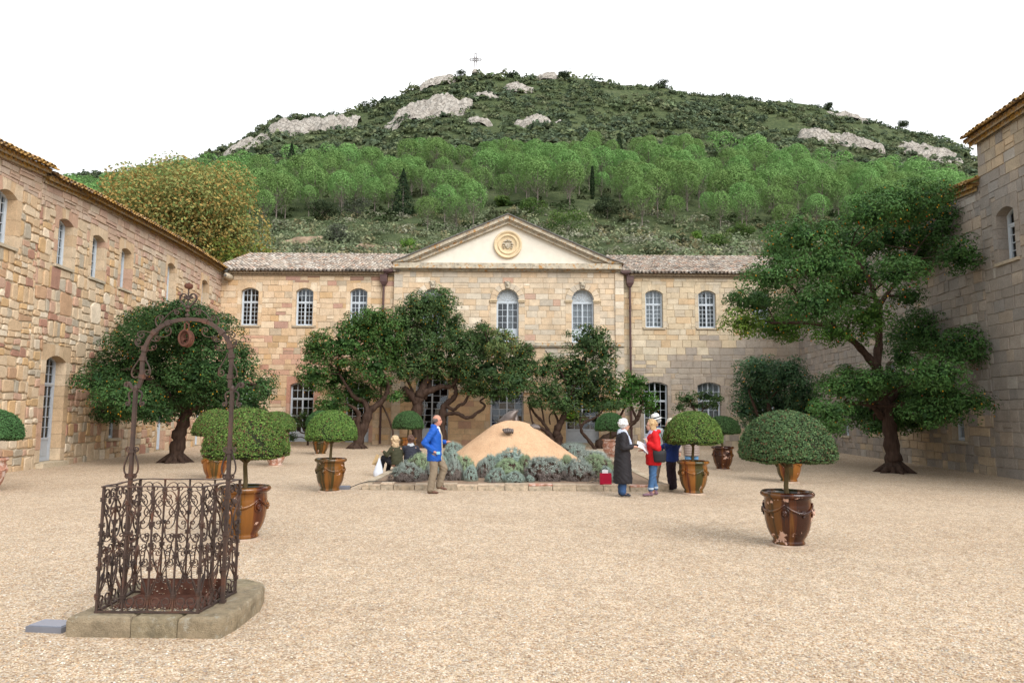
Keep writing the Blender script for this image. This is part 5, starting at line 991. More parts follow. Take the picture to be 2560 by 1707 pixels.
# medallion
md = MB(); md.cur = (.5, .40, .26, 1)
mc = empty('medallion', (-.26+XP, .06, 10.86), parent=pv)
def ringm(mb, prof):
    seg = 48; b0 = len(mb.v)
    for (r, y) in prof:
        for k in range(seg): mb.v.append((r*math.cos(2*PI*k/seg), y, r*math.sin(2*PI*k/seg)))
    for i in range(len(prof)-1):
        for k in range(seg): mb.face((b0+i*seg+k, b0+i*seg+(k+1) % seg, b0+(i+1)*seg+(k+1) % seg, b0+(i+1)*seg+k))
ringm(md, [(.77, .02), (.77, -.10), (.74, -.14), (.68, -.13), (.66, -.10), (.60, -.06), (.55, -.07), (.53, -.11), (.49, -.11), (.47, -.06), (.40, -.03), (.2, -.02), (.001, -.02)])
md.build('medallion_ring', M['stone_pav'], mc, smooth=False)
cr = MB(); cr.cur = (.40, .33, .24, 1)
cr.prism([(-.15, .10), (-.16, -.08), (-.08, -.2), (0, -.25), (.08, -.2), (.16, -.08), (.15, .10)], -.10, 0, .03, .03)
for (ex, ez, er) in ((-.22, .05, .07), (.22, .05, .07), (-.24, -.1, .06), (.24, -.1, .06), (-.12, .2, .07), (.12, .2, .07), (0, .25, .08), (-.06, .16, .05), (.06, .16, .05), (0, -.02, .05), (-.07, -.1, .035), (.07, -.1, .035), (-.2, -.2, .05), (.2, -.2, .05), (-.19, .17, .05), (.19, .17, .05), (0, -.12, .035), (-.28, .0, .04), (.28, .0, .04)):
    cr.ell((ex, -.07, ez), (er, .06, er*.8), 8, 5)
cr.build('crest', M['cornice'], mc)
rv = MB(); rv.cur = (.32, .22, .17, 1)
for s in (0, 1):
    E_ = EL if s == 0 else ER
    rv.poly([(E_[0], -.3, E_[1]-.01), (AP[0], -.3, AP[1]-.01), (AP[0], 8, AP[1]-.01), (E_[0], 8, E_[1]-.01)])
rv.build('roof', M['tile'], pv)

# ---- left range: rubble wall, local x runs away from the camera
LA = Vector((-13.3, 10.0)); LB = Vector((-15.9, 38.0)); angL = math.atan2(LB.y-LA.y, LB.x-LA.x)
def side_building(name, A, ang, label):
    b = empty(name, (A[0], A[1], 0), ang); tag(b, label, 'building', 'wings round the courtyard')
    b.matrix_basis = Matrix.Translation((A[0], A[1], 0)) @ Matrix.Rotation(ang, 4, 'Z')
    return b
lw_ = side_building('rubble_wing', LA, angL, 'long multicoloured rubble stone wing along the left, with a tall grey double door')
opsW = [op(9.05, .85, 6.33, 7.72, 7.88, sw=.24), op(12.08, .86, 6.33, 7.74, 7.88, sw=.24), op(14.2, .84, 6.33, 7.76, 7.88, sw=.2), op(16.35, .82, 6.35, 7.80, 7.92, sw=.2),
        op(20.72, .86, 6.5, 8.15, 8.28, sw=.2), op(25.05, .84, 6.5, 8.22, 8.34, sw=.2),
        op(12.06, 1.12, .16, 3.28, 3.46, nosill=True, sw=.26, deep=.42, ah=.34), op(16.2, .78, .72, 1.62, 1.63, ah=.2), op(20.48, .72, .06, 2.15, 2.25, nosill=True), op(25.1, .74, .04, 2.1, 2.2, nosill=True)]
def palW(x, z, rng): return PAL_TOP if z > 8.0 else PAL_WARM
def eaveL(x): return float(np.interp(x, [10.56, 13.5, 17, 22, 28], [8.97, 9.20, 9.36, 9.53, 9.53]))
def eaveN(x): return float(np.interp(x, [2, 8.5, 10.7], [8.52, 9.0, 9.18]))
def topL(x): return eaveL(x)-.2
LSPL = 10.62
near_ops = [o for o in opsW if o['x1'] < LSPL]; far_ops = [o for o in opsW if o['x0'] > LSPL]
make_wall(lw_, 28.1, 9.4, far_ops, random.Random(11), 1.0, palW, M['stone_warm'], M['mortar_warm'], x_start=LSPL, topf=topL)
for i, o in enumerate(far_ops):
    if i < 5: window(lw_, o, rngB, y=.30, transom=None, cols=2, rows=5, mat='paint_pale')
    elif i == 5: window(lw_, o, rngB, y=.34, transom=2.58, cols=2, rows=5, top_rows=3, panel=.85, kind='double_door', mat='paint_grey')
    elif i == 6: window(lw_, o, rngB, y=.26, transom=None, cols=1, rows=3)
    else: window(lw_, o, rngB, y=.2, transom=None, cols=1, rows=3, panel=1.0 if i == 7 else 1.5, kind='door', leaves_=1)
st = MB(); st.cur = (.40, .34, .25, 1); st.box(11.35, 12.8, -.22, .3, 0, .15); st.build('door_step', M['stone_warm'], lw_)
roof(lw_, LSPL, 28.4, eaveL, 4, R(21), rngB, TILE_Y, M['tile_y'], overhang=.36, deck_rows=16)
ln_ = side_building('rubble_wing', LA, angL, 'nearest end of the rubble stone range at the left edge, its eave one step higher')
make_wall(ln_, LSPL, 9.35, near_ops, random.Random(12), 1.0, palW, M['stone_warm'], M['mortar_warm'], x_start=2.0, topf=lambda x: eaveN(x)-.2)
for o in near_ops: window(ln_, o, rngB, y=.30, transom=None, cols=2, rows=5)
roof(ln_, 2.0, LSPL+.05, eaveN, 4, R(21), rngB, TILE_Y, M['tile_y'], overhang=.38, deck_rows=16, pieces=120)
eg = MB(); eg.cur = (.35, .27, .2, 1); eg.prism([(LSPL-.02, 8.9), (LSPL+.03, 8.9), (LSPL+.03, 9.15), (LSPL-.02, 9.15)], 0.02, 7.5); eg.build('gable_edge', M['stone_warm'], ln_)

# ---- right range, local x runs towards the camera
RA = Vector((15.55, 38.0)); RB = Vector((13.45, 10.0)); angR = math.atan2(RB.y-RA.y, RB.x-RA.x); RL = (RB-RA).length
def sr(s): return RL-s
RSPL = sr(10.75)
rl = side_building('grey_stone_wing', RA, angR, 'low grey stone wing behind the big tree on the right, under a lichened eave')
def opr(s0, s1, *a, **k): return op(sr((s0+s1)/2), abs(s1-s0), *a, **k)
opsG = [opr(12.3, 13.02, .95, 1.72, 1.74, ah=.2), opr(21.35, 22.1, .80, 1.5, 1.52, ah=.2), opr(16.75, 17.5, 3.02, 3.72, 3.84, ah=.22)]
def palG(x, z, rng):
    if z < 2.4 and x > 8: return PAL_RLOW if rng.random() < .55 else PAL_GREY
    return PAL_GREY
make_wall(rl, RSPL, 9.2, opsG, random.Random(21), 0.45, palG, M['stone_grey'], M['mortar_grey'], small=.72, topf=lambda x: float(np.interp(sr(x), [10.75, 13.3, 28], [8.75, 8.96, 9.2])))
for o in opsG: window(rl, o, rngB, y=.24, transom=None, cols=1 if o['z0'] > 2 else 2, rows=2 if o['z0'] > .9 else 2, mat='paint_pale')
roof(rl, -.3, RSPL, lambda x: float(np.interp(sr(x), [10.75, 13.3, 28], [8.95, 9.16, 9.4])), 4, R(21), rngB, TILE_Y, M['tile_y'], overhang=.36, deck_rows=16)
rt = side_building('grey_stone_tower_block', RA, angR, 'tall grey stone block at the right edge with one arched white window')
opsT = [opr(9.22, 10.02, 6.18, 7.58, 7.74, sw=.2, deep=.42)]
make_wall(rt, sr(3.0), 10.33, opsT, random.Random(22), 0.26, lambda x, z, rng: PAL_GREY if z < 8.6 or rng.random() < .4 else PAL_RLOW, M['stone_grey'], M['mortar_grey'], x_start=RSPL, small=.78)
window(rt, opsT[0], rngB, y=.34, transom=7.28, cols=1, rows=4, top_rows=1, mat='paint_pale')
roof(rt, RSPL-.16, sr(3.0), lambda x: 10.38, 4, R(21), rngB, TILE_Y, M['tile_y'], overhang=.42, deck_rows=16, pieces=150, genoise=2)
gb = MB(); gb.cur = (.22, .18, .145, 1)
gb.poly([(RSPL, .0, 8.5), (RSPL, 6.2, 8.5), (RSPL, 6.2, 12.5), (RSPL, .0, 10.2)]); gb.build('gable_wall', M['stone_grey'], rt)

# ---- downpipes
for (x, zt, lab) in ((-6.98, 9.2, 'brown downpipe with hopper head, left of the pediment'), (6.38, 9.2, 'brown downpipe with hopper head, right of the pediment')):
    d = empty('downpipe', (x, FY-.16, 0)); tag(d, lab, 'downpipe', 'rainwater pipes on the back range')
    mb = MB(); mb.tube([(0, 0, .05), (0, 0, 8.6)], .06, 12)
    for z in (.9, 3.0, 5.2, 7.2): mb.tube([(0, 0, z), (0, 0, z+.07)], .078, 12)
    mb.build('pipe', M['pipe'], d, smooth=False)
    h = MB(); b0 = len(h.v)
    h.v += [(-.09, -.09, 8.55), (.09, -.09, 8.55), (.09, .09, 8.55), (-.09, .09, 8.55), (-.19, -.15, 8.75), (.19, -.15, 8.75), (.19, .15, 8.75), (-.19, .15, 8.75)]
    for q in ((0, 1, 5, 4), (1, 2, 6, 5), (2, 3, 7, 6), (3, 0, 4, 7)): h.face(tuple(b0+i for i in q))
    h.box(-.19, .19, -.15, .15, 8.75, 9.08); h.box(-.21, .21, -.17, .17, 9.08, 9.12); h.build('hopper', M['pipe'], d)
    g = MB(); s = 1 if x < 0 else -1
    g.tube([(0, 0, 9.0), (s*.1, -.05, 9.22), (s*.42, -.12, 9.33)], [.08, .09, .11], 10); g.box(min(0, s*.5), max(0, s*.5), -.22, .06, 9.28, 9.42); g.build('gutter_outlet', M['pipe'], d)
sp = empty('stone_spout', (-15.4, FY-.05, 8.95)); tag(sp, 'carved stone water spout in the left corner under the eave', 'spout')
mb = MB(); mb.cur = (.36, .3, .22, 1); mb.limb((0, .1, 0), .2, (0, -.45, .02), .16, 14); mb.build('spout_body', M['stone_pav'], sp, smooth=True)
mb = MB(); mb.tube([(0, -.5, .02), (0, -.63, .02)], .07, 12); mb.tube([(-.12, 0, .2), (-.1, -.3, .34)], .09, 10); mb.build('spout_mouth', M['lead'], sp)
# ================================================================== GROUND AND HILL
gm = MB(); gm.poly([(-900, -300, 0), (900, -300, 0), (900, 62, 0), (-900, 62, 0)])
tag(gm.build('ground', M['gravel']), 'courtyard of pale gravel', kind='structure')
# elevation profile: tan of the angle seen from the courtyard, as a function of distance
PY = [40, 62, 80, 140, 250, 320]; PE = [0.0, .03, .205, .290, .415, .500]
SKY = SKYLINE   # (u = x/y, tan elevation) along the ridge
_su = [p[0] for p in SKY]; _se = [p[1] for p in SKY]
def ridge_e(u): return float(np.interp(u, _su, _se))
def hz_arr(X, Y):
    U = X/np.maximum(Y, 1); S = np.interp(U, _su, _se)
    e0 = np.interp(Y, PY, PE)
    e = np.where(e0 > .2, .2+(e0-.2)*(S-.2)/.3, e0)
    Z = 1.8+e*Y
    Z = np.where(Y < 62, np.interp(Y, [40, 62], [0, 1.8+.03*62]), Z)
    back = np.clip((Y-320)/120, 0, 1)
    Z = np.where(Y > 320, (1.8+(.2+(.5-.2)*(S-.2)/.3)*320)*(1-back*.6), Z)
    return Z
def nz2(x, y, s, seed=0): return noise.noise(Vector((x*s, y*s, seed)))
def hz(x, y):
    z = float(hz_arr(np.array([x]), np.array([y]))[0])
    return z + (nz2(x, y, .045, 3)*2.2+nz2(x, y, .15, 5)*.8)*min(1, max(0, (y-64)/30))
us = np.linspace(-1.5, 1.5, 260); ys = np.concatenate([np.linspace(41, 80, 16), np.linspace(84, 320, 100), np.linspace(326, 440, 12)])
V = []; 
for y in ys:
    for u in us: V.append((u*y, y, hz(u*y, y) if y > 62 else hz(u*y, y)-.3))
nu = len(us); F = []
for j in range(len(ys)-1):
    for i in range(nu-1): a = j*nu+i; F.append((a, a+1, a+1+nu, a+nu))
ho = bpy.data.objects.new('hill', np_mesh('hill', V, F, None, M['hill'], True)); link(ho)
tag(ho, 'steep wooded limestone hill behind the abbey', kind='structure')

rs = np.random.RandomState(5); rr = random.Random(5)
# ---- rock outcrops: jagged faces standing out of the slope
def ridged(x, z, s, sd): return 1-abs(noise.noise(Vector((x*s, z*s, sd))))*2
def rock(x, y, w, h, d, seed, label):
    """bare rock standing proud of the slope"""
    w *= 1.25; dep = h*1.45; n, m = int(30+w*1.6), int(20+dep*1.6); V = []
    for j in range(m+1):
        for i in range(n+1):
            a, c = i/n*2-1, j/m*2-1
            px, py = x+a*w*.54, y+c*dep*.5+dep*.34
            edge = 1-math.hypot(a, c*.95)**1.5+.75*noise.noise(Vector((px*.11, py*.11, seed)))+.4*noise.noise(Vector((px*.3, py*.3, seed)))
            k = max(-.5, min(1, edge*1.8))
            r_ = .5+.4*ridged(px, py, .08, seed)+.38*ridged(px, py, .2, seed+2)+.36*ridged(px, py, .55, seed+4)+.15*ridged(px, py, 1.3, seed+6)
            st = math.floor(r_*4)/4*.7+r_*.3
            o_ = k*(.35+max(0, st)*d*(.08 if 'earth' in label else .34)) if k > 0 else k*2.5
            V.append((px-x, py-y-o_*.35, hz(px, py)+o_*.8-hz(x, y)))
    F = [(j*(n+1)+i, j*(n+1)+i+1, (j+1)*(n+1)+i+1, (j+1)*(n+1)+i) for j in range(m) for i in range(n)]
    o = bpy.data.objects.new('rock_outcrop', np_mesh('rock', V, F, None, M['scree' if 'earth' in label else 'rock'])); o.location = (x, y, hz(x, y)); link(o)
    tag(o, label, 'rock outcrop', 'limestone outcrops on the hill'); return o
def uy(u, y): return u*y
for i, (u, y, w, h, d, lab) in enumerate(ROCKS):
    rock(u*y, y, w, h, d, i*7.3+1, lab)
# ---- pine wood
def pine_mesh(seed, nleaf, twigs=True):
    rg = np.random.RandomState(seed)
    H = 1.0; parts = []
    # crown in unit height: domed top, cone-like below
    n = nleaf
    t = rg.uniform(0, 1, n)**.50                        # 0 bottom .. 1 top
    ang = rg.uniform(0, 2*PI, n)
    lump = 1+.16*np.sin(ang*3+seed)+.10*np.sin(ang*7+seed*2+t*6)
    rad = np.where(t > .55, np.sqrt(np.clip(1-((t-.55)/.47)**2, 0, 1)), .42+.58*(t/.55)**.8)*.365*lump
    shell = 1-np.abs(rg.normal(0, .13, n)); rad = rad*np.clip(shell, .3, 1.05)
    z = .27+.73*t+rg.normal(0, .012, n)
    P = np.stack([rad*np.cos(ang), rad*np.sin(ang), z], 1)
    N = np.stack([np.cos(ang)*rad*2.2, np.sin(ang)*rad*2.2, np.clip((t-.35)*1.6, .05, 1)], 1)
    g = rg.uniform(.75, 1.25, n)
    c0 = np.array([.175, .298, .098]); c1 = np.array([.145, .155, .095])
    k = np.clip((.5-t)*1.7+rg.normal(0, .12, n), 0, 1)[:, None]  # lower needles greyer like twigs, and darkened to paint top light into the crown
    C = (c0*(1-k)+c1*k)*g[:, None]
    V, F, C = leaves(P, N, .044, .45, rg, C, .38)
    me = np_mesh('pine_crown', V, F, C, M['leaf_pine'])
    tr = MB(); tr.tube([(0, 0, -.05), (.006, .004, .3), (-.004, .004, .6), (0, 0, .85)], [.016, .012, .008, .003], 6)
    for i in range(24 if twigs else 6):
        a = rg.uniform(0, 2*PI); z0 = rg.uniform(.2, .6); L_ = rg.uniform(.22, .36); r = .30*min(1, .5+z0)
        tr.tube([(0, 0, z0), (math.cos(a)*r*.5, math.sin(a)*r*.5, z0+L_*.4), (math.cos(a)*r*.95, math.sin(a)*r*.95, z0+L_)], [.006, .004, .0015], 4, False)
    return me, tr.mesh('pine_trunk', M['bark_grey'], False, False)
PV = [pine_mesh(100+i, 2300) for i in range(6)]
pts = []
def pine_top(u): return float(np.interp(u, [p[0] for p in PINE_TOP], [p[1] for p in PINE_TOP]))
yy = 114.0; rowi = 0
while yy < 300:
    sp_ = 7.1; x = -.80*yy + (rowi % 2)*sp_/2
    while x < .80*yy:
        px, py = x+rr.uniform(-2.4, 2.4), yy+rr.uniform(-2.4, 2.4); u = px/py
        h = 9.2*rr.uniform(.68, 1.22)*(.9 if yy < 140 else 1)
        e = (hz(px, py)+h-1.8)/py
        lowb = 126+5*math.sin(u*14)
        if e < pine_top(u) and py > lowb and abs(u) < .78 and not any(((px-a)/(w+2))**2+((py-c)/(w+2))**2 < 1 or (c-19 < py < c and abs(u-a/c)*py < w*.8+1.6) for a, c, w in CLEAR): pts.append((px, py, h))
        x += sp_
    yy += 7.2; rowi += 1
pts.sort(key=lambda p: (p[0]**2+p[1]**2))
def seen(px, py): return abs(px/py) < .75
front = [p for p in pts if seen(p[0], p[1]) and not (p[0]/p[1] < -.52)][:300]; fs = set(front)
pineg = 'stone pines of the plantation on the hillside'
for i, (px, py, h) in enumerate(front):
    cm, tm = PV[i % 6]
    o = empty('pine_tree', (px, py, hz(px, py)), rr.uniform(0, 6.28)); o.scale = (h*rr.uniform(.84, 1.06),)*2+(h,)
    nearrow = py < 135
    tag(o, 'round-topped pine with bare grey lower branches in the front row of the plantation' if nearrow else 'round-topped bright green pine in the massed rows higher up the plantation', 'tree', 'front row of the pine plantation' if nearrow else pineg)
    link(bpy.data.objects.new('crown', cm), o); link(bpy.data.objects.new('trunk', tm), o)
vs = []
FV = [pine_mesh(200+i, 300, False)[0] for i in range(3)]
FA = []
for me in FV:
    v = np.empty(len(me.vertices)*3, dtype=np.float32); me.vertices.foreach_get('co', v)
    c = np.empty(len(me.polygons)*4, dtype=np.float32); me.attributes['Col'].data.foreach_get('color', c)
    v = v.reshape(-1, 3)
    ctr = v.reshape(-1, 4, 3).mean(1)[:, None]; v = (ctr+(v.reshape(-1, 4, 3)-ctr)*2.0).reshape(-1, 3)
    FA.append((v, c.reshape(-1, 4)[:, :3]))
parts = []
for i, (px, py, h) in enumerate(p for p in pts if p not in fs):
    v, c = FA[i % 3]; a = rr.uniform(0, 6.28); R2 = np.array([[math.cos(a), -math.sin(a), 0], [math.sin(a), math.cos(a), 0], [0, 0, 1]])
    vv = v @ R2.T * h + np.array([px, py, hz(px, py)])
    parts.append((vv, np.arange(len(vv)).reshape(-1, 4), c*rr.uniform(.8, 1.2)))
if parts:
    Vv, Fv, Cv = cat_leaves(parts)
    o = link(bpy.data.objects.new('pine_wood', np_mesh('pine_wood', Vv, Fv, Cv, M['leaf_pine']))); tag(o, 'far pines of the wood, higher up the hillside', kind='stuff')
# ---- maquis and scrub masses
def bush_cloud(name, spots, per, label, cols, lsz):
    parts = []
    for (px, py, r, zf) in spots:
        n = per; d = rdir(rs, n); d[:, 2] = np.abs(d[:, 2])
        rad = r*(1+.22*np.sin(d[:, 0]*5+px)+.16*np.sin(d[:, 1]*7+py))*np.clip(1-np.abs(rs.normal(0, .16, n)), .3, 1.1)
        P = d*rad[:, None]*np.array([1, 1, .82*zf]) + np.array([px, py, hz(px, py)-.15])
        base = np.array(cols[rs.randint(len(cols))])*rs.uniform(.75, 1.25)
        C = base[None]*rs.uniform(.7, 1.3, (n, 1))
        parts.append(leaves(P, d+np.array([0, 0, .35]), lsz*max(.8, r/1.6), .7, rs, C, .5))
    V, F, C = cat_leaves(parts)
    o = link(bpy.data.objects.new(name, np_mesh(name, V, F, C, M['leaf_matt']))); tag(o, label, kind='stuff')
def inrock(x, y, pad=1.0):
    for (u, ry, w, h, d, lab) in ROCKS:
        if math.hypot((x-u*ry)/(w*.66), (y-ry-h*.5)/(h*.85)) < .80+.6*nz2(x, y, .12, 6): return rs.uniform(0, 1) < .86
    return False
spots = []
for _ in range(9000):
    y = 175+rs.uniform(0, 1)**.8*150; u = rs.uniform(-.78, .78); x = u*y
    e = (hz(x, y)-1.8)/y
    if e < pine_top(u)-.038 or inrock(x, y): continue
    if nz2(x, y, .05, 9)+rs.uniform(-.35, .35) < -.30: continue
    spots.append((x, y, rs.uniform(1.1, 2.9)*(1.25 if nz2(x, y, .03, 2) > .1 else .85), rs.uniform(.7, 1.1)))
MAQ = [(.105, .140, .080), (.120, .158, .082), (.145, .175, .088), (.088, .120, .075), (.16, .18, .10)]
bush_cloud('maquis', spots[:4300], 44, 'dark evergreen scrub covering the upper hillside', MAQ, .86)
spots = []
for _ in range(5200):
    y = rs.uniform(74, 142); u = rs.uniform(-.78, .78); x = u*y
    if nz2(x, y, .07, 4)+rs.uniform(-.3, .3) < -.33: continue
    spots.append((x, y, rs.uniform(.7, 2.1), rs.uniform(.7, 1.2)))
SCR = [(.19, .22, .13), (.165, .20, .115), (.23, .245, .14), (.26, .26, .19), (.14, .18, .095), (.22, .20, .11)]
bush_cloud('hillside_scrub', spots[:2300], 56, 'grey-green scrub on the slope just above the roofs', SCR, .46)
spots = []
for _ in range(420):
    y = rs.uniform(124, 215); u = rs.uniform(-.78, .78); x = u*y
    if (hz(x, y)-1.8)/y > pine_top(u)-.02: continue
    spots.append((x, y, rs.uniform(1.0, 2.2), rs.uniform(.8, 1.2)))
bush_cloud('wood_undergrowth', spots, 70, 'dark undergrowth between the pines', [(.045, .065, .025), (.06, .07, .035), (.05, .075, .03)], .65)
# ---- single trees and shrubs on the slope
def blob_tree(name, loc, rx, rz, n, lsz, col, label, cat, group=None, trunk=None, lobes=14, mat='leaf_matt', seed=1, zc=None, shape='round'):
    rg = np.random.RandomState(seed); zc = zc if zc is not None else rz
    parts = []
    if shape == 'cone':
        t = rg.uniform(0, 1, n)**1.35; a = rg.uniform(0, 2*PI, n)
        tier = .78+.30*np.abs(np.sin(t*PI*7.5))
        r = (1-t)**.9*rx*tier*(1+.2*np.sin(a*5+t*30))*np.clip(1-np.abs(rg.normal(0, .2, n)), .2, 1)
        P = np.stack([r*np.cos(a), r*np.sin(a), t*rz*2+.4], 1); N = np.stack([np.cos(a), np.sin(a), np.full(n, .4)], 1)
    elif shape == 'column':
        t = rg.uniform(0, 1, n); a = rg.uniform(0, 2*PI, n)
        r = np.sin(np.clip(t, .02, 1)**.7*PI*.97)**.6*rx*np.clip(1-np.abs(rg.normal(0, .15, n)), .3, 1)
        P = np.stack([r*np.cos(a), r*np.sin(a), t*rz*2], 1); N = np.stack([np.cos(a), np.sin(a), np.full(n, .5)], 1)
    else:
        lk = .62 if lobes < 25 else rg.uniform(.45, .86, (lobes, 1))
        L_ = rdir(rg, lobes)*np.array([rx, rx, rz])*lk; L_[0] = 0
        k = rg.randint(0, lobes, n); d = rdir(rg, n); d[:, 2] = d[:, 2]*.8+.12
        lr = rg.uniform(.36, .55, lobes) if lobes < 25 else rg.uniform(.28, .46, lobes)
        P = L_[k]+d*np.array([rx, rx, rz])*(lr[k]*np.clip(1-np.abs(rg.normal(0, .13, n)), .3, 1.05))[:, None]+np.array([0, 0, zc]); N = d+np.array([0, 0, .3])
    cols = np.array(col); pickc = rg.randint(0, len(cols), max(lobes, 1))
    ci = pickc[k] if shape == 'round' else rg.randint(0, len(cols), n)
    mixr = rg.uniform(0, 1, n) < (.3 if lobes < 25 else .7); ci = np.where(mixr, rg.randint(0, len(cols), n), ci)
    C = cols[ci]*rg.uniform(.72, 1.28, (n, 1))
    V, F, C = leaves(P, N, lsz, .6, rg, C, .6)
    root = empty(name, loc); tag(root, label, cat, group)
    link(bpy.data.objects.new('crown', np_mesh('crown', V, F, C, M[mat])), root)
    if trunk:
        mb = MB(); mb.tube([(0, 0, -.5), (.05, 0, trunk[1]*.5), (0, 0, trunk[1])], [trunk[0], trunk[0]*.8, trunk[0]*.4], 8)
        if shape == 'round':
            for l in range(min(lobes, 8)):
                q = Vector(L_[l])+Vector((0, 0, zc)); mb.tube([(0, 0, trunk[1]*.6), (q.x*.5, q.y*.5, (trunk[1]*.6+q.z)*.5), tuple(q)], [trunk[0]*.5, trunk[0]*.3, trunk[0]*.1], 6)
        mb.build('trunk', M['bark_grey'], root)
    return root
HC = {'fir': [(.022, .042, .020), (.030, .052, .024)], 'cyp': [(.030, .052, .022), (.022, .040, .018)], 'dark': [(.040, .060, .028), (.032, .050, .026), (.055, .072, .035)],
      'grey': [(.10, .11, .085), (.075, .088, .06), (.055, .07, .04)], 'mid': [(.085, .145, .036), (.06, .115, .032), (.115, .17, .048)], 'bright': [(.14, .24, .045), (.10, .19, .04)]}
for i, (nm, shape, x, y, rx, h, lab) in enumerate(HILL_TREES):
    ck = 'fir' if nm == 'fir_tree' else 'cyp' if nm == 'cypress_tree' else 'bright' if 'bright' in lab else 'grey' if ('grey' in lab or 'olive' in lab) else 'dark' if 'dark' in lab or nm == 'lone_tree' else 'mid'
    z = hz(x, y); cat = {'round_shrub': 'shrub', 'young_tree': 'young tree'}.get(nm, 'tree')
    if shape == 'cone': blob_tree(nm, (x, y, z-.3), rx, h/2, 2400, .36*h/14+.12, HC[ck], lab, cat, None, (.2, h*.9), 12, 'leaf_matt', 300+i, None, 'cone')
    elif shape == 'column': blob_tree(nm, (x, y, z-.3), rx*1.15, h/2*1.1, 1100, .40, HC[ck], lab, cat, None, (.12, h*.7), 12, 'leaf_matt', 300+i, None, 'column')
    else: blob_tree(nm, (x, y, z-.3), rx*.95, h*.5, 1500 if rx > 1.8 else 700, .34 if y < 140 else .46, HC[ck], lab, cat, None, (.12, h*.5), 14, 'leaf_matt', 300+i, h*.5)
# plane tree in autumn colour beyond the left wing
AUT = [(.38, .28, .09), (.29, .28, .10), (.24, .29, .10), (.35, .235, .08), (.26, .28, .10), (.17, .24, .08)]
blob_tree('autumn_tree', (-29.0, 60, 1), 6.8, 7.6, 50000, .28, AUT, 'big plane tree turning yellow and brown behind the roof of the left wing', 'tree', None, (.45, 14), 60, 'leaf_matt', 77, 16.3)
blob_tree('autumn_tree', (-23.3, 58.5, 1), 3.6, 3.6, 10000, .30, [(.15, .19, .04), (.10, .15, .035), (.22, .17, .04)], 'lower yellow-green tree squeezed between the big autumn tree and the back roof', 'tree', None, (.25, 9), 26, 'leaf_matt', 78, 11.4)
# summit cross
cx_, cy_2, ch = CROSS[:3]
cr = empty('summit_cross', (cx_, cy_2, CROSS[3]+1.5)); tag(cr, 'openwork iron cross with a ring standing on the summit of the hill', 'cross')
k = ch/8.1
zb = 1.4
mb = MB(); mb.loft([(0, 0, -.6, 1.6*k, 1.4*k), (0, 0, .7, 1.3*k, 1.1*k), (0, 0, 1.5, .8*k, .7*k)], 9); mb.build('cairn_base', M['rock'], cr)
mt = MB(); t_ = .12
for sx in (-1, 1):
    for sy in (-1, 1):
        mt.tube([(sx*.62*k, sy*.5*k, zb), (sx*.36*k, sy*.3*k, zb+3.4*k)], t_, 6); mt.tube([(sx*.36*k, sy*.3*k, zb+3.4*k), (sx*.36*k, sy*.3*k, zb+6.9*k)], t_, 6)
mt.build('cross_upright', M['iron'], cr)
am = MB(); zc_ = zb+4.3*k
for sy in (-1, 1):
    for dz in (-.36, .36): am.tube([(-2.2*k, sy*.3*k, zc_+dz*k), (2.2*k, sy*.3*k, zc_+dz*k)], t_*.8, 6)
for s in (-1, 1):
    am.tube([(s*2.2*k, -.3*k, zc_-.36*k), (s*2.2*k, -.3*k, zc_+.36*k), (s*2.2*k, .3*k, zc_+.36*k), (s*2.2*k, .3*k, zc_-.36*k)], t_, 6); am.tube([(s*2.2*k, 0, zc_), (s*2.7*k, 0, zc_)], t_*.7, 6); am.ell((s*2.75*k, 0, zc_), .16, 8, 6)
am.build('cross_arm', M['iron'], cr)
rg_ = MB()
for rr_ in (1.0, .42): rg_.tube([(math.cos(2*PI*i/28)*rr_*k, 0, zc_+math.sin(2*PI*i/28)*rr_*k) for i in range(29)], t_*1.1, 6, False)
for i in range(8):
    a = PI*i/4+PI/8; rg_.tube([(math.cos(a)*.95*k, 0, zc_+math.sin(a)*.95*k), (math.cos(a)*1.35*k, 0, zc_+math.sin(a)*1.35*k)], t_*.8, 6)
rg_.tube([(0, 0, zb+6.9*k), (0, 0, zb+7.5*k)], t_*.7, 6); rg_.ell((0, 0, zb+7.6*k), .16, 8, 6); rg_.tube([(-.36*k, 0, zb+6.9*k), (.36*k, 0, zb+6.9*k)], t_, 6)
rg_.build('cross_ring', M['iron'], cr)
# ================================================================== COURTYARD TREES
PALS = [  # leaf colours by crown, tint list: 0 normal, 1 fresher, 2 yellow-green, 4 bright
    {0: (.050, .125, .038), 1: (.078, .185, .040), 2: (.105, .190, .035), 4: (.12, .25, .04)},
    {0: (.041, .100, .034), 1: (.058, .13, .036), 2: (.07, .14, .03), 4: (.12, .25, .04)},
    {0: (.058, .135, .038), 1: (.09, .19, .047), 2: (.09, .16, .03), 4: (.12, .25, .04)},
    {0: (.060, .120, .046), 1: (.125, .19, .075), 2: (.09, .13, .04), 4: (.14, .29, .045)},
    {0: (.048, .118, .038), 1: (.07, .15, .04), 2: (.09, .16, .03), 4: (.12, .25, .04)},
    {0: (.060, .155, .036), 1: (.07, .16, .034), 2: (.09, .16, .03), 4: (.12, .25, .04)},
    {0: (.050, .115, .058), 1: (.055, .12, .06), 2: (.09, .16, .03), 4: (.12, .25, .04)}]
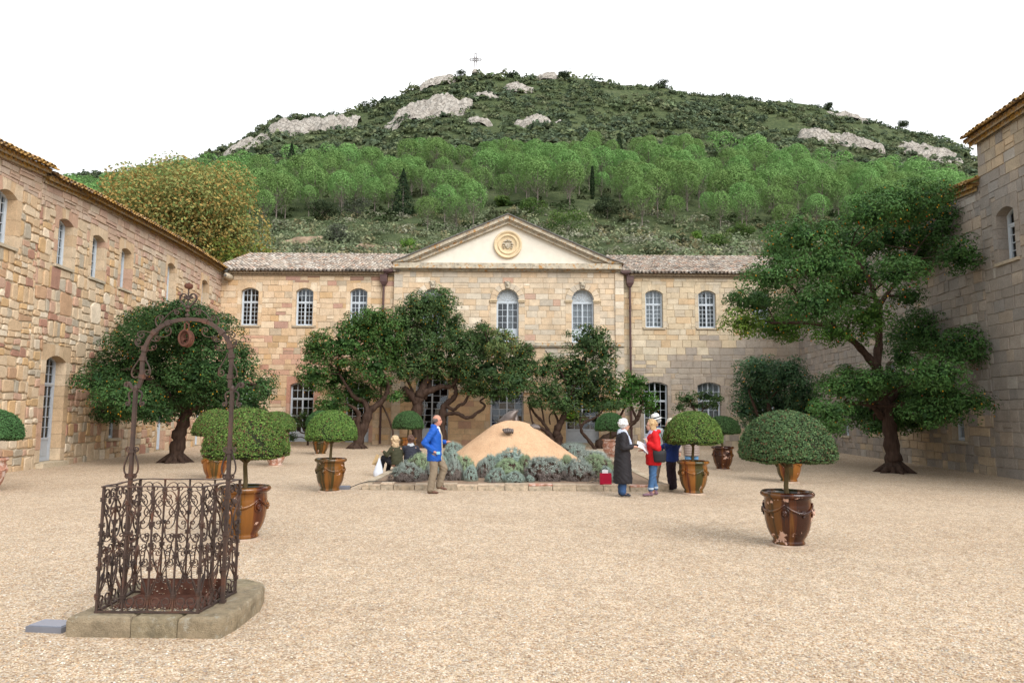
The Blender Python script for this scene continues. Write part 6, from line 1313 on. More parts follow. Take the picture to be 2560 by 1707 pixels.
def court_tree(T):
    rg = np.random.RandomState(T['seed']); root = empty(T['name'], (T['x'], T['y'], 0))
    tag(root, T['label'], 'shrub' if T['name'] == 'shrub' else 'tree')
    B = np.array([b[:6] for b in T['blobs']], dtype=float); tints = [b[6] for b in T['blobs']]
    B[:, 0] -= T['x']; C3 = B[:, [0, 1, 2]]; R3 = B[:, [3, 4, 5]]
    parts = []; fr = []; ls = T['leaf']*1.0; big = T['y'] < 30
    for i in range(len(B)):
        c, r = C3[i], R3[i]
        ar = 4*PI*((((r[0]*r[1])**1.6+(r[0]*r[2])**1.6+(r[1]*r[2])**1.6)/3)**(1/1.6))
        pr = .30 if big else .25                     # radius of the small leaf tufts
        m = max(6, int(ar/(pr*pr)*(.72 if big else .60)*T['dens']))
        d = rdir(rg, m); d[:, 2] = d[:, 2]*1.0
        lump = .98+.09*np.sin(d[:, 0]*6+i)+.08*np.sin(d[:, 2]*7+i*2)+.07*np.sin(d[:, 1]*9+i)
        Q = c+d*r*(lump*rg.uniform(.82, 1.03, m))[:, None]
        keep = np.ones(m, bool)
        for j in range(len(B)):
            if j != i: keep &= (((Q-C3[j])/(R3[j]*.72))**2).sum(1) > 1
        Q, d = Q[keep], d[keep]; m = len(Q)
        if m == 0: continue
        pr_i = pr*rg.uniform(.7, 1.3, m)
        per = int((62 if big else 40)*(1.0 if ls < .11 else .85))
        dd = rdir(rg, m*per).reshape(m, per, 3)
        dd[:, :, 2] = np.where(dd[:, :, 2] < -.6, -dd[:, :, 2], dd[:, :, 2])
        P = Q[:, None]+dd*(pr_i[:, None, None])*np.array([1.05, 1.05, .85])*np.clip(1-np.abs(rg.normal(0, .10, (m, per, 1))), .25, 1)
        N = dd+np.array([0, 0, .25])+d[:, None]*.15
        base = np.array(PALS[T['pal']][tints[i]])
        tone = rg.uniform(.82, 1.22)
        Cc = base*tone*rg.uniform(.74, 1.30, (m, 1, 1))*rg.uniform(.75, 1.28, (m, per, 1))
        Cc = Cc*(1+rg.normal(0, .06, (m, per, 3)))*np.array([1.12, .97, .85])
        parts.append(leaves(P.reshape(-1, 3), N.reshape(-1, 3), ls, .42, rg, Cc.reshape(-1, 3).clip(.008, 1), .27))
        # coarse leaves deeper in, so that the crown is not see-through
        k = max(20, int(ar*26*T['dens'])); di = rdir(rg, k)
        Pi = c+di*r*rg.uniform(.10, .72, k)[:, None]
        parts.append(leaves(Pi, di, ls*2.1, .7, rg, np.tile(base*.75, (k, 1))*rg.uniform(.7, 1.1, (k, 1)), .9))  # inner shade put into the colour: darker than the outer leaves
        nf = int(m*rg.uniform(.25, .9))
        if nf and T['name'] != 'shrub':
            qi = rg.randint(0, m, nf); fd = rdir(rg, nf); fd[:, 2] -= .2
            fr.append(Q[qi]+fd*pr_i[qi][:, None]*.95)
    V, F, C = cat_leaves(parts)
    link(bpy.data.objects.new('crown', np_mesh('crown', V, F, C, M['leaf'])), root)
    if fr:
        Pf = np.concatenate(fr); n = len(Pf); rad = .026
        oc = np.array([(1, 0, 0), (-1, 0, 0), (0, 1, 0), (0, -1, 0), (0, 0, 1), (0, 0, -1)])*rad
        fo = np.array([(0, 2, 4), (2, 1, 4), (1, 3, 4), (3, 0, 4), (2, 0, 5), (1, 2, 5), (3, 1, 5), (0, 3, 5)])
        V = (Pf[:, None]+oc[None]).reshape(-1, 3); F = (fo[None]+(np.arange(n)*6)[:, None, None]).reshape(-1, 3)
        pc = np.array([(.55, .24, .02), (.60, .33, .03), (.42, .07, .02)])[rg.choice(3, n, p=[.5, .38, .12])]
        fo_ = link(bpy.data.objects.new('fruit', np_mesh('fruit', V, F, np.repeat(pc, 8, axis=0), M['leaf'])), root); tag(fo_, kind='stuff')
    mb = MB(); base_nodes = []
    for li, l in enumerate(T['limbs']):
        pts = []; rr_ = []
        for q in range(len(l)):
            x, z, r, dy = l[q]
            pts.append(Vector((x-T['x'], dy*1.2, max(z, -.12) if q else z))); rr_.append(r)
        # smooth and roughen
        fine = []; fr_ = []
        for q in range(len(pts)-1):
            p0 = pts[max(q-1, 0)]; p1 = pts[q]; p2 = pts[q+1]; p3_ = pts[min(q+2, len(pts)-1)]
            n_ = 5
            for s in range(n_):
                t = s/n_
                v = 0.5*((2*p1)+(-p0+p2)*t+(2*p0-5*p1+4*p2-p3_)*t*t+(-p0+3*p1-3*p2+p3_)*t**3)
                fine.append(v); fr_.append(rr_[q]*(1-t)+rr_[q+1]*t)
        fine.append(pts[-1]); fr_.append(rr_[-1])
        for q in range(1, len(fine)-1):
            a = fr_[q]*.07; fine[q] = fine[q]+Vector((rg.normal(0, a), rg.normal(0, a), rg.normal(0, a*.5)))
        fr_ = [r*(1+.12*math.sin(q*1.7+li)) for q, r in enumerate(fr_)]
        if li == 0 or l[0][1] < .35:      # root flare
            fine[0] = Vector((fine[0].x, fine[0].y, -.08))
            for q, kf in ((0, 1.3), (1, 1.15), (2, 1.06), (3, 1.0)):
                if q < len(fr_): fr_[q] *= (kf if li == 0 else 1+(kf-1)*.5)
        mb.tube(fine, fr_, 12 if li == 0 else 9)
        if li == 0 and T['x'] and l[0][2] > .12:
            for a in range(6):
                an = a*1.05+.4; L_ = l[0][2]*1.75
                mb.tube([(fine[1].x, fine[1].y, .5*l[0][2]+.15), (fine[0].x+math.cos(an)*L_*.6, fine[0].y+math.sin(an)*L_*.6, .09), (fine[0].x+math.cos(an)*L_, fine[0].y+math.sin(an)*L_, -.04)], [l[0][2]*.42, l[0][2]*.26, .03], 8)
        base_nodes += [(f, r) for f, r in zip(fine, fr_) if f.z > T['blobs'][0][2]*.25]
    for i in range(len(B)):      # a branch from the nearest limb into every leaf mass
        c = Vector(C3[i]); 
        bn = min(base_nodes, key=lambda q: (q[0]-c).length+max(0, q[0].z-c.z)*1.2)
        r0 = min(bn[1]*.6, .02+.02*(bn[0]-c).length); mid = bn[0].lerp(c, .5)+Vector((rg.normal(0, .12), rg.normal(0, .12), .08))
        mb.tube([bn[0], mid, c], [r0, r0*.7, r0*.35], 6)
        for q in range(5):
            dd = Vector(rdir(rg, 1)[0]); e = c+Vector((dd.x*R3[i][0], dd.y*R3[i][1], dd.z*R3[i][2]))*.8
            mb.tube([c, c.lerp(e, .5)+Vector((0, 0, .05)), e], [r0*.35, r0*.25, .006], 4, False)
    mb.build('trunk', M['bark'], root, smooth=True)
for T in TREES: court_tree(T)

# ================================================================== POTTED TOPIARY
def pot_profile(): return [(.001, .03), (.205, .03), (.215, .05), (.20, .075), (.205, .10), (.24, .15), (.275, .23), (.30, .34), (.312, .46), (.308, .56), (.302, .64), (.315, .655), (.35, .675), (.355, .70), (.345, .72), (.33, .735), (.305, .725), (.295, .70), (.29, .66), (.001, .655)]
def pot_r(z):
    pr = pot_profile()[1:13]
    return float(np.interp(z, [p[1] for p in pr], [p[0] for p in pr]))
def make_pot_mesh(mat):
    mb = MB(); mb.lathe(pot_profile()[:-1], 40); return mb.mesh('pot', M[mat], True, False)
def make_garland(mat, ph):
    mb = MB()
    for k in range(4):
        a0 = ph+k*PI/2; pts = []
        for i in range(15):
            t = i/14; a = a0+t*PI/2; z = .585-.12*math.sin(PI*t)**.8; r = pot_r(z)+.008
            pts.append((r*math.cos(a), r*math.sin(a), z))
        mb.tube(pts, [.010+.010*math.sin(PI*i/14)+.003*math.sin(i*2.4) for i in range(15)], 7, True)
        a = a0+PI/4; r = pot_r(.45)+.006
        for (da, dz, s) in ((0, 0, .028), (.07, .012, .022), (-.07, .012, .022), (0, -.035, .018), (.04, .03, .016), (-.04, .03, .016)):
            mb.ell(((r)*math.cos(a+da), (r)*math.sin(a+da), .46+dz), (s, s, s), 8, 5)
    return mb.mesh('garland', M[mat], True, False)
def make_medal(mat, ph):
    mb = MB()
    for k in range(4):
        a = ph+k*PI/2; r = pot_r(.50)+.004; c = Vector((r*math.cos(a), r*math.sin(a), .47)); t = Vector((-math.sin(a), math.cos(a), 0)); nn = Vector((math.cos(a), math.sin(a), 0))
        pts = [c+t*.055*math.cos(q*PI/9)+Vector((0, 0, .07*math.sin(q*PI/9))) for q in range(19)]
        mb.tube(pts, .009, 6, False); mb.ell(c+Vector((0, 0, .0)), (.035, .035, .045), 10, 6)
        for q in range(5): mb.ell(c+t*.02*math.cos(q*1.26)+nn*.022+Vector((0, 0, .03*math.sin(q*1.26))), .013, 6, 4)
    return mb.mesh('medallion', M[mat], True, False)
def topiary_crown(seed, cols, n=36000, brown=.12, gap=False):
    rg = np.random.RandomState(seed); Rr, Hh = .615, .61
    # dome surface plus flat underside with a rounded lower edge
    t = rg.uniform(0, 1, n); a = rg.uniform(0, 2*PI, n)
    ph = np.arccos(1-t*1.0)                                  # 0 top .. pi/2 rim
    prr = np.sin(ph)**.97; z = np.cos(ph)**.98
    low = rg.uniform(0, 1, n) < .16
    lr = np.sqrt(rg.uniform(.12, 1, n))
    prr = np.where(low, lr, prr); z = np.where(low, -.02-.07*np.sqrt(np.clip(1-lr**6, 0, 1)), z)
    wob = 1+.024*np.sin(a*3+seed)+.018*np.sin(a*5+z*3+seed*2)+.012*np.sin(a*17+z*23+seed); z = z+np.where(low | (z < .12), .022*np.sin(a*4+seed)+.014*np.sin(a*11+seed*3), 0)
    sh = np.where(low, 1, 1-np.abs(rg.normal(0, .022, n)))
    P = np.stack([prr*Rr*np.cos(a)*wob*sh, prr*Rr*np.sin(a)*wob*sh, z*Hh*sh+rg.normal(0, .004, n)], 1)
    N = np.stack([prr*np.cos(a), prr*np.sin(a), np.where(low, -.8, np.cos(ph))], 1)
    nz_ = np.array([noise.noise(Vector((p[0]*9, p[1]*9, p[2]*12+seed))) for p in P[::4]]); nz_ = np.repeat(nz_, 4)[:n]
    nn2 = np.array([noise.noise(Vector((p[0]*3, p[1]*3, p[2]*3+seed*2))) for p in P[::4]]); nn2 = np.repeat(nn2, 4)[:n]
    P *= (1+.042*nz_)[:, None]; far = rg.uniform(0, 1, n) < .012; P[far] *= rg.uniform(1.02, 1.06, (far.sum(), 1))
    cols = np.array(cols); C = cols[rg.randint(0, len(cols), n)]*rg.uniform(.65, 1.35, (n, 1))
    br = rg.uniform(0, 1, n) < np.clip(brown*(.6+2.2*np.clip(nn2+.1, 0, 1)), 0, .6)
    C[br] = np.array([.16, .095, .05])*rg.uniform(.6, 1.2, (br.sum(), 1))
    keep = nz_ > -.50
    if gap: keep &= ((P-np.array([.50, -.30, .16]))**2).sum(1) > .075**2
    P, N, C = P[keep], N[keep], C[keep]
    V, F, C = leaves(P, N, .030 if n > 20000 else .038, .55, rg, C, .5)
    # very dark green solid shell just inside the leaves
    mb = MB(); mb.lathe([(Rr*.955*math.sin(i/10*PI/2)**.92, Hh*.95*math.cos(i/10*PI/2)**.95) for i in range(11)]+[(Rr*.93, -.04), (Rr*.8, -.055), (.001, -.055)], 36)
    V2 = np.array(mb.v); 
    F4 = np.array(mb.f); C4 = np.tile(np.array([[.020, .028, .012]]), (len(F4), 1))
    V = np.concatenate([V, V2]); F = np.concatenate([F, F4+len(V)-len(V2)]); C = np.concatenate([C, C4])
    return np_mesh('crown', V, F, C, M['leaf_box'])
G1 = [(.115, .205, .048), (.09, .17, .044), (.155, .25, .058)]
G2 = [(.068, .135, .058), (.086, .155, .066), (.115, .19, .075)]
G3 = [(.068, .15, .054), (.082, .17, .06)]
CR = [topiary_crown(1, G1, 27000, brown=.16), topiary_crown(2, G2, 27000, brown=.10, gap=True), topiary_crown(3, G1, 16000, .05), topiary_crown(4, G3, 11000, 0.0), topiary_crown(5, G1, 13000, .22)]
POTM = {k: make_pot_mesh(k) for k in ('pot0', 'pot1', 'pot2', 'terracotta')}
stem = MB(); stem.tube([(0, 0, .62), (.012, .004, .8), (-.008, 0, 1.0), (.004, 0, 1.2), (0, 0, 1.35)], [.036, .031, .029, .032, .04], 12)
for a in range(7): stem.tube([(0, 0, 1.05), (math.cos(a*.9)*.16, math.sin(a*.9)*.16, 1.17), (math.cos(a*.9)*.42, math.sin(a*.9)*.42, 1.25)], [.016, .012, .006], 6)
STEM = stem.mesh('trunk', M['bark_stem'], True, False)
soil = MB(); soil.lathe([(.29, .655), (.15, .668), (.001, .665)], 24); SOIL = soil.mesh('soil', M['soil'], True, False)
foot = MB(); foot.cur = (.42, .34, .27, 1); foot.lathe([(.001, 0), (.265, 0), (.262, .022), (.24, .032), (.001, .034)], 32); FOOT = foot.mesh('foot_slab', M['slab'], False)
def topiary(x, y, pm, crown, label, sc=(1, 1, 1), rot=0.0, gph=0.0, zc=1.17, gm=None, lean=0.0):
    o = empty('potted_topiary', (x, y, 0), rot); tag(o, label, 'topiary', 'clipped domes in glazed pots')
    p = link(bpy.data.objects.new('pot', POTM[pm]), o)
    g = bpy.data.objects.new('garland', make_garland(gm or pm, gph)); link(g, p)
    m = bpy.data.objects.new('medallion', make_medal(gm or pm, gph)); link(m, p)
    link(bpy.data.objects.new('soil', SOIL), o); link(bpy.data.objects.new('trunk', STEM), o)
    f = link(bpy.data.objects.new('foot_slab', FOOT), o)
    c = bpy.data.objects.new('crown', CR[crown]); c.location = (0, 0, zc); c.scale = sc; link(c, o); c.rotation_euler = (0, 0, -rot)
    return o
topiary(3.80, 9.75, 'pot2', 1, 'nearest topiary on the right, large dark dome in a chipped brown pot', (1.04, 1.04, 1.04), 2.3, .35, 1.20)
topiary(-3.75, 9.97, 'pot1', 0, 'nearest topiary on the left, big yellow-green dome half behind the iron well cage', (.94, .94, 1.04), .9, .1, 1.19)
topiary(-4.03, 15.75, 'pot1', 2, 'light green dome in a brown-striped pot left of the bed', (.92, .92, 1.0), 2.1, .8, 1.19)
topiary(4.06, 15.75, 'pot0', 2, 'light green dome in a peeling honey pot behind the standing group', (1.06, 1.06, 1.08), 3.4, .3, 1.17)
topiary(7.27, 18.5, 'pot0', 3, 'topiary in an orange pot hidden behind the nearest right one', (.98, .98, .98), .4, 1.1)
topiary(-7.72, 18.4, 'pot0', 4, 'topiary in an amber pot standing right behind the iron arch post', (.98, .98, 1.04), 5.2, .9, 1.18)
topiary(-11.32, 15.3, 'terracotta', 3, 'topiary cut by the left edge of the photo, in a whitened pink pot', (1.0, 1.0, 1.0), .2, .4)
topiary(6.72, 22.4, 'pot2', 3, 'small dark dome in a dark brown pot before the right wing', (.93, .93, .85), 1.2, .7, 1.18)
topiary(-4.15, 28.2, 'pot0', 3, 'even green dome in an ochre pot just behind the walking man', (1.02, 1.02, 1.08), 4.0, .2, 1.14)
topiary(3.95, 28.0, 'terracotta', 3, 'even green dome in a terracotta pot behind the black coat', (1.02, 1.02, 1.08), 1.7, .5, 1.12)
topiary(-7.62, 22.8, 'terracotta', 4, 'brownish dome over a pale pink pot, behind the big left topiary', (1.0, 1.0, .95), .7, .1)
topiary(-7.80, 28.8, 'pot1', 3, 'dark dome peeking out behind the light green one left of the bed', (1.0, 1.0, 1.02), 2.9, 1.0)

# ================================================================== WELL
well = empty('wellhead', (-2.89, 6.15, 0)); tag(well, 'old well with an ornate rusty iron cage, arch and pulley on a low stone slab', 'well')
WX, WY = -2.89, 6.15
SL = [(-3.53, 5.73), (-2.29, 5.71), (-2.25, 5.93), (-2.25, 6.50), (-2.34, 6.85), (-2.55, 7.02), (-3.35, 7.05), (-3.60, 6.8)]
SL = [(a-WX, c-WY) for a, c in SL]
def slab_block(idx, c0, col):
    pts = [SL[i] for i in idx]+[c0]; n = len(pts); mb = MB(); mb.cur = col
    gx = sum(p[0] for p in pts)/n; gy = sum(p[1] for p in pts)/n
    sub = []
    for i in range(n):
        a, c = pts[i], pts[(i+1) % n]
        for s in range(6): sub.append((a[0]+(c[0]-a[0])*s/6, a[1]+(c[1]-a[1])*s/6))
    m = len(sub)
    rings = ((0.0, 0.0), (0.0, .06), (0.0, .115), (.010, .145), (.03, .158))
    for (ins, z) in rings:
        for (x, y) in sub:
            d = math.hypot(x-gx, y-gy); k = 1-(ins+.004)/d
            j = .006*noise.noise(Vector((x*14, y*14, z*20)))
            mb.v.append((gx+(x-gx)*(k+j), gy+(y-gy)*(k+j), z+(.004*noise.noise(Vector((x*9, y*9, 3))) if z > .1 else 0)))
    for r_ in range(len(rings)-1):
        for i in range(m): j = (i+1) % m; mb.face((r_*m+i, r_*m+j, (r_+1)*m+j, (r_+1)*m+i))
    mb.face(tuple((len(rings)-1)*m+i for i in range(m))); mb.build('slab_stone', M['slab'], well)
# three front blocks and the remaining sides
F0, F1 = SL[0], SL[1]
fa = (F0[0]+(F1[0]-F0[0])*.42, F0[1]+(F1[1]-F0[1])*.42); fb = (F0[0]+(F1[0]-F0[0])*.72, F0[1]+(F1[1]-F0[1])*.72)
yi = -.10
SL2 = SL
def blk(pts, col):
    global SL
    keep = SL; SL = pts[:-1]; slab_block(range(len(SL)), pts[-1], col); SL = keep
blk([F0, fa, (fa[0], yi), (F0[0]+.02, yi)], (0.257, 0.219, 0.156, 1)); blk([fa, fb, (fb[0], yi), (fa[0], yi)], (0.234, 0.204, 0.141, 1))
blk([fb, F1, SL[2], (SL[2][0], yi), (fb[0], yi)], (0.250, 0.212, 0.148, 1)); blk([(0.0, yi), (SL[2][0], yi), SL[3], SL[4], (.3, .5), (0.0, .5)], (0.257, 0.219, 0.156, 1))
blk([(F0[0]+.02, yi), (0.0, yi), (0.0, .5), (-.72, .5)], (0.234, 0.197, 0.141, 1)); blk([(-.72, .5), (0, .5), (.3, .5), SL[4], SL[5], SL[6], SL[7]], (0.242, 0.212, 0.148, 1))
ZB, ZT = .165, 1.165
def bez(p0, p1, p2, p3, n=14):
    return [((1-t)**3*p0[0]+3*(1-t)**2*t*p1[0]+3*(1-t)*t*t*p2[0]+t**3*p3[0], (1-t)**3*p0[1]+3*(1-t)**2*t*p1[1]+3*(1-t)*t*t*p2[1]+t**3*p3[1]) for t in [i/n for i in range(n+1)]]
def spiral(cx, cz, r0, a0, turns, r1=.0, n=None, sgn=1):
    n = n or int(14*abs(turns))+6
    return [(cx+(r0+(r1-r0)*i/n)*math.cos(a0+sgn*turns*2*PI*i/n), cz+(r0+(r1-r0)*i/n)*math.sin(a0+sgn*turns*2*PI*i/n)) for i in range(n+1)]
def panel(p0, p1, nb, seed):
    """one side of the cage from p0 to p1 (x,y in well coordinates) with nb bays"""
    p0, p1 = Vector((*p0, 0)), Vector((*p1, 0)); d = p1-p0; Wd = d.length; ex = d.normalized(); N = Vector((-ex.y, ex.x, 0))
    def to(pts, off=0.0): return [p0+ex*x+Vector((0, 0, z))+N*off for x, z in pts]
    w = Wd/nb; rg = random.Random(seed)
    def piece(name, pts, ww=.013, t=.006, off=0.0, mat='iron'):
        mb = MB(); mb.strip(to(pts, off), N, ww, t); return mb.build(name, M[mat], well, colors=False)
    for i in range(nb+1):
        x = i*w; mb = MB(); s = .0075 if 0 < i < nb else .010
        mb.strip(to([(x, ZB), (x, ZT)]), N, s*2, s*1.7)
        mb.build('upright_bar', M['iron'], well, colors=False)
        for zc in ((.305, .50, .70, .86, 1.06) if i % 2 == 0 else (.29, .60, .78, 1.05)):
            z = zc+rg.uniform(-.015, .015); mb = MB()
            c = p0+ex*x+Vector((0, 0, z)); e = ex*.017; q = N*.013
            for dz in (-.012, 0, .012):
                pts = [c-e-q+Vector((0, 0, dz)), c+e-q+Vector((0, 0, dz)), c+e+q+Vector((0, 0, dz)), c-e+q+Vector((0, 0, dz)), c-e-q+Vector((0, 0, dz))]
                mb.tube(pts, .005, 5, False)
            mb.build('collar', M['iron'], well, colors=False)
    for i in range(nb):
        xa = i*w; xb = xa+w; xm = xa+w/2; h = w/2; j = rg.uniform(-.012, .012)
        for s, x0 in ((1, xa), (-1, xb)):
            X = lambda pts: [(x0+s*px, pz) for px, pz in pts]
            # top bow from the collar out and over to the rail, with curled end
            piece('scroll', X([(.004, 1.04+j)]+bez((.004, 1.05), (.02, 1.15), (h*.9, 1.155), (h*1.02, 1.105), 10)+spiral(h*.72, 1.09, h*.30, .3, .8, .012, sgn=-1)), t=.005, off=.006*s)
            # big C ring under it
            piece('scroll', X(bez((.006, 1.045), (h*.5, 1.0), (h*.95, .965), (h*.55, .93), 8)+spiral(h*.35, .955, h*.32, -.8, .9, .012, sgn=-1)), t=.005, off=-.006*s)
            # lyre leg
            piece('scroll', X(bez((.006, 1.03), (.01, .93), (h*1.05, .92), (h*.92, .80), 12)+bez((h*.92, .80), (h*.85, .72), (h*.12, .69), (.012+h*.1, .76), 8)+spiral(h*.36, .775, h*.2, 3.3, 1.1, .006, sgn=-1)), off=.004*s)
            # small paired curls
            piece('scroll', X(bez((.005, .60+j), (.01, .66), (h*.5, .70), (h*.8, .655), 8)+spiral(h*.62, .635, h*.26, .6, 1.2, .006, sgn=-1)), t=.005)
            piece('scroll', X(bez((.005, .58+j), (.015, .53), (h*.5, .50), (h*.78, .545), 8)+spiral(h*.60, .560, h*.25, -.5, 1.2, .006)), t=.005, off=.005)
            # long leg crossing down to the foot collar
            piece('scroll', X(bez((h*.96, .66), (h*.5, .52), (h*.98, .46), (.012, .30), 14)), t=.0055, off=-.005*s)
            piece('scroll', X(bez((.008, .31), (h*.25, .40), (h*.8, .50), (h*.9, .43), 10)+spiral(h*.66, .42, h*.24, .2, 1.1, .006, sgn=-1)), t=.005, off=.005*s)
            # foot ring
            piece('scroll', X(bez((.006, .30), (.012, .20), (h*.45, .165), (h*.75, .20), 8)+spiral(h*.55, .25, h*.36, -1.0, .95, .02)), t=.006, off=.003*s)
        if i % 2 == seed % 2:
            for (cz) in (1.0, .72):
                mb = MB(); c = p0+ex*xm+Vector((0, 0, cz+rg.uniform(-.05, .05)))
                mb.ell(c, (.014, .010, .028), 8, 6); mb.build('leaf_ornament', M['iron'], well, colors=False)
A0, A1, A2, A3 = (-.46, -.32), (.36, -.32), (.41, .32), (-.50, .32)
panel(A0, A1, 4, 1); panel(A1, A2, 3, 2); panel(A2, A3, 4, 3); panel(A3, A0, 3, 4)
for z, w_, t_ in ((ZT, .036, .008), (ZB+.004, .022, .014)):
    for (pa, pb) in ((A0, A1), (A1, A2), (A2, A3), (A3, A0)):
        mb = MB(); pa3, pb3 = Vector((*pa, z)), Vector((*pb, z)); e = (pb3-pa3).normalized()*.014
        n_ = 8; pts = [pa3-e+(pb3-pa3+2*e)*i/n_+Vector((0, 0, .003*math.sin(i*2.1))) for i in range(n_+1)]
        mb.strip(pts, (0, 0, 1), t_, w_); mb.build('rail', M['iron'], well, colors=False)
mb = MB(); mb.box(-.40, .34, -.20, .22, .160, .175); mb.build('well_cover', M['rust'], well)
mb = MB(); mb.box(-.38, .33, .20, .212, .17, .31); mb.build('rust_plate', M['rust'], well)
rgp = np.random.RandomState(3)
def pebbles(P, size, rg, name, parent=None):
    n = len(P); oc = np.array([(1, 0, 0), (0, 1, 0), (-1, 0, 0), (0, -1, 0), (0, 0, .8), (0, 0, -.6)])
    sc = size*rg.uniform(.6, 1.5, (n, 1, 1))*np.stack([rg.uniform(.7, 1.5, n), rg.uniform(.6, 1.1, n), rg.uniform(.4, .8, n)], 1)[:, None, :]
    v = oc[None]*sc*.5*(1+rg.uniform(-.25, .25, (n, 6, 3)))
    a = rg.uniform(0, 2*PI, n); ca, sa = np.cos(a), np.sin(a)
    v = np.stack([v[..., 0]*ca[:, None]-v[..., 1]*sa[:, None], v[..., 0]*sa[:, None]+v[..., 1]*ca[:, None], v[..., 2]], -1)+P[:, None]
    f = np.array([(0, 1, 4), (1, 2, 4), (2, 3, 4), (3, 0, 4), (1, 0, 5), (2, 1, 5), (3, 2, 5), (0, 3, 5)])
    F = (f[None]+(np.arange(n)*6)[:, None, None]).reshape(-1, 3)
    pal = np.array([(.64, .54, .40), (.70, .62, .50), (.56, .42, .27), (.50, .34, .21), (.36, .25, .17), (.45, .42, .38), (.62, .44, .28), (.74, .70, .62)])
    c = pal[rg.choice(8, n, p=[.25, .18, .17, .11, .07, .06, .09, .07])]*rg.uniform(.85, 1.12, (n, 1))
    return link(bpy.data.objects.new(name, np_mesh(name, v.reshape(-1, 3), F, np.repeat(c, 8, axis=0), M['pebble'], True)), parent)
P = np.stack([rgp.uniform(-.42, .36, 260), -.31+np.abs(rgp.normal(0, .05, 260)), np.full(260, .172)], 1)
P2 = np.stack([rgp.uniform(-.35, .3, 60), np.full(60, .195), rgp.uniform(.18, .30, 60)], 1)
tag(pebbles(np.concatenate([P, P2]), .014, rgp, 'fallen_pebbles', well), kind='stuff')
# posts, arch, pulley
PX = (-.42, .43)
for s, px in ((-1, PX[0]), (1, PX[1])):
    def pc(name, pts, t=.009, ww=.016): 
        mb = MB(); mb.strip([Vector((px+a, .0, c)) for a, c in pts], (0, 1, 0), ww, t); mb.build(name, M['iron'], well, colors=False)
    mb = MB(); mb.strip([(px, 0, ZB-.02), (px, 0, 1.97)], (0, 1, 0), .032, .028); mb.build('post', M['iron'], well, colors=False)
    for m_ in (-1, 1):
        pc('scroll', [(m_*a, c) for a, c in bez((.012, 1.215), (.10, 1.25), (.05, 1.36), (.018, 1.43), 12)])
        pc('scroll', [(m_*a, c) for a, c in spiral(.028, 1.225, .024, -2.0, 1.0, .006)])
        pc('scroll', [(m_*a, c) for a, c in [(.014, 1.425)]+spiral(.034, 1.455, .024, -1.9, 1.1, .006)])
        pc('scroll', [(m_*a, c) for a, c in bez((.010, 1.965), (.11, 1.95), (.02, 1.87), (.05, 1.835), 12)+spiral(.062, 1.85, .020, -2.3, 1.1, .005)], .010)
    for z in (.16, .43, .72, 1.03, 1.20, 1.42):
        mb = MB(); mb.box(px-.024, px+.024, -.024, .024, z, z+.022); mb.build('collar', M['iron'], well, colors=False)
    mb = MB(); mb.ell((px, 0, 1.985), (.022, .022, .03), 10, 6); mb.build('finial_knob', M['iron'], well, smooth=True)
    pc('scroll', [(s*a, c) for a, c in bez((-.02, 1.972), (.06, 1.96), (.03, 2.03), (.075, 2.035), 10)+spiral(.075, 2.012, .023, 1.6, 1.0, .006, sgn=-1)], .014, .03)
AR = [Vector((a-WX, 0, c)) for a, c in ARCH]
AR[0] = Vector((PX[0]+.02, 0, 1.985)); AR[-1] = Vector((PX[1]-.02, 0, 1.99))
fin = []
for q in range(len(AR)-1):
    p0_, p1_, p2_, p3_ = AR[max(q-1, 0)], AR[q], AR[q+1], AR[min(q+2, len(AR)-1)]
    for s in range(3):
        t = s/3; fin.append(0.5*((2*p1_)+(-p0_+p2_)*t+(2*p0_-5*p1_+4*p2_-p3_)*t*t+(-p0_+3*p1_-3*p2_+p3_)*t**3))
fin.append(AR[-1])
mb = MB(); mb.strip(fin, (0, 1, 0), .026, .032); mb.build('arch_bar', M['iron'], well, colors=False)
def onarch(x, side): # point on arch by angle
    pass
def acol(i):
    p = AR[i]; d = (AR[min(i+1, len(AR)-1)]-AR[max(i-1, 0)]).normalized(); mb = MB()
    mb.strip([p-d*.02, p+d*.02], (0, 1, 0), .042, .046); mb.build('collar', M['iron'], well, colors=False)
for i in (3, 4, 6, 8, 12, 14, 16, 17, 1, 19): acol(i)
def q2(pts, t=.007, ww=.013, name='scroll', y=0.0):
    mb = MB(); mb.strip([Vector((a, y, c)) for a, c in pts], (0, 1, 0), ww, t); mb.build(name, M['iron'], well, colors=False)
cxA = 0.0
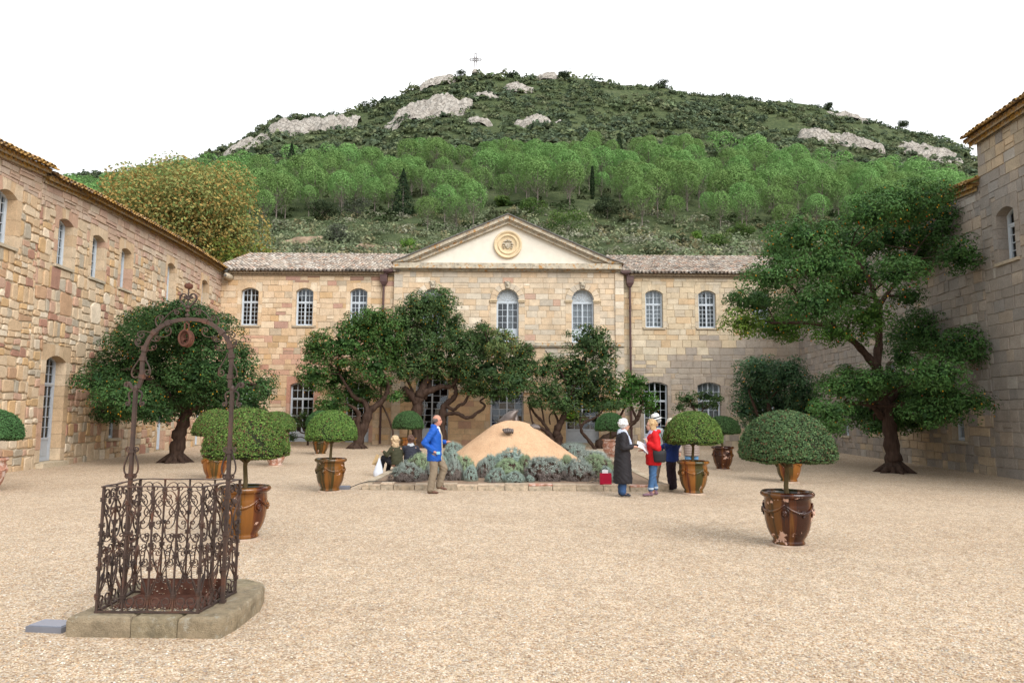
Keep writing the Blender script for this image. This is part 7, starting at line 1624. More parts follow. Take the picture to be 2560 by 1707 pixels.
for s in (-1, 1):
    S_ = lambda pts: [(cxA+s*a, c) for a, c in pts]
    q2(S_(bez((.385, 2.30), (.39, 2.22), (.50, 2.14), (.455, 2.085), 12)+bez((.455, 2.085), (.43, 2.06), (.39, 2.08), (.395, 2.12), 6)))      # outer drop
    q2(S_(bez((.372, 2.30), (.36, 2.22), (.27, 2.15), (.31, 2.09), 12)+spiral(.325, 2.125, .034, -2.3, 1.2, .006)))                            # inner drop
    q2(S_(bez((.37, 2.36), (.43, 2.33), (.47, 2.38), (.44, 2.42), 8)+spiral(.425, 2.39, .030, .9, 1.2, .006)))                              # outer curl
    q2(S_(bez((.29, 2.46), (.36, 2.50), (.45, 2.50), (.43, 2.44), 8)+spiral(.395, 2.455, .032, -.3, 1.0, .006, sgn=-1)))
    q2(S_(bez((.36, 2.33), (.30, 2.30), (.24, 2.33), (.27, 2.37), 8)+spiral(.285, 2.345, .026, 2.2, 1.1, .006)))
    q2(S_(bez((.32, 2.42), (.28, 2.38), (.22, 2.40), (.235, 2.44), 8)+spiral(.26, 2.425, .026, 2.6, 1.1, .006)))
    q2(S_(bez((.27, 2.45), (.20, 2.42), (.12, 2.45), (.14, 2.50), 8)+spiral(.168, 2.50, .030, 3.1, 1.1, .006, sgn=-1)), .005)
    q2(S_(bez((.27, 2.50), (.22, 2.58), (.15, 2.70), (.05, 2.70), 12)), .006)                                                               # long crown stem
    q2(S_(bez((.26, 2.53), (.30, 2.58), (.28, 2.64), (.22, 2.63), 8)+spiral(.235, 2.605, .024, 1.7, 1.0, .006)))
    q2(S_(bez((.04, 2.68), (.10, 2.72), (.14, 2.66), (.10, 2.64), 8)+spiral(.095, 2.66, .022, -1.2, 1.0, .005, sgn=-1)))
    q2(S_(bez((.005, 2.69), (.02, 2.73), (.085, 2.75), (.072, 2.80), 8)+bez((.072, 2.80), (.06, 2.84), (.015, 2.83), (.012, 2.79), 8)+spiral(.026, 2.795, .014, 3.4, .9, .004)), .010, .02)   # heart
mb = MB(); mb.tube([(0, 0, 2.60), (0, 0, 2.88)], .007, 8); mb.build('finial_stem', M['iron'], well, colors=False)
for z in (2.625, 2.665, 2.70, 2.775):
    mb = MB(); mb.tube([(0, 0, z), (0, 0, z+.018)], .019, 10); mb.build('collar', M['iron'], well, colors=False)
mb = MB()
for k in range(7):
    a = k*2*PI/7; mb.ell((math.cos(a)*.022, math.sin(a)*.022, 2.895), (.017, .017, .022), 7, 5)
mb.ell((0, 0, 2.90), (.02, .02, .028), 8, 6); mb.lathe([(.004, 2.865), (.03, 2.875), (.034, 2.885)], 12); mb.build('rose_finial', M['rust'], well)
pul = MB()
for y in (-.035, .035):
    pul.tube([(math.cos(2*PI*i/28)*.048+.0, y+math.cos(2*PI*i/28)*.0, 2.425+math.sin(2*PI*i/28)*.068) for i in range(29)], .010, 8, False)
pul.tube([(math.cos(2*PI*i/28)*.038, 0, 2.425+math.sin(2*PI*i/28)*.055) for i in range(29)], .020, 8, False)
for i in range(4):
    a = PI*i/2+.4; pul.tube([(0, 0, 2.415), (math.cos(a)*.05, 0, 2.415+math.sin(a)*.07)], .007, 6)
o = pul.build('pulley_wheel', M['rust'], well, smooth=True)
mb = MB(); mb.strip([(-.018, 0, 2.40), (-.018, 0, 2.56), (.018, 0, 2.56), (.018, 0, 2.40)], (0, 1, 0), .014, .010); mb.tube([(0, 0, 2.56), (0, 0, 2.60)], .009, 8); mb.tube([(0, -.05, 2.415), (0, .05, 2.415)], .010, 8); mb.build('pulley_bracket', M['rust'], well)
# ================================================================== BED, MOUND
bed = empty('planting_bed', (0, 16.2, 0)); tag(bed, 'low raised planting bed edged with worn stones and thin red tiles', 'flower bed')
mb = MB(); mb.box(-3.2, 3.4, .1, 9.2, -.02, .13); mb.build('bed_soil', M['soil'], bed)
rk2 = random.Random(9); x = -3.42
while x < 3.6:
    w = rk2.uniform(.28, .62); w = min(w, 3.62-x); mb = MB(); mb.cur = pick(rk2, [(3, (.42, .36, .27)), (2, (.34, .28, .2)), (1, (.5, .45, .36))])
    h = rk2.uniform(.115, .16)
    if w > .05:
        mb.prism([(.005, -.02), (w-.005, -.02), (w-.005+rk2.uniform(-.01, .01), h-.03), (.005, h-.03+rk2.uniform(-.008, .008))], -.02-rk2.uniform(0, .03), .22, .01, .012); mb.build('kerb_stone', M['slab'], bed, loc=(x, 0, 0))
        mb = MB(); mb.cur = (1, 1, 1, 1); mb.box(.004, w-.004, -.03, .24, h-.028, h+.01)
        if rk2.random() < .14: mb.build('kerb_tile', M['terracotta'], bed, loc=(x, 0, 0))
        else: mb.c = [shade((.44, .37, .29, 1), rk2.uniform(.8, 1.15))]*len(mb.f); mb.build('kerb_tile', M['slab'], bed, loc=(x, 0, 0))
    x += w
for sx in (-3.42, 3.40):
    for q in range(12):
        mb = MB(); mb.cur = pick(rk2, [(3, (.42, .36, .27)), (2, (.34, .28, .2))]); mb.box(-.0, .2, .005, .74, -.02, .15); mb.build('kerb_stone', M['slab'], bed, loc=(sx, .24+q*.75, 0))
mb = MB()
for q in range(9): mb.tube([(rk2.uniform(1.6, 2.6), rk2.uniform(.35, .6), .14), (rk2.uniform(1.8, 2.6), rk2.uniform(.3, .5), .3)], .008, 5)
tag(mb.build('dry_twigs', M['bark_grey'], bed), kind='stuff')
V = []; nr_, na = 60, 96; mc_ = (.03, 21.0)
pr_r = [0, .2, .38, .6, .82, 1.12, 1.55, 1.9, 2.25, 2.45]; pr_z = [1.53, 1.515, 1.47, 1.375, 1.21, .985, .66, .42, .17, .05]
for i in range(nr_+1):
    r = 2.45*i/nr_
    for j in range(na):
        a = 2*PI*j/na; x, y = r*math.cos(a)*(1.02), r*math.sin(a); k = 1+.02*math.sin(a*3+1)
        z = float(np.interp(r, pr_r, pr_z))
        if i < nr_: z += .022*noise.noise(Vector((x*2.2, y*2.2, 1)))+.011*noise.noise(Vector((x*8, y*8, 2)))+.006*noise.noise(Vector((x*20, y*20, 4)))
        V.append((x*k, y*k, z))
F = [(i*na+j, i*na+(j+1) % na, (i+1)*na+(j+1) % na, (i+1)*na+j) for i in range(nr_) for j in range(na)]
mo = bpy.data.objects.new('clay_mound', np_mesh('clay_mound', V, F, None, M['mound'], True)); mo.location = (mc_[0], mc_[1], 0); link(mo)
tag(mo, 'smooth ochre clay mound with fine cracks in the middle of the bed', 'mound')
def mz(x, y): return float(np.interp(math.hypot(x-mc_[0], y-mc_[1]), pr_r, pr_z))
bz = empty('bronze_seal', (0.0, 21.55, 1.4)); tag(bz, 'dark bronze animal body with raised snout, half emerging behind the top of the mound', 'sculpture')
mb = MB(); mb.tube([(-.34, .1, -.14), (-.20, .05, .02), (-.06, 0, .18), (.03, -.02, .30), (.12, -.03, .385), (.19, -.04, .41)], [.20, .22, .20, .15, .075, .035], 18); mb.tube([(.08, 0, .30), (.13, .02, .1), (.12, .03, -.12)], [.09, .11, .12], 14)
mb.ell((.19, -.04, .413), (.03, .03, .025), 8, 6); mb.build('seal_body', M['bronze'], bz, smooth=True)
def paw(name, x, y, z, rz, lab, s=1.0, tilt=0.0):
    o = empty(name, (x, y, z), rz); tag(o, lab, 'sculpture')
    for k in range(5):
        m_ = MB(); t = (k-2)/2; a = (.035*s, -.07*s, -.095*s)
        m_.tube([(t*.11*s, .05*s, .03*s-abs(t)*.02), (t*.13*s, -.03*s, .045*s-abs(t)*.025), (t*.12*s+.02, -.09*s, -.02*s), (t*.10*s+.03, -.10*s, -.09*s)], [.045*s, .042*s, .034*s, .018*s], 10)
        m_.build('finger', M['bronze'], o, smooth=True)
    m_ = MB(); m_.ell((0, .07*s, .0), (.14*s, .10*s, .07*s), 12, 8); m_.build('palm', M['bronze'], o, smooth=True); return o
paw('bronze_hand', -.10, 20.05, 1.255, 0, 'small bronze hand gripping the front of the clay mound near its top', .95)
paw('bronze_hand', .66, 20.9, 1.34, .9, 'second bronze hand lying on the right shoulder of the mound', 1.1)
# santolina
def santo(variant, seed):
    rg = np.random.RandomState(seed); m = 300; d = rdir(rg, m*2); d = d[d[:, 2] > -.05][:m]
    lump = .95+.06*np.sin(d[:, 0]*5+seed)+.05*np.sin(d[:, 1]*6+seed*2)
    parts = []; mb = MB()
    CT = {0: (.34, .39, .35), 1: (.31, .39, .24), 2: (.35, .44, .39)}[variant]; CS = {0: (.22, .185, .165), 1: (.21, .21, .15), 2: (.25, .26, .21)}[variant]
    for q in range(len(d)):
        e = d[q]*lump[q]*rg.uniform(.94, 1.0); n = 46
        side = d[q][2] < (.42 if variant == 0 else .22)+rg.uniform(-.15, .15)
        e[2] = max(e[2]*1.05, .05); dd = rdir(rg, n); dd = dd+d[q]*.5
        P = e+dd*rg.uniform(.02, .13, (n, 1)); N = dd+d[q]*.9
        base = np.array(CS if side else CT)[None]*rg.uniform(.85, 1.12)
        parts.append(leaves(P, N, .062, .38, rg, base*rg.uniform(.72, 1.25, (n, 1)), .35))
    V, F, C = cat_leaves(parts); me = np_mesh('foliage', V, F, C, M['leaf_silver'])
    for q in range(26):
        e = d[q]*.8; mb.tube([(0, 0, -.05), tuple(e*.5+np.array([0, 0, .03])), tuple(e)], [.02, .014, .006], 5, False)
    core = MB(); core.ell((0, 0, .30), (.78, .78, .60), 16, 10); core.cur = (.1, .09, .07, 1)
    return me, mb.mesh('stems', M['bark_grey'], False, False), core.mesh('twig_core', M['bark'], True, False)
SV = [santo(0, 1), santo(1, 2), santo(2, 3)]; SV2 = [santo(0, 11), santo(1, 12), santo(2, 13)]
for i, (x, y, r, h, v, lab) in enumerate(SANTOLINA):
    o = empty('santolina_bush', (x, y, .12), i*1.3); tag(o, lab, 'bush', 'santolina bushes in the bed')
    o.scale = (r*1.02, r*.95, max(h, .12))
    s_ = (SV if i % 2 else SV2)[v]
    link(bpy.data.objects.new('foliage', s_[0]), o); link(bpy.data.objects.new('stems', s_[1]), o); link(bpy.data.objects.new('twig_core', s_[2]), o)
# ground spotlights and cable
for (x, y, rz, lab, s) in ((-3.92, 16.3, .1, 'grey ground floodlight box at the left end of the kerb', 1.0), (-3.76, 5.93, -.12, 'grey ground floodlight box beside the well slab', .75)):
    o = empty('ground_light', (x, y, 0), rz); tag(o, lab, 'light fitting')
    mb = MB(); mb.box(-.21*s, .21*s, -.13*s, .13*s, .0, .06*s); mb.build('housing', mat_simple('grey_housing', (.16, .165, .19), .08, 6, .5), o)
    mb = MB(); mb.box(-.19*s, .19*s, -.11*s, .11*s, .062*s, .070*s); mb.build('glass_lid', mat_simple('frosted_lid', (.26, .28, .34), .05, 6, .2), o)
mb = MB(); mb.tube([(-3.7, 16.3, .04), (-3.5, 16.35, .12), (-3.3, 16.4, .17), (-2.9, 16.42, .165), (-2.7, 16.45, .15)], .009, 6)
tag(mb.build('cable', mat_simple('black_rubber', (.02, .02, .02), .1, 6, .6)), 'black cable running from the floodlight onto the kerb', 'cable')
# loose pebbles lying on the gravel near the camera
n = 36000; rgq = np.random.RandomState(8)
yv = 3.6+8.4*rgq.uniform(0, 1, n)**1.6; xv = rgq.uniform(-1, 1, n)*(yv*.80+.4); zv = np.full(n, .002)
inside = np.zeros(n, bool)
inside |= (xv > -3.68) & (xv < -2.1) & (yv > 5.62) & (yv < 7.1)
inside |= ((xv-3.8)**2+(yv-9.75)**2 < .27**2) | ((xv+3.78)**2+(yv-9.97)**2 < .27**2) | ((np.abs(xv+3.76) < .2) & (np.abs(yv-5.93) < .15))
P = np.stack([xv, yv, zv], 1)[~inside]
tag(pebbles(P, .0175, rgq, 'gravel'), 'loose pebbles on the courtyard', kind='stuff')
# ================================================================== PEOPLE
def solid(name, mb, mat, parent, vox=.018, smooth=5, fold=None):
    """fuse overlapping closed shapes into one continuous surface"""
    me = mb.mesh(name+'_src', mat, False, False); o = bpy.data.objects.new(name+'_src', me); COL.objects.link(o)
    r = o.modifiers.new('r', 'REMESH'); r.mode = 'VOXEL'; r.voxel_size = vox; r.use_smooth_shade = True
    s = o.modifiers.new('s', 'SMOOTH'); s.iterations = smooth; s.factor = .5
    dg = bpy.context.evaluated_depsgraph_get(); ev = o.evaluated_get(dg)
    m2 = bpy.data.meshes.new_from_object(ev, depsgraph=dg); m2.name = name
    m2.materials.clear(); m2.materials.append(mat)
    m2.polygons.foreach_set('use_smooth', [True]*len(m2.polygons))
    if fold is None: fold = .009 if name in ('jacket', 'coat', 'trousers', 'jeans', 'cardigan') else (.007 if name in ('hair', 'scarf') else 0)
    if fold:
        sc_ = (34, 34, 20) if name in ('hair', 'scarf') else (9, 9, 17)
        nn_ = [v.normal.copy() for v in m2.vertices]
        for v, q in zip(m2.vertices, nn_):
            c = v.co; w_ = noise.noise(Vector((c.x*sc_[0]+c.z*6, c.y*sc_[1], c.z*sc_[2]+c.x*9+len(name))))
            v.co = c+q*fold*(abs(w_)*2.4-.5)
    bpy.data.objects.remove(o); bpy.data.meshes.remove(me)
    return link(bpy.data.objects.new(name, m2), parent)
SKIN = mat_simple('skin', (.52, .29, .21), .08, 9, .55, 0, .3)
SKIN2 = mat_simple('skin_ruddy', (.50, .24, .17), .08, 9, .55, 0, .3)
V3 = Vector
def hand(mb, wrist, dirv, curl=.5, up=V3((0, 0, 1)), s=1.0, thumb=1):
    d = dirv.normalized(); side = d.cross(up).normalized(); n = side.cross(d).normalized()
    pc = wrist+d*.045*s
    mb.limb(wrist, .026*s, wrist+d*.07*s, .030*s, 10)
    for k, (ln, off) in enumerate(((.060, -.024), (.070, -.008), (.066, .008), (.052, .023))):
        p = wrist+d*.085*s+side*off*s; b1 = p+d*ln*.5*s-n*ln*.35*curl*s; b2 = b1+(d*(1-curl)*.5-n*curl*.55)*ln*s
        mb.tube([p-d*.02*s, p, b1, b2], [.0095*s, .0095*s, .0085*s, .007*s], 7); mb.ell(b2, .0072*s, 6, 4)
    th = wrist+d*.03*s+side*-.028*s*thumb; t2 = th+(d*.6-side*.5*thumb)*.035*s; t3 = t2+(d*.8-n*.3)*.028*s
    mb.tube([wrist+d*.02*s, th, t2, t3], [.012*s, .012*s, .010*s, .008*s], 7)
def head(mb, c, f, s=1.0):
    """c = head centre, f = facing direction (unit, horizontal)"""
    f = f.normalized(); sd = V3((-f.y, f.x, 0)); up = V3((0, 0, 1))
    rot = Matrix((f, sd, up)).transposed()
    mb.ell(c+up*.028*s-f*.012*s, (.098*s, .077*s, .098*s), 18, 12, rot); mb.ell(c-up*.035*s+f*.022*s, (.066*s, .057*s, .078*s), 14, 10, rot)
    mb.ell(c-up*.092*s+f*.052*s, (.030*s, .034*s, .024*s), 10, 6, rot)         # chin
    mb.tube([c+up*.022*s+f*.078*s, c+f*.098*s-up*.008*s, c+f*.112*s-up*.028*s], [.011*s, .013*s, .016*s], 8)       # nose
    mb.ell(c+f*.086*s-up*.058*s, (.014*s, .026*s, .010*s), 8, 5, rot)          # lips
    mb.ell(c+f*.080*s+up*.030*s, (.014*s, .052*s, .012*s), 10, 6, rot)         # brow
    for q in (-1, 1): mb.ell(c+sd*.078*s*q-f*.012*s-up*.012*s, (.020*s, .010*s, .032*s), 8, 6, rot)
def face_bits(c, f, parent, s=1.0, glasses=False):
    f = f.normalized(); sd = V3((-f.y, f.x, 0)); up = V3((0, 0, 1))
    e = MB()
    for q in (-1, 1): e.ell(c+f*.082*s+sd*.031*s*q+up*.010*s, (.010*s, .012*s, .007*s), 8, 6)
    e.build('eyes', mat_simple('eye_dark', (.05, .04, .035), .05, 5, .3), parent, smooth=True)
    m = MB(); m.tube([c+f*.094*s-up*.056*s+sd*.024*s, c+f*.101*s-up*.058*s, c+f*.094*s-up*.056*s-sd*.024*s], .004*s, 6)
    m.build('mouth', mat_simple('lip', (.36, .12, .10), .05, 5, .5), parent, smooth=True)
    if glasses:
        g = MB()
        for q in (-1, 1):
            cc = c+f*.100*s+sd*.033*s*q+up*.008*s
            g.tube([cc+sd*math.cos(a*PI/6)*.023*s+up*math.sin(a*PI/6)*.017*s for a in range(13)], .003*s, 5, False)
            g.tube([cc+sd*.023*s*q, c+sd*.082*s*q+up*.012*s-f*.005*s], .003*s, 5)
        g.tube([c+f*.104*s-sd*.01*s+up*.01*s, c+f*.104*s+sd*.01*s+up*.01*s], .003*s, 5)
        g.build('glasses', mat_simple('spectacle_frame', (.03, .02, .02), .05, 5, .3), parent)
def shoe(mb, ankle, f, s=1.0, L_=.27):
    f = V3((f.x, f.y, f.z)).normalized(); up = V3((0, 0, 1)); sd = V3((-f.y, f.x, 0)).normalized(); rot = Matrix((f, sd, f.cross(sd))).transposed()
    base = V3((ankle.x, ankle.y, ankle.z))
    mb.limb(base+up*.02, .045*s, base-up*.015*s, .042*s, 10)
    mb.ell(base-up*.045*s-f*.015, (.055*s, .04*s, .036*s), 12, 8, rot); mb.ell(base-up*.047*s+f*.07*s, (.085*s, .042*s, .030*s), 12, 8, rot); mb.ell(base-up*.055*s+f*.135*s, (.055*s, .044*s, .024*s), 12, 8, rot)
def person(x, y, rz, label, J, cl, s=1.0, z0=0.0, skin=None, group='visitors in the courtyard'):
    """J: joints in local metres, facing +X. cl: clothing functions"""
    o = empty('person', (x, y, z0), rz); o.scale = (s, s, s); tag(o, label, 'person', group)
    skin = skin or SKIN; b = MB(); F_ = J.get('face', V3((1, 0, 0))); H = J['head']
    head(b, H, F_); nk = J['neck']; b.limb(H-V3((0, 0, .07)), .05, nk, .055); pe, ch = J['pelvis'], J['chest']
    ln = (ch-pe)
    for t, r in ((0, .115), (.25, .11), (.5, .115), (.75, .13), (1, .13)): b.ell(pe.lerp(ch, t), (r*.85, r*1.2, r), 14, 8)
    b.limb(ch, .10, nk-V3((0, 0, .02)), .07)
    for q, sd in (('R', -1), ('L', 1)):
        sh, el, wr = J['sh'+q], J['el'+q], J['wr'+q]
        b.limb(ch, .08, sh, .062); b.limb(sh, .056, el, .042); b.limb(el, .042, wr, .028)
        hd = J.get('hd'+q, (wr-el)); hand(b, wr, hd, J.get('curl', .6), J.get('hup'+q, V3((0, 0, 1))), 1.0, sd)
        hp, kn, an = J['hip'+q], J['kn'+q], J['an'+q]
        b.limb(pe, .11, hp, .10); b.limb(hp, .092, kn, .062); b.limb(kn, .062, an, .042)
        ft = J.get('ft'+q, V3((1, 0, 0))); b.limb(an-V3((0, 0, .03)), .035, an+ft*.12-V3((0, 0, .05)), .028)
    solid('body', b, skin, o, .018, 2); face_bits(H, F_, o, 1.0, J.get('glasses', False))
    cl(o, J, F_); return o
def sleeve(mb, J, q, r0=.075, r1=.062, r2=.05, cut=1.0):
    sh, el, wr = J['sh'+q], J['el'+q], J['wr'+q]
    mb.limb(sh, r0, el, r1); mb.limb(el, r1, el.lerp(wr, cut), r2)
def legs(mb, J, r0=.108, r1=.078, r2=.062, low=.0):
    for q in 'RL':
        hp, kn, an = J['hip'+q], J['kn'+q], J['an'+q]
        mb.limb(J['pelvis'], .13, hp, r0*1.02); mb.limb(hp, r0, kn, r1); mb.limb(kn, r1, kn.lerp(an, .97)+V3((0, 0, low)), r2)
    mb.ell(J['pelvis'], (.125, .165, .12), 14, 8)
def collar_scarf(mb, J, r=.032, hang=None, side=-1):
    nk = J['neck']
    for dz, rr in ((.03, .070), (.0, .080), (-.03, .088)):
        mb.tube([nk+V3((math.cos(a*PI/7)*rr, math.sin(a*PI/7)*rr, dz+.012*math.sin(a*1.7))) for a in range(15)], r, 8, False)
    if hang: mb.tube(hang, [r*1.1]*len(hang), 8)
BL = lambda nm, c, **k: cloth(nm, c, **k)
# walking man in blue, seen in profile
def standing(h=1.0, **kw):
    J = dict(head=V3((.02, 0, 1.58)), neck=V3((-.01, 0, 1.43)), chest=V3((-.01, 0, 1.26)), pelvis=V3((-.01, 0, .94)),
             shR=V3((-.01, -.19, 1.36)), shL=V3((-.01, .19, 1.36)), elR=V3((-.06, -.25, 1.09)), elL=V3((-.06, .25, 1.09)), wrR=V3((.10, -.22, .90)), wrL=V3((.10, .22, .90)),
             hipR=V3((-.01, -.09, .90)), hipL=V3((-.01, .09, .90)), knR=V3((.02, -.10, .49)), knL=V3((.02, .10, .49)), anR=V3((-.02, -.11, .09)), anL=V3((-.02, .11, .09)))
    J.update(kw); return J
Jm = standing(wrR=V3((-.02, -.20, .92)), elR=V3((-.20, -.27, 1.10)), hdR=V3((.8, .05, -.35)), elL=V3((.04, .24, 1.12)), wrL=V3((.22, .20, 1.10)), hdL=V3((1, .0, .25)),
              knR=V3((.0, -.10, .48)), anR=V3((-.07, -.11, .08)), knL=V3((.20, .10, .54)), anL=V3((.10, .10, .16)), ftL=V3((.95, 0, -.2)), face=V3((1, -.12, 0)), head=V3((.05, -.01, 1.585)))
def cl_man(o, J, f):
    j = MB(); j.loft([(-.01, 0, .70, .155, .20), (-.01, 0, .80, .16, .205), (0, 0, .95, .155, .20), (0, 0, 1.10, .150, .195), (-.01, 0, 1.25, .15, .20), (-.02, 0, 1.36, .12, .18), (-.02, 0, 1.42, .085, .11), (-.02, 0, 1.50, .075, .085)], 22)
    sleeve(j, J, 'R', .082, .072, .055, .92); sleeve(j, J, 'L', .080, .068, .052, .92)
    solid('jacket', j, BL('blue_jacket', (.012, .085, .40), rough=.6), o)
    z = MB(); z.tube([V3((.145, .02, .72)), V3((.160, .02, 1.0)), V3((.150, .01, 1.25)), V3((.09, 0, 1.43))], .014, 6); z.build('zip_facing', BL('beige_lining', (.45, .40, .30)), o)
    c = MB(); c.tube([V3((.06, -.06, 1.44)), V3((.085, 0, 1.41)), V3((.06, .06, 1.44))], .028, 8); c.tube([V3((.075, 0, 1.42)), V3((.12, 0, 1.30))], [.03, .012], 8); c.build('shirt_collar', BL('white_shirt', (.65, .67, .70)), o, smooth=True)
    t = MB(); legs(t, J, .112, .088, .080); solid('trousers', t, BL('khaki_trousers', (.22, .175, .125)), o)
    s = MB(); shoe(s, J['anR'], V3((1, 0, 0))); shoe(s, J['anL'], V3((.95, 0, -.15))); solid('shoes', s, BL('brown_leather', (.13, .065, .045), rough=.5), o, .010, 2)
    h = MB(); H = J['head']
    h.ell(H+V3((-.045, 0, .005)), (.068, .084, .062), 14, 10); h.ell(H+V3((-.01, .066, .01)), (.04, .02, .05), 8, 6); h.ell(H+V3((-.01, -.068, .01)), (.04, .02, .045), 8, 6)
    solid('hair', h, BL('grey_hair', (.13, .11, .10)), o, .012, 2)
    ph = MB(); ph.box(-.01, .07, -.05, -.035, -.03, .03); pho = ph.build('phone', BL('pale_blue_case', (.20, .48, .62), rough=.3), None, loc=(0, 0, 0)); return pho
pm = person(-1.70, 15.61, 0, 'balding man in a bright blue jacket and khaki trousers walking past the bed', Jm, lambda o, J, f: None, 1.0, skin=SKIN2)
ph = cl_man(pm, Jm, None); ph.location = (-1.62, 15.40, .89); tag(ph, 'pale blue phone held at the hip of the walking man', 'phone')
# woman in black coat
Jb = standing(head=V3((.05, 0, 1.515)), neck=V3((.0, 0, 1.37)), chest=V3((0, 0, 1.22)), pelvis=V3((-.01, 0, .92)), shR=V3((0, -.175, 1.31)), shL=V3((0, .175, 1.31)), elR=V3((-.02, -.24, 1.04)), elL=V3((-.02, .24, 1.04)),
              wrR=V3((.20, -.14, 1.06)), wrL=V3((.20, .12, 1.05)), hdR=V3((1, .25, .05)), hdL=V3((1, -.3, .0)), glasses=True, knR=V3((.01, -.09, .48)), knL=V3((.01, .09, .48)), face=V3((1, -.15, -.1)))
def hair_cap(o, H, f, col, r=(.108, .098, .105), off=V3((-.028, 0, .03)), extra=(), name='hair'):
    h = MB(); f = f.normalized(); sd = V3((-f.y, f.x, 0)); rot = Matrix((V3((f.x, f.y, 0)).normalized(), sd.normalized(), V3((0, 0, 1)))).transposed()
    h.ell(H+rot @ off, r, 18, 12, rot)
    for (p, rr) in extra: h.ell(H+rot @ V3(p), rr, 10, 7, rot)
    rg = random.Random(5)
    for i in range(40):
        a = rg.uniform(0, 2*PI); e = rg.uniform(-.2, 1.4); d = rot @ V3((math.cos(a)*math.cos(e), math.sin(a)*math.cos(e), math.sin(e)))
        if (rot.transposed() @ d).x > .55 and e < .7: continue
        p = H+rot @ off+V3((d.x*r[0], d.y*r[1], d.z*r[2])); h.ell(p, (.024, .024, .024), 7, 5)
    return solid(name, h, mat_simple('hair', col, .35, 40, .6, 0, .3, .6, 90, .004), o, .012, 2)
def cl_black(o, J, f):
    c = MB(); c.loft([(.0, 0, .28, .205, .25), (0, 0, .45, .20, .24), (-.005, 0, .70, .185, .225), (-.005, 0, .95, .165, .21), (0, 0, 1.15, .15, .195), (0, 0, 1.27, .14, .185), (0, 0, 1.36, .09, .12), (0, 0, 1.40, .07, .08)], 24)
    sleeve(c, J, 'R', .078, .070, .058, .85); sleeve(c, J, 'L', .078, .070, .058, .85)
    solid('coat', c, BL('black_coat', (.022, .020, .023), rough=.7), o)
    t = MB(); legs(t, J, .10, .08, .075); solid('jeans', t, BL('dark_jeans', (.035, .075, .17)), o)
    s = MB(); shoe(s, J['anR'], V3((1, 0, 0)), .95); shoe(s, J['anL'], V3((1, 0, 0)), .95); solid('shoes', s, BL('black_leather', (.015, .018, .03), rough=.4), o, .010, 2)
    k = MB(); collar_scarf(k, J, .030, [V3((.06, -.04, 1.36)), V3((.12, -.05, 1.26)), V3((.165, -.05, 1.14)), V3((.175, -.05, 1.05))]); solid('scarf', k, BL('pale_blue_scarf', (.48, .53, .64), var=.2), o, .012, 2)
    hair_cap(o, J['head'], V3((1, -.15, 0)), (.62, .62, .63), (.112, .100, .105))
person(2.40, 15.2, 0, 'white-haired woman in a long black coat and pale blue scarf, facing right', Jb, cl_black, 1.0)
# woman in red
Jr = standing(head=V3((.05, 0, 1.51)), neck=V3((.0, 0, 1.36)), chest=V3((0, 0, 1.22)), pelvis=V3((-.01, 0, .92)), shR=V3((0, -.175, 1.31)), shL=V3((0, .175, 1.31)), elR=V3((-.04, -.24, 1.03)), elL=V3((-.04, .25, 1.03)),
              wrL=V3((.17, .16, 1.14)), hdL=V3((.3, -.15, 1)), wrR=V3((.19, -.15, .97)), hdR=V3((1, .1, -.05)), knR=V3((.02, -.10, .48)), knL=V3((.04, .10, .48)), anR=V3((-.05, -.13, .09)), anL=V3((.10, .12, .09)), face=V3((1, .1, -.05)))
def cl_red(o, J, f):
    c = MB(); c.loft([(.0, 0, .66, .165, .205), (0, 0, .80, .17, .21), (-.005, 0, .95, .16, .205), (0, 0, 1.12, .15, .195), (0, 0, 1.26, .145, .19), (0, 0, 1.36, .09, .12), (-.01, 0, 1.42, .08, .09)], 24)
    c.ell(V3((-.10, 0, 1.38)), (.07, .10, .05), 12, 8)
    sleeve(c, J, 'R', .082, .072, .058, .85); sleeve(c, J, 'L', .082, .072, .058, .85)
    solid('jacket', c, BL('red_jacket', (.52, .010, .014), rough=.65), o)
    t = MB(); legs(t, J, .104, .074, .066, .05); solid('jeans', t, BL('blue_jeans', (.055, .12, .24), var=.25), o)
    cf = MB()
    for q in 'RL': cf.tube([J['an'+q]+V3((0, 0, .06)), J['an'+q]+V3((0, 0, .10))], .070, 14)
    cf.build('jean_cuffs', BL('pale_cuff', (.36, .42, .50)), o)
    s = MB(); shoe(s, J['anR'], V3((1, -.2, 0)), 1.0); shoe(s, J['anL'], V3((1, .2, 0)), 1.0); solid('boots', s, BL('mauve_boots', (.17, .10, .13), rough=.6), o, .010, 2)
    k = MB(); collar_scarf(k, J, .032, [V3((.08, .0, 1.35)), V3((.13, .0, 1.25)), V3((.165, 0, 1.12)), V3((.18, 0, 1.0)), V3((.18, 0, .92))]); solid('scarf', k, BL('lilac_scarf', (.42, .38, .52), var=.5), o, .012, 2)
    hair_cap(o, J['head'], V3((1, .1, 0)), (.46, .31, .16), (.108, .096, .100), V3((-.03, 0, .03)), (((-.05, 0, -.07), (.075, .088, .075)), ((-.02, .075, -.06), (.05, .025, .07)), ((-.02, -.075, -.06), (.05, .025, .07))))
    b = MB(); b.box(-.13, .13, -.045, .045, -.10, .09)
    bo = MB(); bo.loft([(0, 0, -.12, .11, .045), (0, 0, -.08, .14, .055), (0, 0, .08, .15, .05), (0, 0, .12, .14, .04)], 18)
    return None
person(3.10, 15.35, PI, 'blond woman in a red jacket and rolled jeans with a black shoulder bag, facing left', Jr, cl_red, 1.0)
bg = empty('shoulder_bag', (3.18, 15.10, .86), .1); tag(bg, 'black shoulder bag hanging at the red jacket on a thin strap', 'bag')
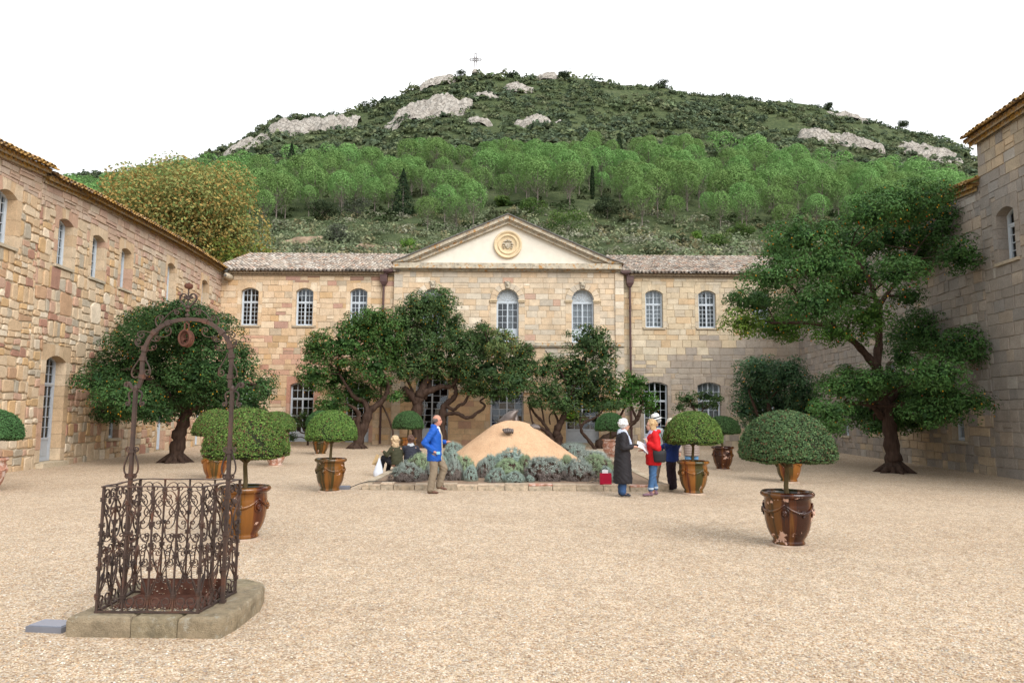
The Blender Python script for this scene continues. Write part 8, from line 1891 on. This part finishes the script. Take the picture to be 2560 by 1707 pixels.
mb = MB(); mb.loft([(0, 0, -.125, .11, .04), (0, 0, -.10, .135, .055), (0, 0, .05, .15, .055), (0, 0, .115, .15, .04), (0, 0, .125, .13, .02)], 20); solid('bag_body', mb, BL('black_nylon', (.018, .018, .020), rough=.5), bg, .012, 3)
mb = MB(); mb.tube([V3((-.13, 0, .11)), V3((-.16, .10, .2)), V3((-.14, .16, .38)), V3((.06, .22, .52))], .008, 6); mb.tube([V3((.13, 0, .11)), V3((.14, .12, .25)), V3((.10, .22, .5))], .008, 6); mb.build('strap', BL('black_strap', (.02, .02, .02)), bg)
pa = MB(); n = 6
for i in range(n):
    for j in range(4):
        f_ = lambda a, c: (a*.05-.12, c*.05, .03*math.sin(a*.6)+.01*c)
        pa.poly([f_(i, j), f_(i+1, j), f_(i+1, j+1), f_(i, j+1)])
po = pa.build('paper_sheet', BL('white_paper', (.78, .79, .82)), None, smooth=True); po.location = (2.80, 15.18, 1.0); po.rotation_euler = (.5, .55, .1); tag(po, 'white folded leaflet in the hand of the woman in red', 'leaflet')
pn = MB(); pn.tube([(0, 0, 0), (-.09, 0, .03)], .005, 6); pno = pn.build('pen', BL('white_pen', (.7, .7, .72)), None, loc=(2.93, 15.18, 1.20)); tag(pno, 'white pen held up at the lilac scarf', 'pen')
cm = MB(); cm.box(-.045, .045, -.03, .03, -.03, .03); cm.ell((0.05, 0, 0), (.03, .025, .025), 8, 6); cmo = cm.build('camera_body', BL('black_camera', (.015, .015, .016), rough=.35), None, loc=(2.66, 15.12, 1.09)); cmo.name = 'pocket_camera'; tag(cmo, 'small black camera in the hands of the woman in the black coat', 'camera')
# man with the white hat
Jh = standing(face=V3((1, .1, -.2)), knL=V3((.06, .10, .49)), anL=V3((.14, .11, .09)))
def cl_hat(o, J, f):
    c = MB(); c.loft([(0, 0, .80, .15, .19), (0, 0, 1.0, .15, .19), (0, 0, 1.25, .15, .195), (-.01, 0, 1.37, .10, .16), (-.02, 0, 1.45, .08, .09)], 20); sleeve(c, J, 'R', .075, .065, .052); sleeve(c, J, 'L', .075, .065, .052)
    solid('jacket', c, BL('pale_grey_jacket', (.42, .47, .47)), o)
    k = MB(); collar_scarf(k, J, .022); solid('collar', k, BL('navy_collar', (.02, .04, .10)), o, .012, 2)
    t = MB(); legs(t, J, .11, .085, .078); solid('trousers', t, BL('beige_trousers', (.36, .27, .21)), o)
    s = MB(); shoe(s, J['anR'], V3((1, 0, 0))); shoe(s, J['anL'], V3((1, 0, 0))); solid('shoes', s, BL('tan_shoes', (.17, .10, .07)), o, .010, 2)
    hair_cap(o, J['head'], V3((1, 0, 0)), (.5, .5, .5), (.094, .084, .07), V3((-.03, 0, .01)))
person(3.46, 16.75, PI+.3, 'older man in a white straw hat behind the woman in red', Jh, cl_hat, 1.0)
hx = empty('straw_hat', (3.44, 16.72, 1.655), .0); tag(hx, 'white straw hat with a dark band on the older man', 'hat'); hx.rotation_euler = (0, -.28, 0)
mb = MB(); mb.lathe([(.001, .115), (.05, .118), (.085, .10), (.10, .06), (.103, .0), (.145, -.015), (.150, -.02), (.142, -.024), (.10, -.012)], 28); mb.build('hat_crown', BL('white_straw', (.66, .65, .62)), hx, smooth=True)
mb = MB(); mb.lathe([(.1055, .004), (.1045, .034)], 28); mb.build('hat_band', BL('black_band', (.02, .02, .03)), hx)
# person in navy jacket
Jn = standing(head=V3((.03, 0, 1.52)), elR=V3((-.10, -.27, 1.06)), wrR=V3((.03, -.26, .84)), hdR=V3((.3, 0, -1)), wrL=V3((.16, .16, 1.0)))
def cl_navy(o, J, f):
    c = MB(); c.loft([(0, 0, .66, .165, .205), (0, 0, .85, .165, .21), (0, 0, 1.05, .155, .20), (0, 0, 1.28, .15, .195), (-.01, 0, 1.38, .10, .15), (-.02, 0, 1.46, .075, .085)], 22); sleeve(c, J, 'R', .085, .074, .060, .92); sleeve(c, J, 'L', .085, .074, .06, .92)
    solid('jacket', c, BL('navy_jacket', (.014, .035, .16), rough=.7), o)
    t = MB(); legs(t, J, .105, .085, .075); solid('trousers', t, BL('dark_plum_trousers', (.028, .018, .026)), o)
    s = MB(); shoe(s, J['anR'], V3((1, 0, 0)), .95); shoe(s, J['anL'], V3((1, 0, 0)), .95); solid('shoes', s, BL('navy_shoes', (.015, .02, .035), rough=.4), o, .010, 2)
    hair_cap(o, J['head'], V3((1, 0, 0)), (.55, .50, .40), (.106, .096, .10))
person(3.74, 16.45, PI-.5, 'person in a navy blue jacket and dark trousers, head behind the clipped dome', Jn, cl_navy, 1.0)
# person in taupe quilted jacket
Jp = standing(elR=V3((-.04, -.30, 1.05)), wrR=V3((.06, -.33, .78)), hdR=V3((.2, 0, -1)), elL=V3((.02, .30, 1.08)), wrL=V3((.18, .30, 1.22)), hdL=V3((.5, -.3, .8)), head=V3((.02, 0, 1.55)))
def cl_puff(o, J, f):
    c = MB(); rings = []
    z = .66
    while z < 1.34:
        rings += [(0, 0, z, .145, .195), (0, 0, z+.015, .16, .212), (0, 0, z+.045, .16, .212), (0, 0, z+.06, .146, .196)]; z += .062
    c.loft(rings+[(0, 0, 1.38, .10, .14), (0, 0, 1.45, .08, .09)], 22)
    for q in 'RL':
        sh, el, wr = J['sh'+q], J['el'+q], J['wr'+q]
        for a_, b_, n_ in ((sh, el, 5), (el, wr, 4)):
            for i in range(n_): c.limb(a_.lerp(b_, i/n_), .066, a_.lerp(b_, (i+.75)/n_), .066)
    solid('quilted_jacket', c, BL('taupe_quilting', (.28, .225, .20), rough=.45), o, .012, 1)
    t = MB(); legs(t, J, .105, .075, .065); solid('jeans', t, BL('light_jeans', (.10, .22, .38)), o)
    s = MB(); shoe(s, J['anR'], V3((1, 0, 0)), .95); shoe(s, J['anL'], V3((1, 0, 0)), .95); solid('shoes', s, BL('dark_shoes', (.03, .03, .035)), o, .010, 2)
    hair_cap(o, J['head'], V3((1, 0, 0)), (.14, .08, .05), (.108, .098, .105), V3((-.03, 0, .03)), (((-.05, 0, -.08), (.07, .08, .09)),))
person(4.76, 18.6, -PI/2, 'person in a taupe quilted jacket and light jeans behind the potted dome', Jp, cl_puff, 1.0)
# two women seated on the edge of the bed
Js = dict(head=V3((.04, 0, .83)), neck=V3((-.01, 0, .68)), chest=V3((-.04, 0, .52)), pelvis=V3((-.10, 0, .26)), shR=V3((-.03, -.17, .61)), shL=V3((-.03, .17, .61)), elR=V3((.02, -.27, .42)), elL=V3((.04, .26, .44)),
          wrR=V3((.22, -.27, .50)), wrL=V3((.24, .18, .52)), hdR=V3((.8, -.1, .4)), hdL=V3((1, 0, .3)), hipR=V3((-.06, -.09, .22)), hipL=V3((-.06, .09, .22)), knR=V3((.30, -.12, .33)), knL=V3((.32, .12, .36)), anR=V3((.40, -.12, -.07)), anL=V3((.44, .12, -.07)))
def cl_blond(o, J, f):
    c = MB(); c.loft([(-.08, 0, .18, .15, .19), (-.09, 0, .30, .145, .185), (-.06, 0, .45, .135, .18), (-.03, 0, .58, .12, .175), (-.02, 0, .66, .08, .11)], 20); sleeve(c, J, 'R', .068, .058, .048); sleeve(c, J, 'L', .068, .058, .048)
    solid('cardigan', c, BL('olive_cardigan', (.045, .045, .025)), o)
    t = MB(); legs(t, J, .10, .075, .06); solid('trousers', t, BL('charcoal_trousers', (.022, .022, .028)), o)
    s = MB(); shoe(s, J['anR'], V3((1, 0, 0)), .9); shoe(s, J['anL'], V3((1, 0, 0)), .9); solid('sandals', s, BL('tan_sandals', (.30, .17, .12)), o, .010, 2)
    ex = [((-.06+.02*math.sin(i*2), .075*math.cos(i*.9), -.05-.035*(i % 5)), (.045, .045, .05)) for i in range(12)]+[((-.07, 0, -.1), (.07, .11, .12)), ((-.06, 0, -.2), (.05, .11, .06))]
    hair_cap(o, J['head'], V3((1, 0, 0)), (.50, .36, .22), (.122, .115, .115), V3((-.03, 0, .02)), ex)
person(-3.22, 19.5, PI*.80, 'seated woman with long curly blond hair in an olive cardigan, seen from behind', Js, cl_blond, 1.0, .14)
def cl_brown(o, J, f):
    c = MB(); c.loft([(-.08, 0, .18, .15, .19), (-.09, 0, .30, .145, .185), (-.06, 0, .45, .135, .18), (-.03, 0, .58, .12, .175), (-.02, 0, .68, .09, .12)], 20); sleeve(c, J, 'R', .07, .06, .05); sleeve(c, J, 'L', .07, .06, .05)
    solid('jacket', c, BL('dark_grey_jacket', (.03, .032, .045)), o)
    t = MB(); legs(t, J, .10, .075, .06); solid('trousers', t, BL('black_trousers', (.018, .018, .022)), o)
    s = MB(); shoe(s, J['anR'], V3((1, 0, 0)), .9); shoe(s, J['anL'], V3((1, 0, 0)), .9); solid('shoes', s, BL('brown_shoes', (.08, .05, .04)), o, .010, 2)
    k = MB(); collar_scarf(k, J, .026); solid('scarf', k, BL('grey_scarf', (.45, .47, .50)), o, .012, 2)
    hair_cap(o, J['head'], V3((1, 0, 0)), (.10, .05, .035), (.112, .10, .108), V3((-.03, 0, .02)), (((-.06, 0, -.1), (.06, .09, .11)),))
person(-2.88, 20.15, PI*.55, 'seated woman with brown hair in a dark jacket beside the blond one', Js, cl_brown, 1.0, .14)
# bags
b2 = empty('carrier_bag', (-3.66, 19.45, 0)); tag(b2, 'white plastic carrier bag standing at the feet of the blond woman', 'bag')
mb = MB(); mb.loft([(0, 0, .0, .13, .08), (0, 0, .1, .14, .09), (.01, 0, .25, .10, .07), (.02, 0, .40, .05, .035), (.02, 0, .50, .02, .015)], 16); solid('bag_body', mb, BL('white_plastic', (.62, .66, .74), rough=.4), b2, .014, 2)
b3 = empty('paper_bag', (-3.74, 19.55, .30)); tag(b3, 'crumpled brown paper held out by the blond woman', 'paper')
mb = MB(); mb.v += [(0, 0, .30), (.07, .01, .28), (.02, .03, -.02), (-.12, -.02, .02), (-.08, .03, .12), (.04, -.03, .10)]; mb.face((0, 1, 5)); mb.face((0, 5, 3)); mb.face((0, 4, 2)); mb.face((0, 2, 1)); mb.face((0, 3, 4)); mb.face((5, 1, 2)); mb.face((3, 5, 2)); mb.face((4, 3, 2)); mb.build('paper_fold', BL('kraft_paper', (.42, .30, .16)), b3)
b4 = empty('red_bag', (2.17, 16.25, .15)); tag(b4, 'small dark red bag with white paper on the kerb behind the black coat', 'bag')
mb = MB(); mb.box(-.13, .13, -.05, .05, 0, .25); mb.build('bag_body', BL('crimson_cloth', (.36, .01, .035)), b4)
mb = MB(); mb.tube([V3((-.09, 0, .25)), V3((-.08, 0, .34)), V3((0, 0, .38)), V3((.06, 0, .32)), V3((.07, 0, .25))], .009, 6); mb.build('bag_handle', BL('black_handle', (.02, .02, .02)), b4)
mb = MB(); mb.box(-.08, .06, -.02, .02, .24, .33); mb.build('paper_insert', BL('white_insert', (.7, .7, .72)), b4)
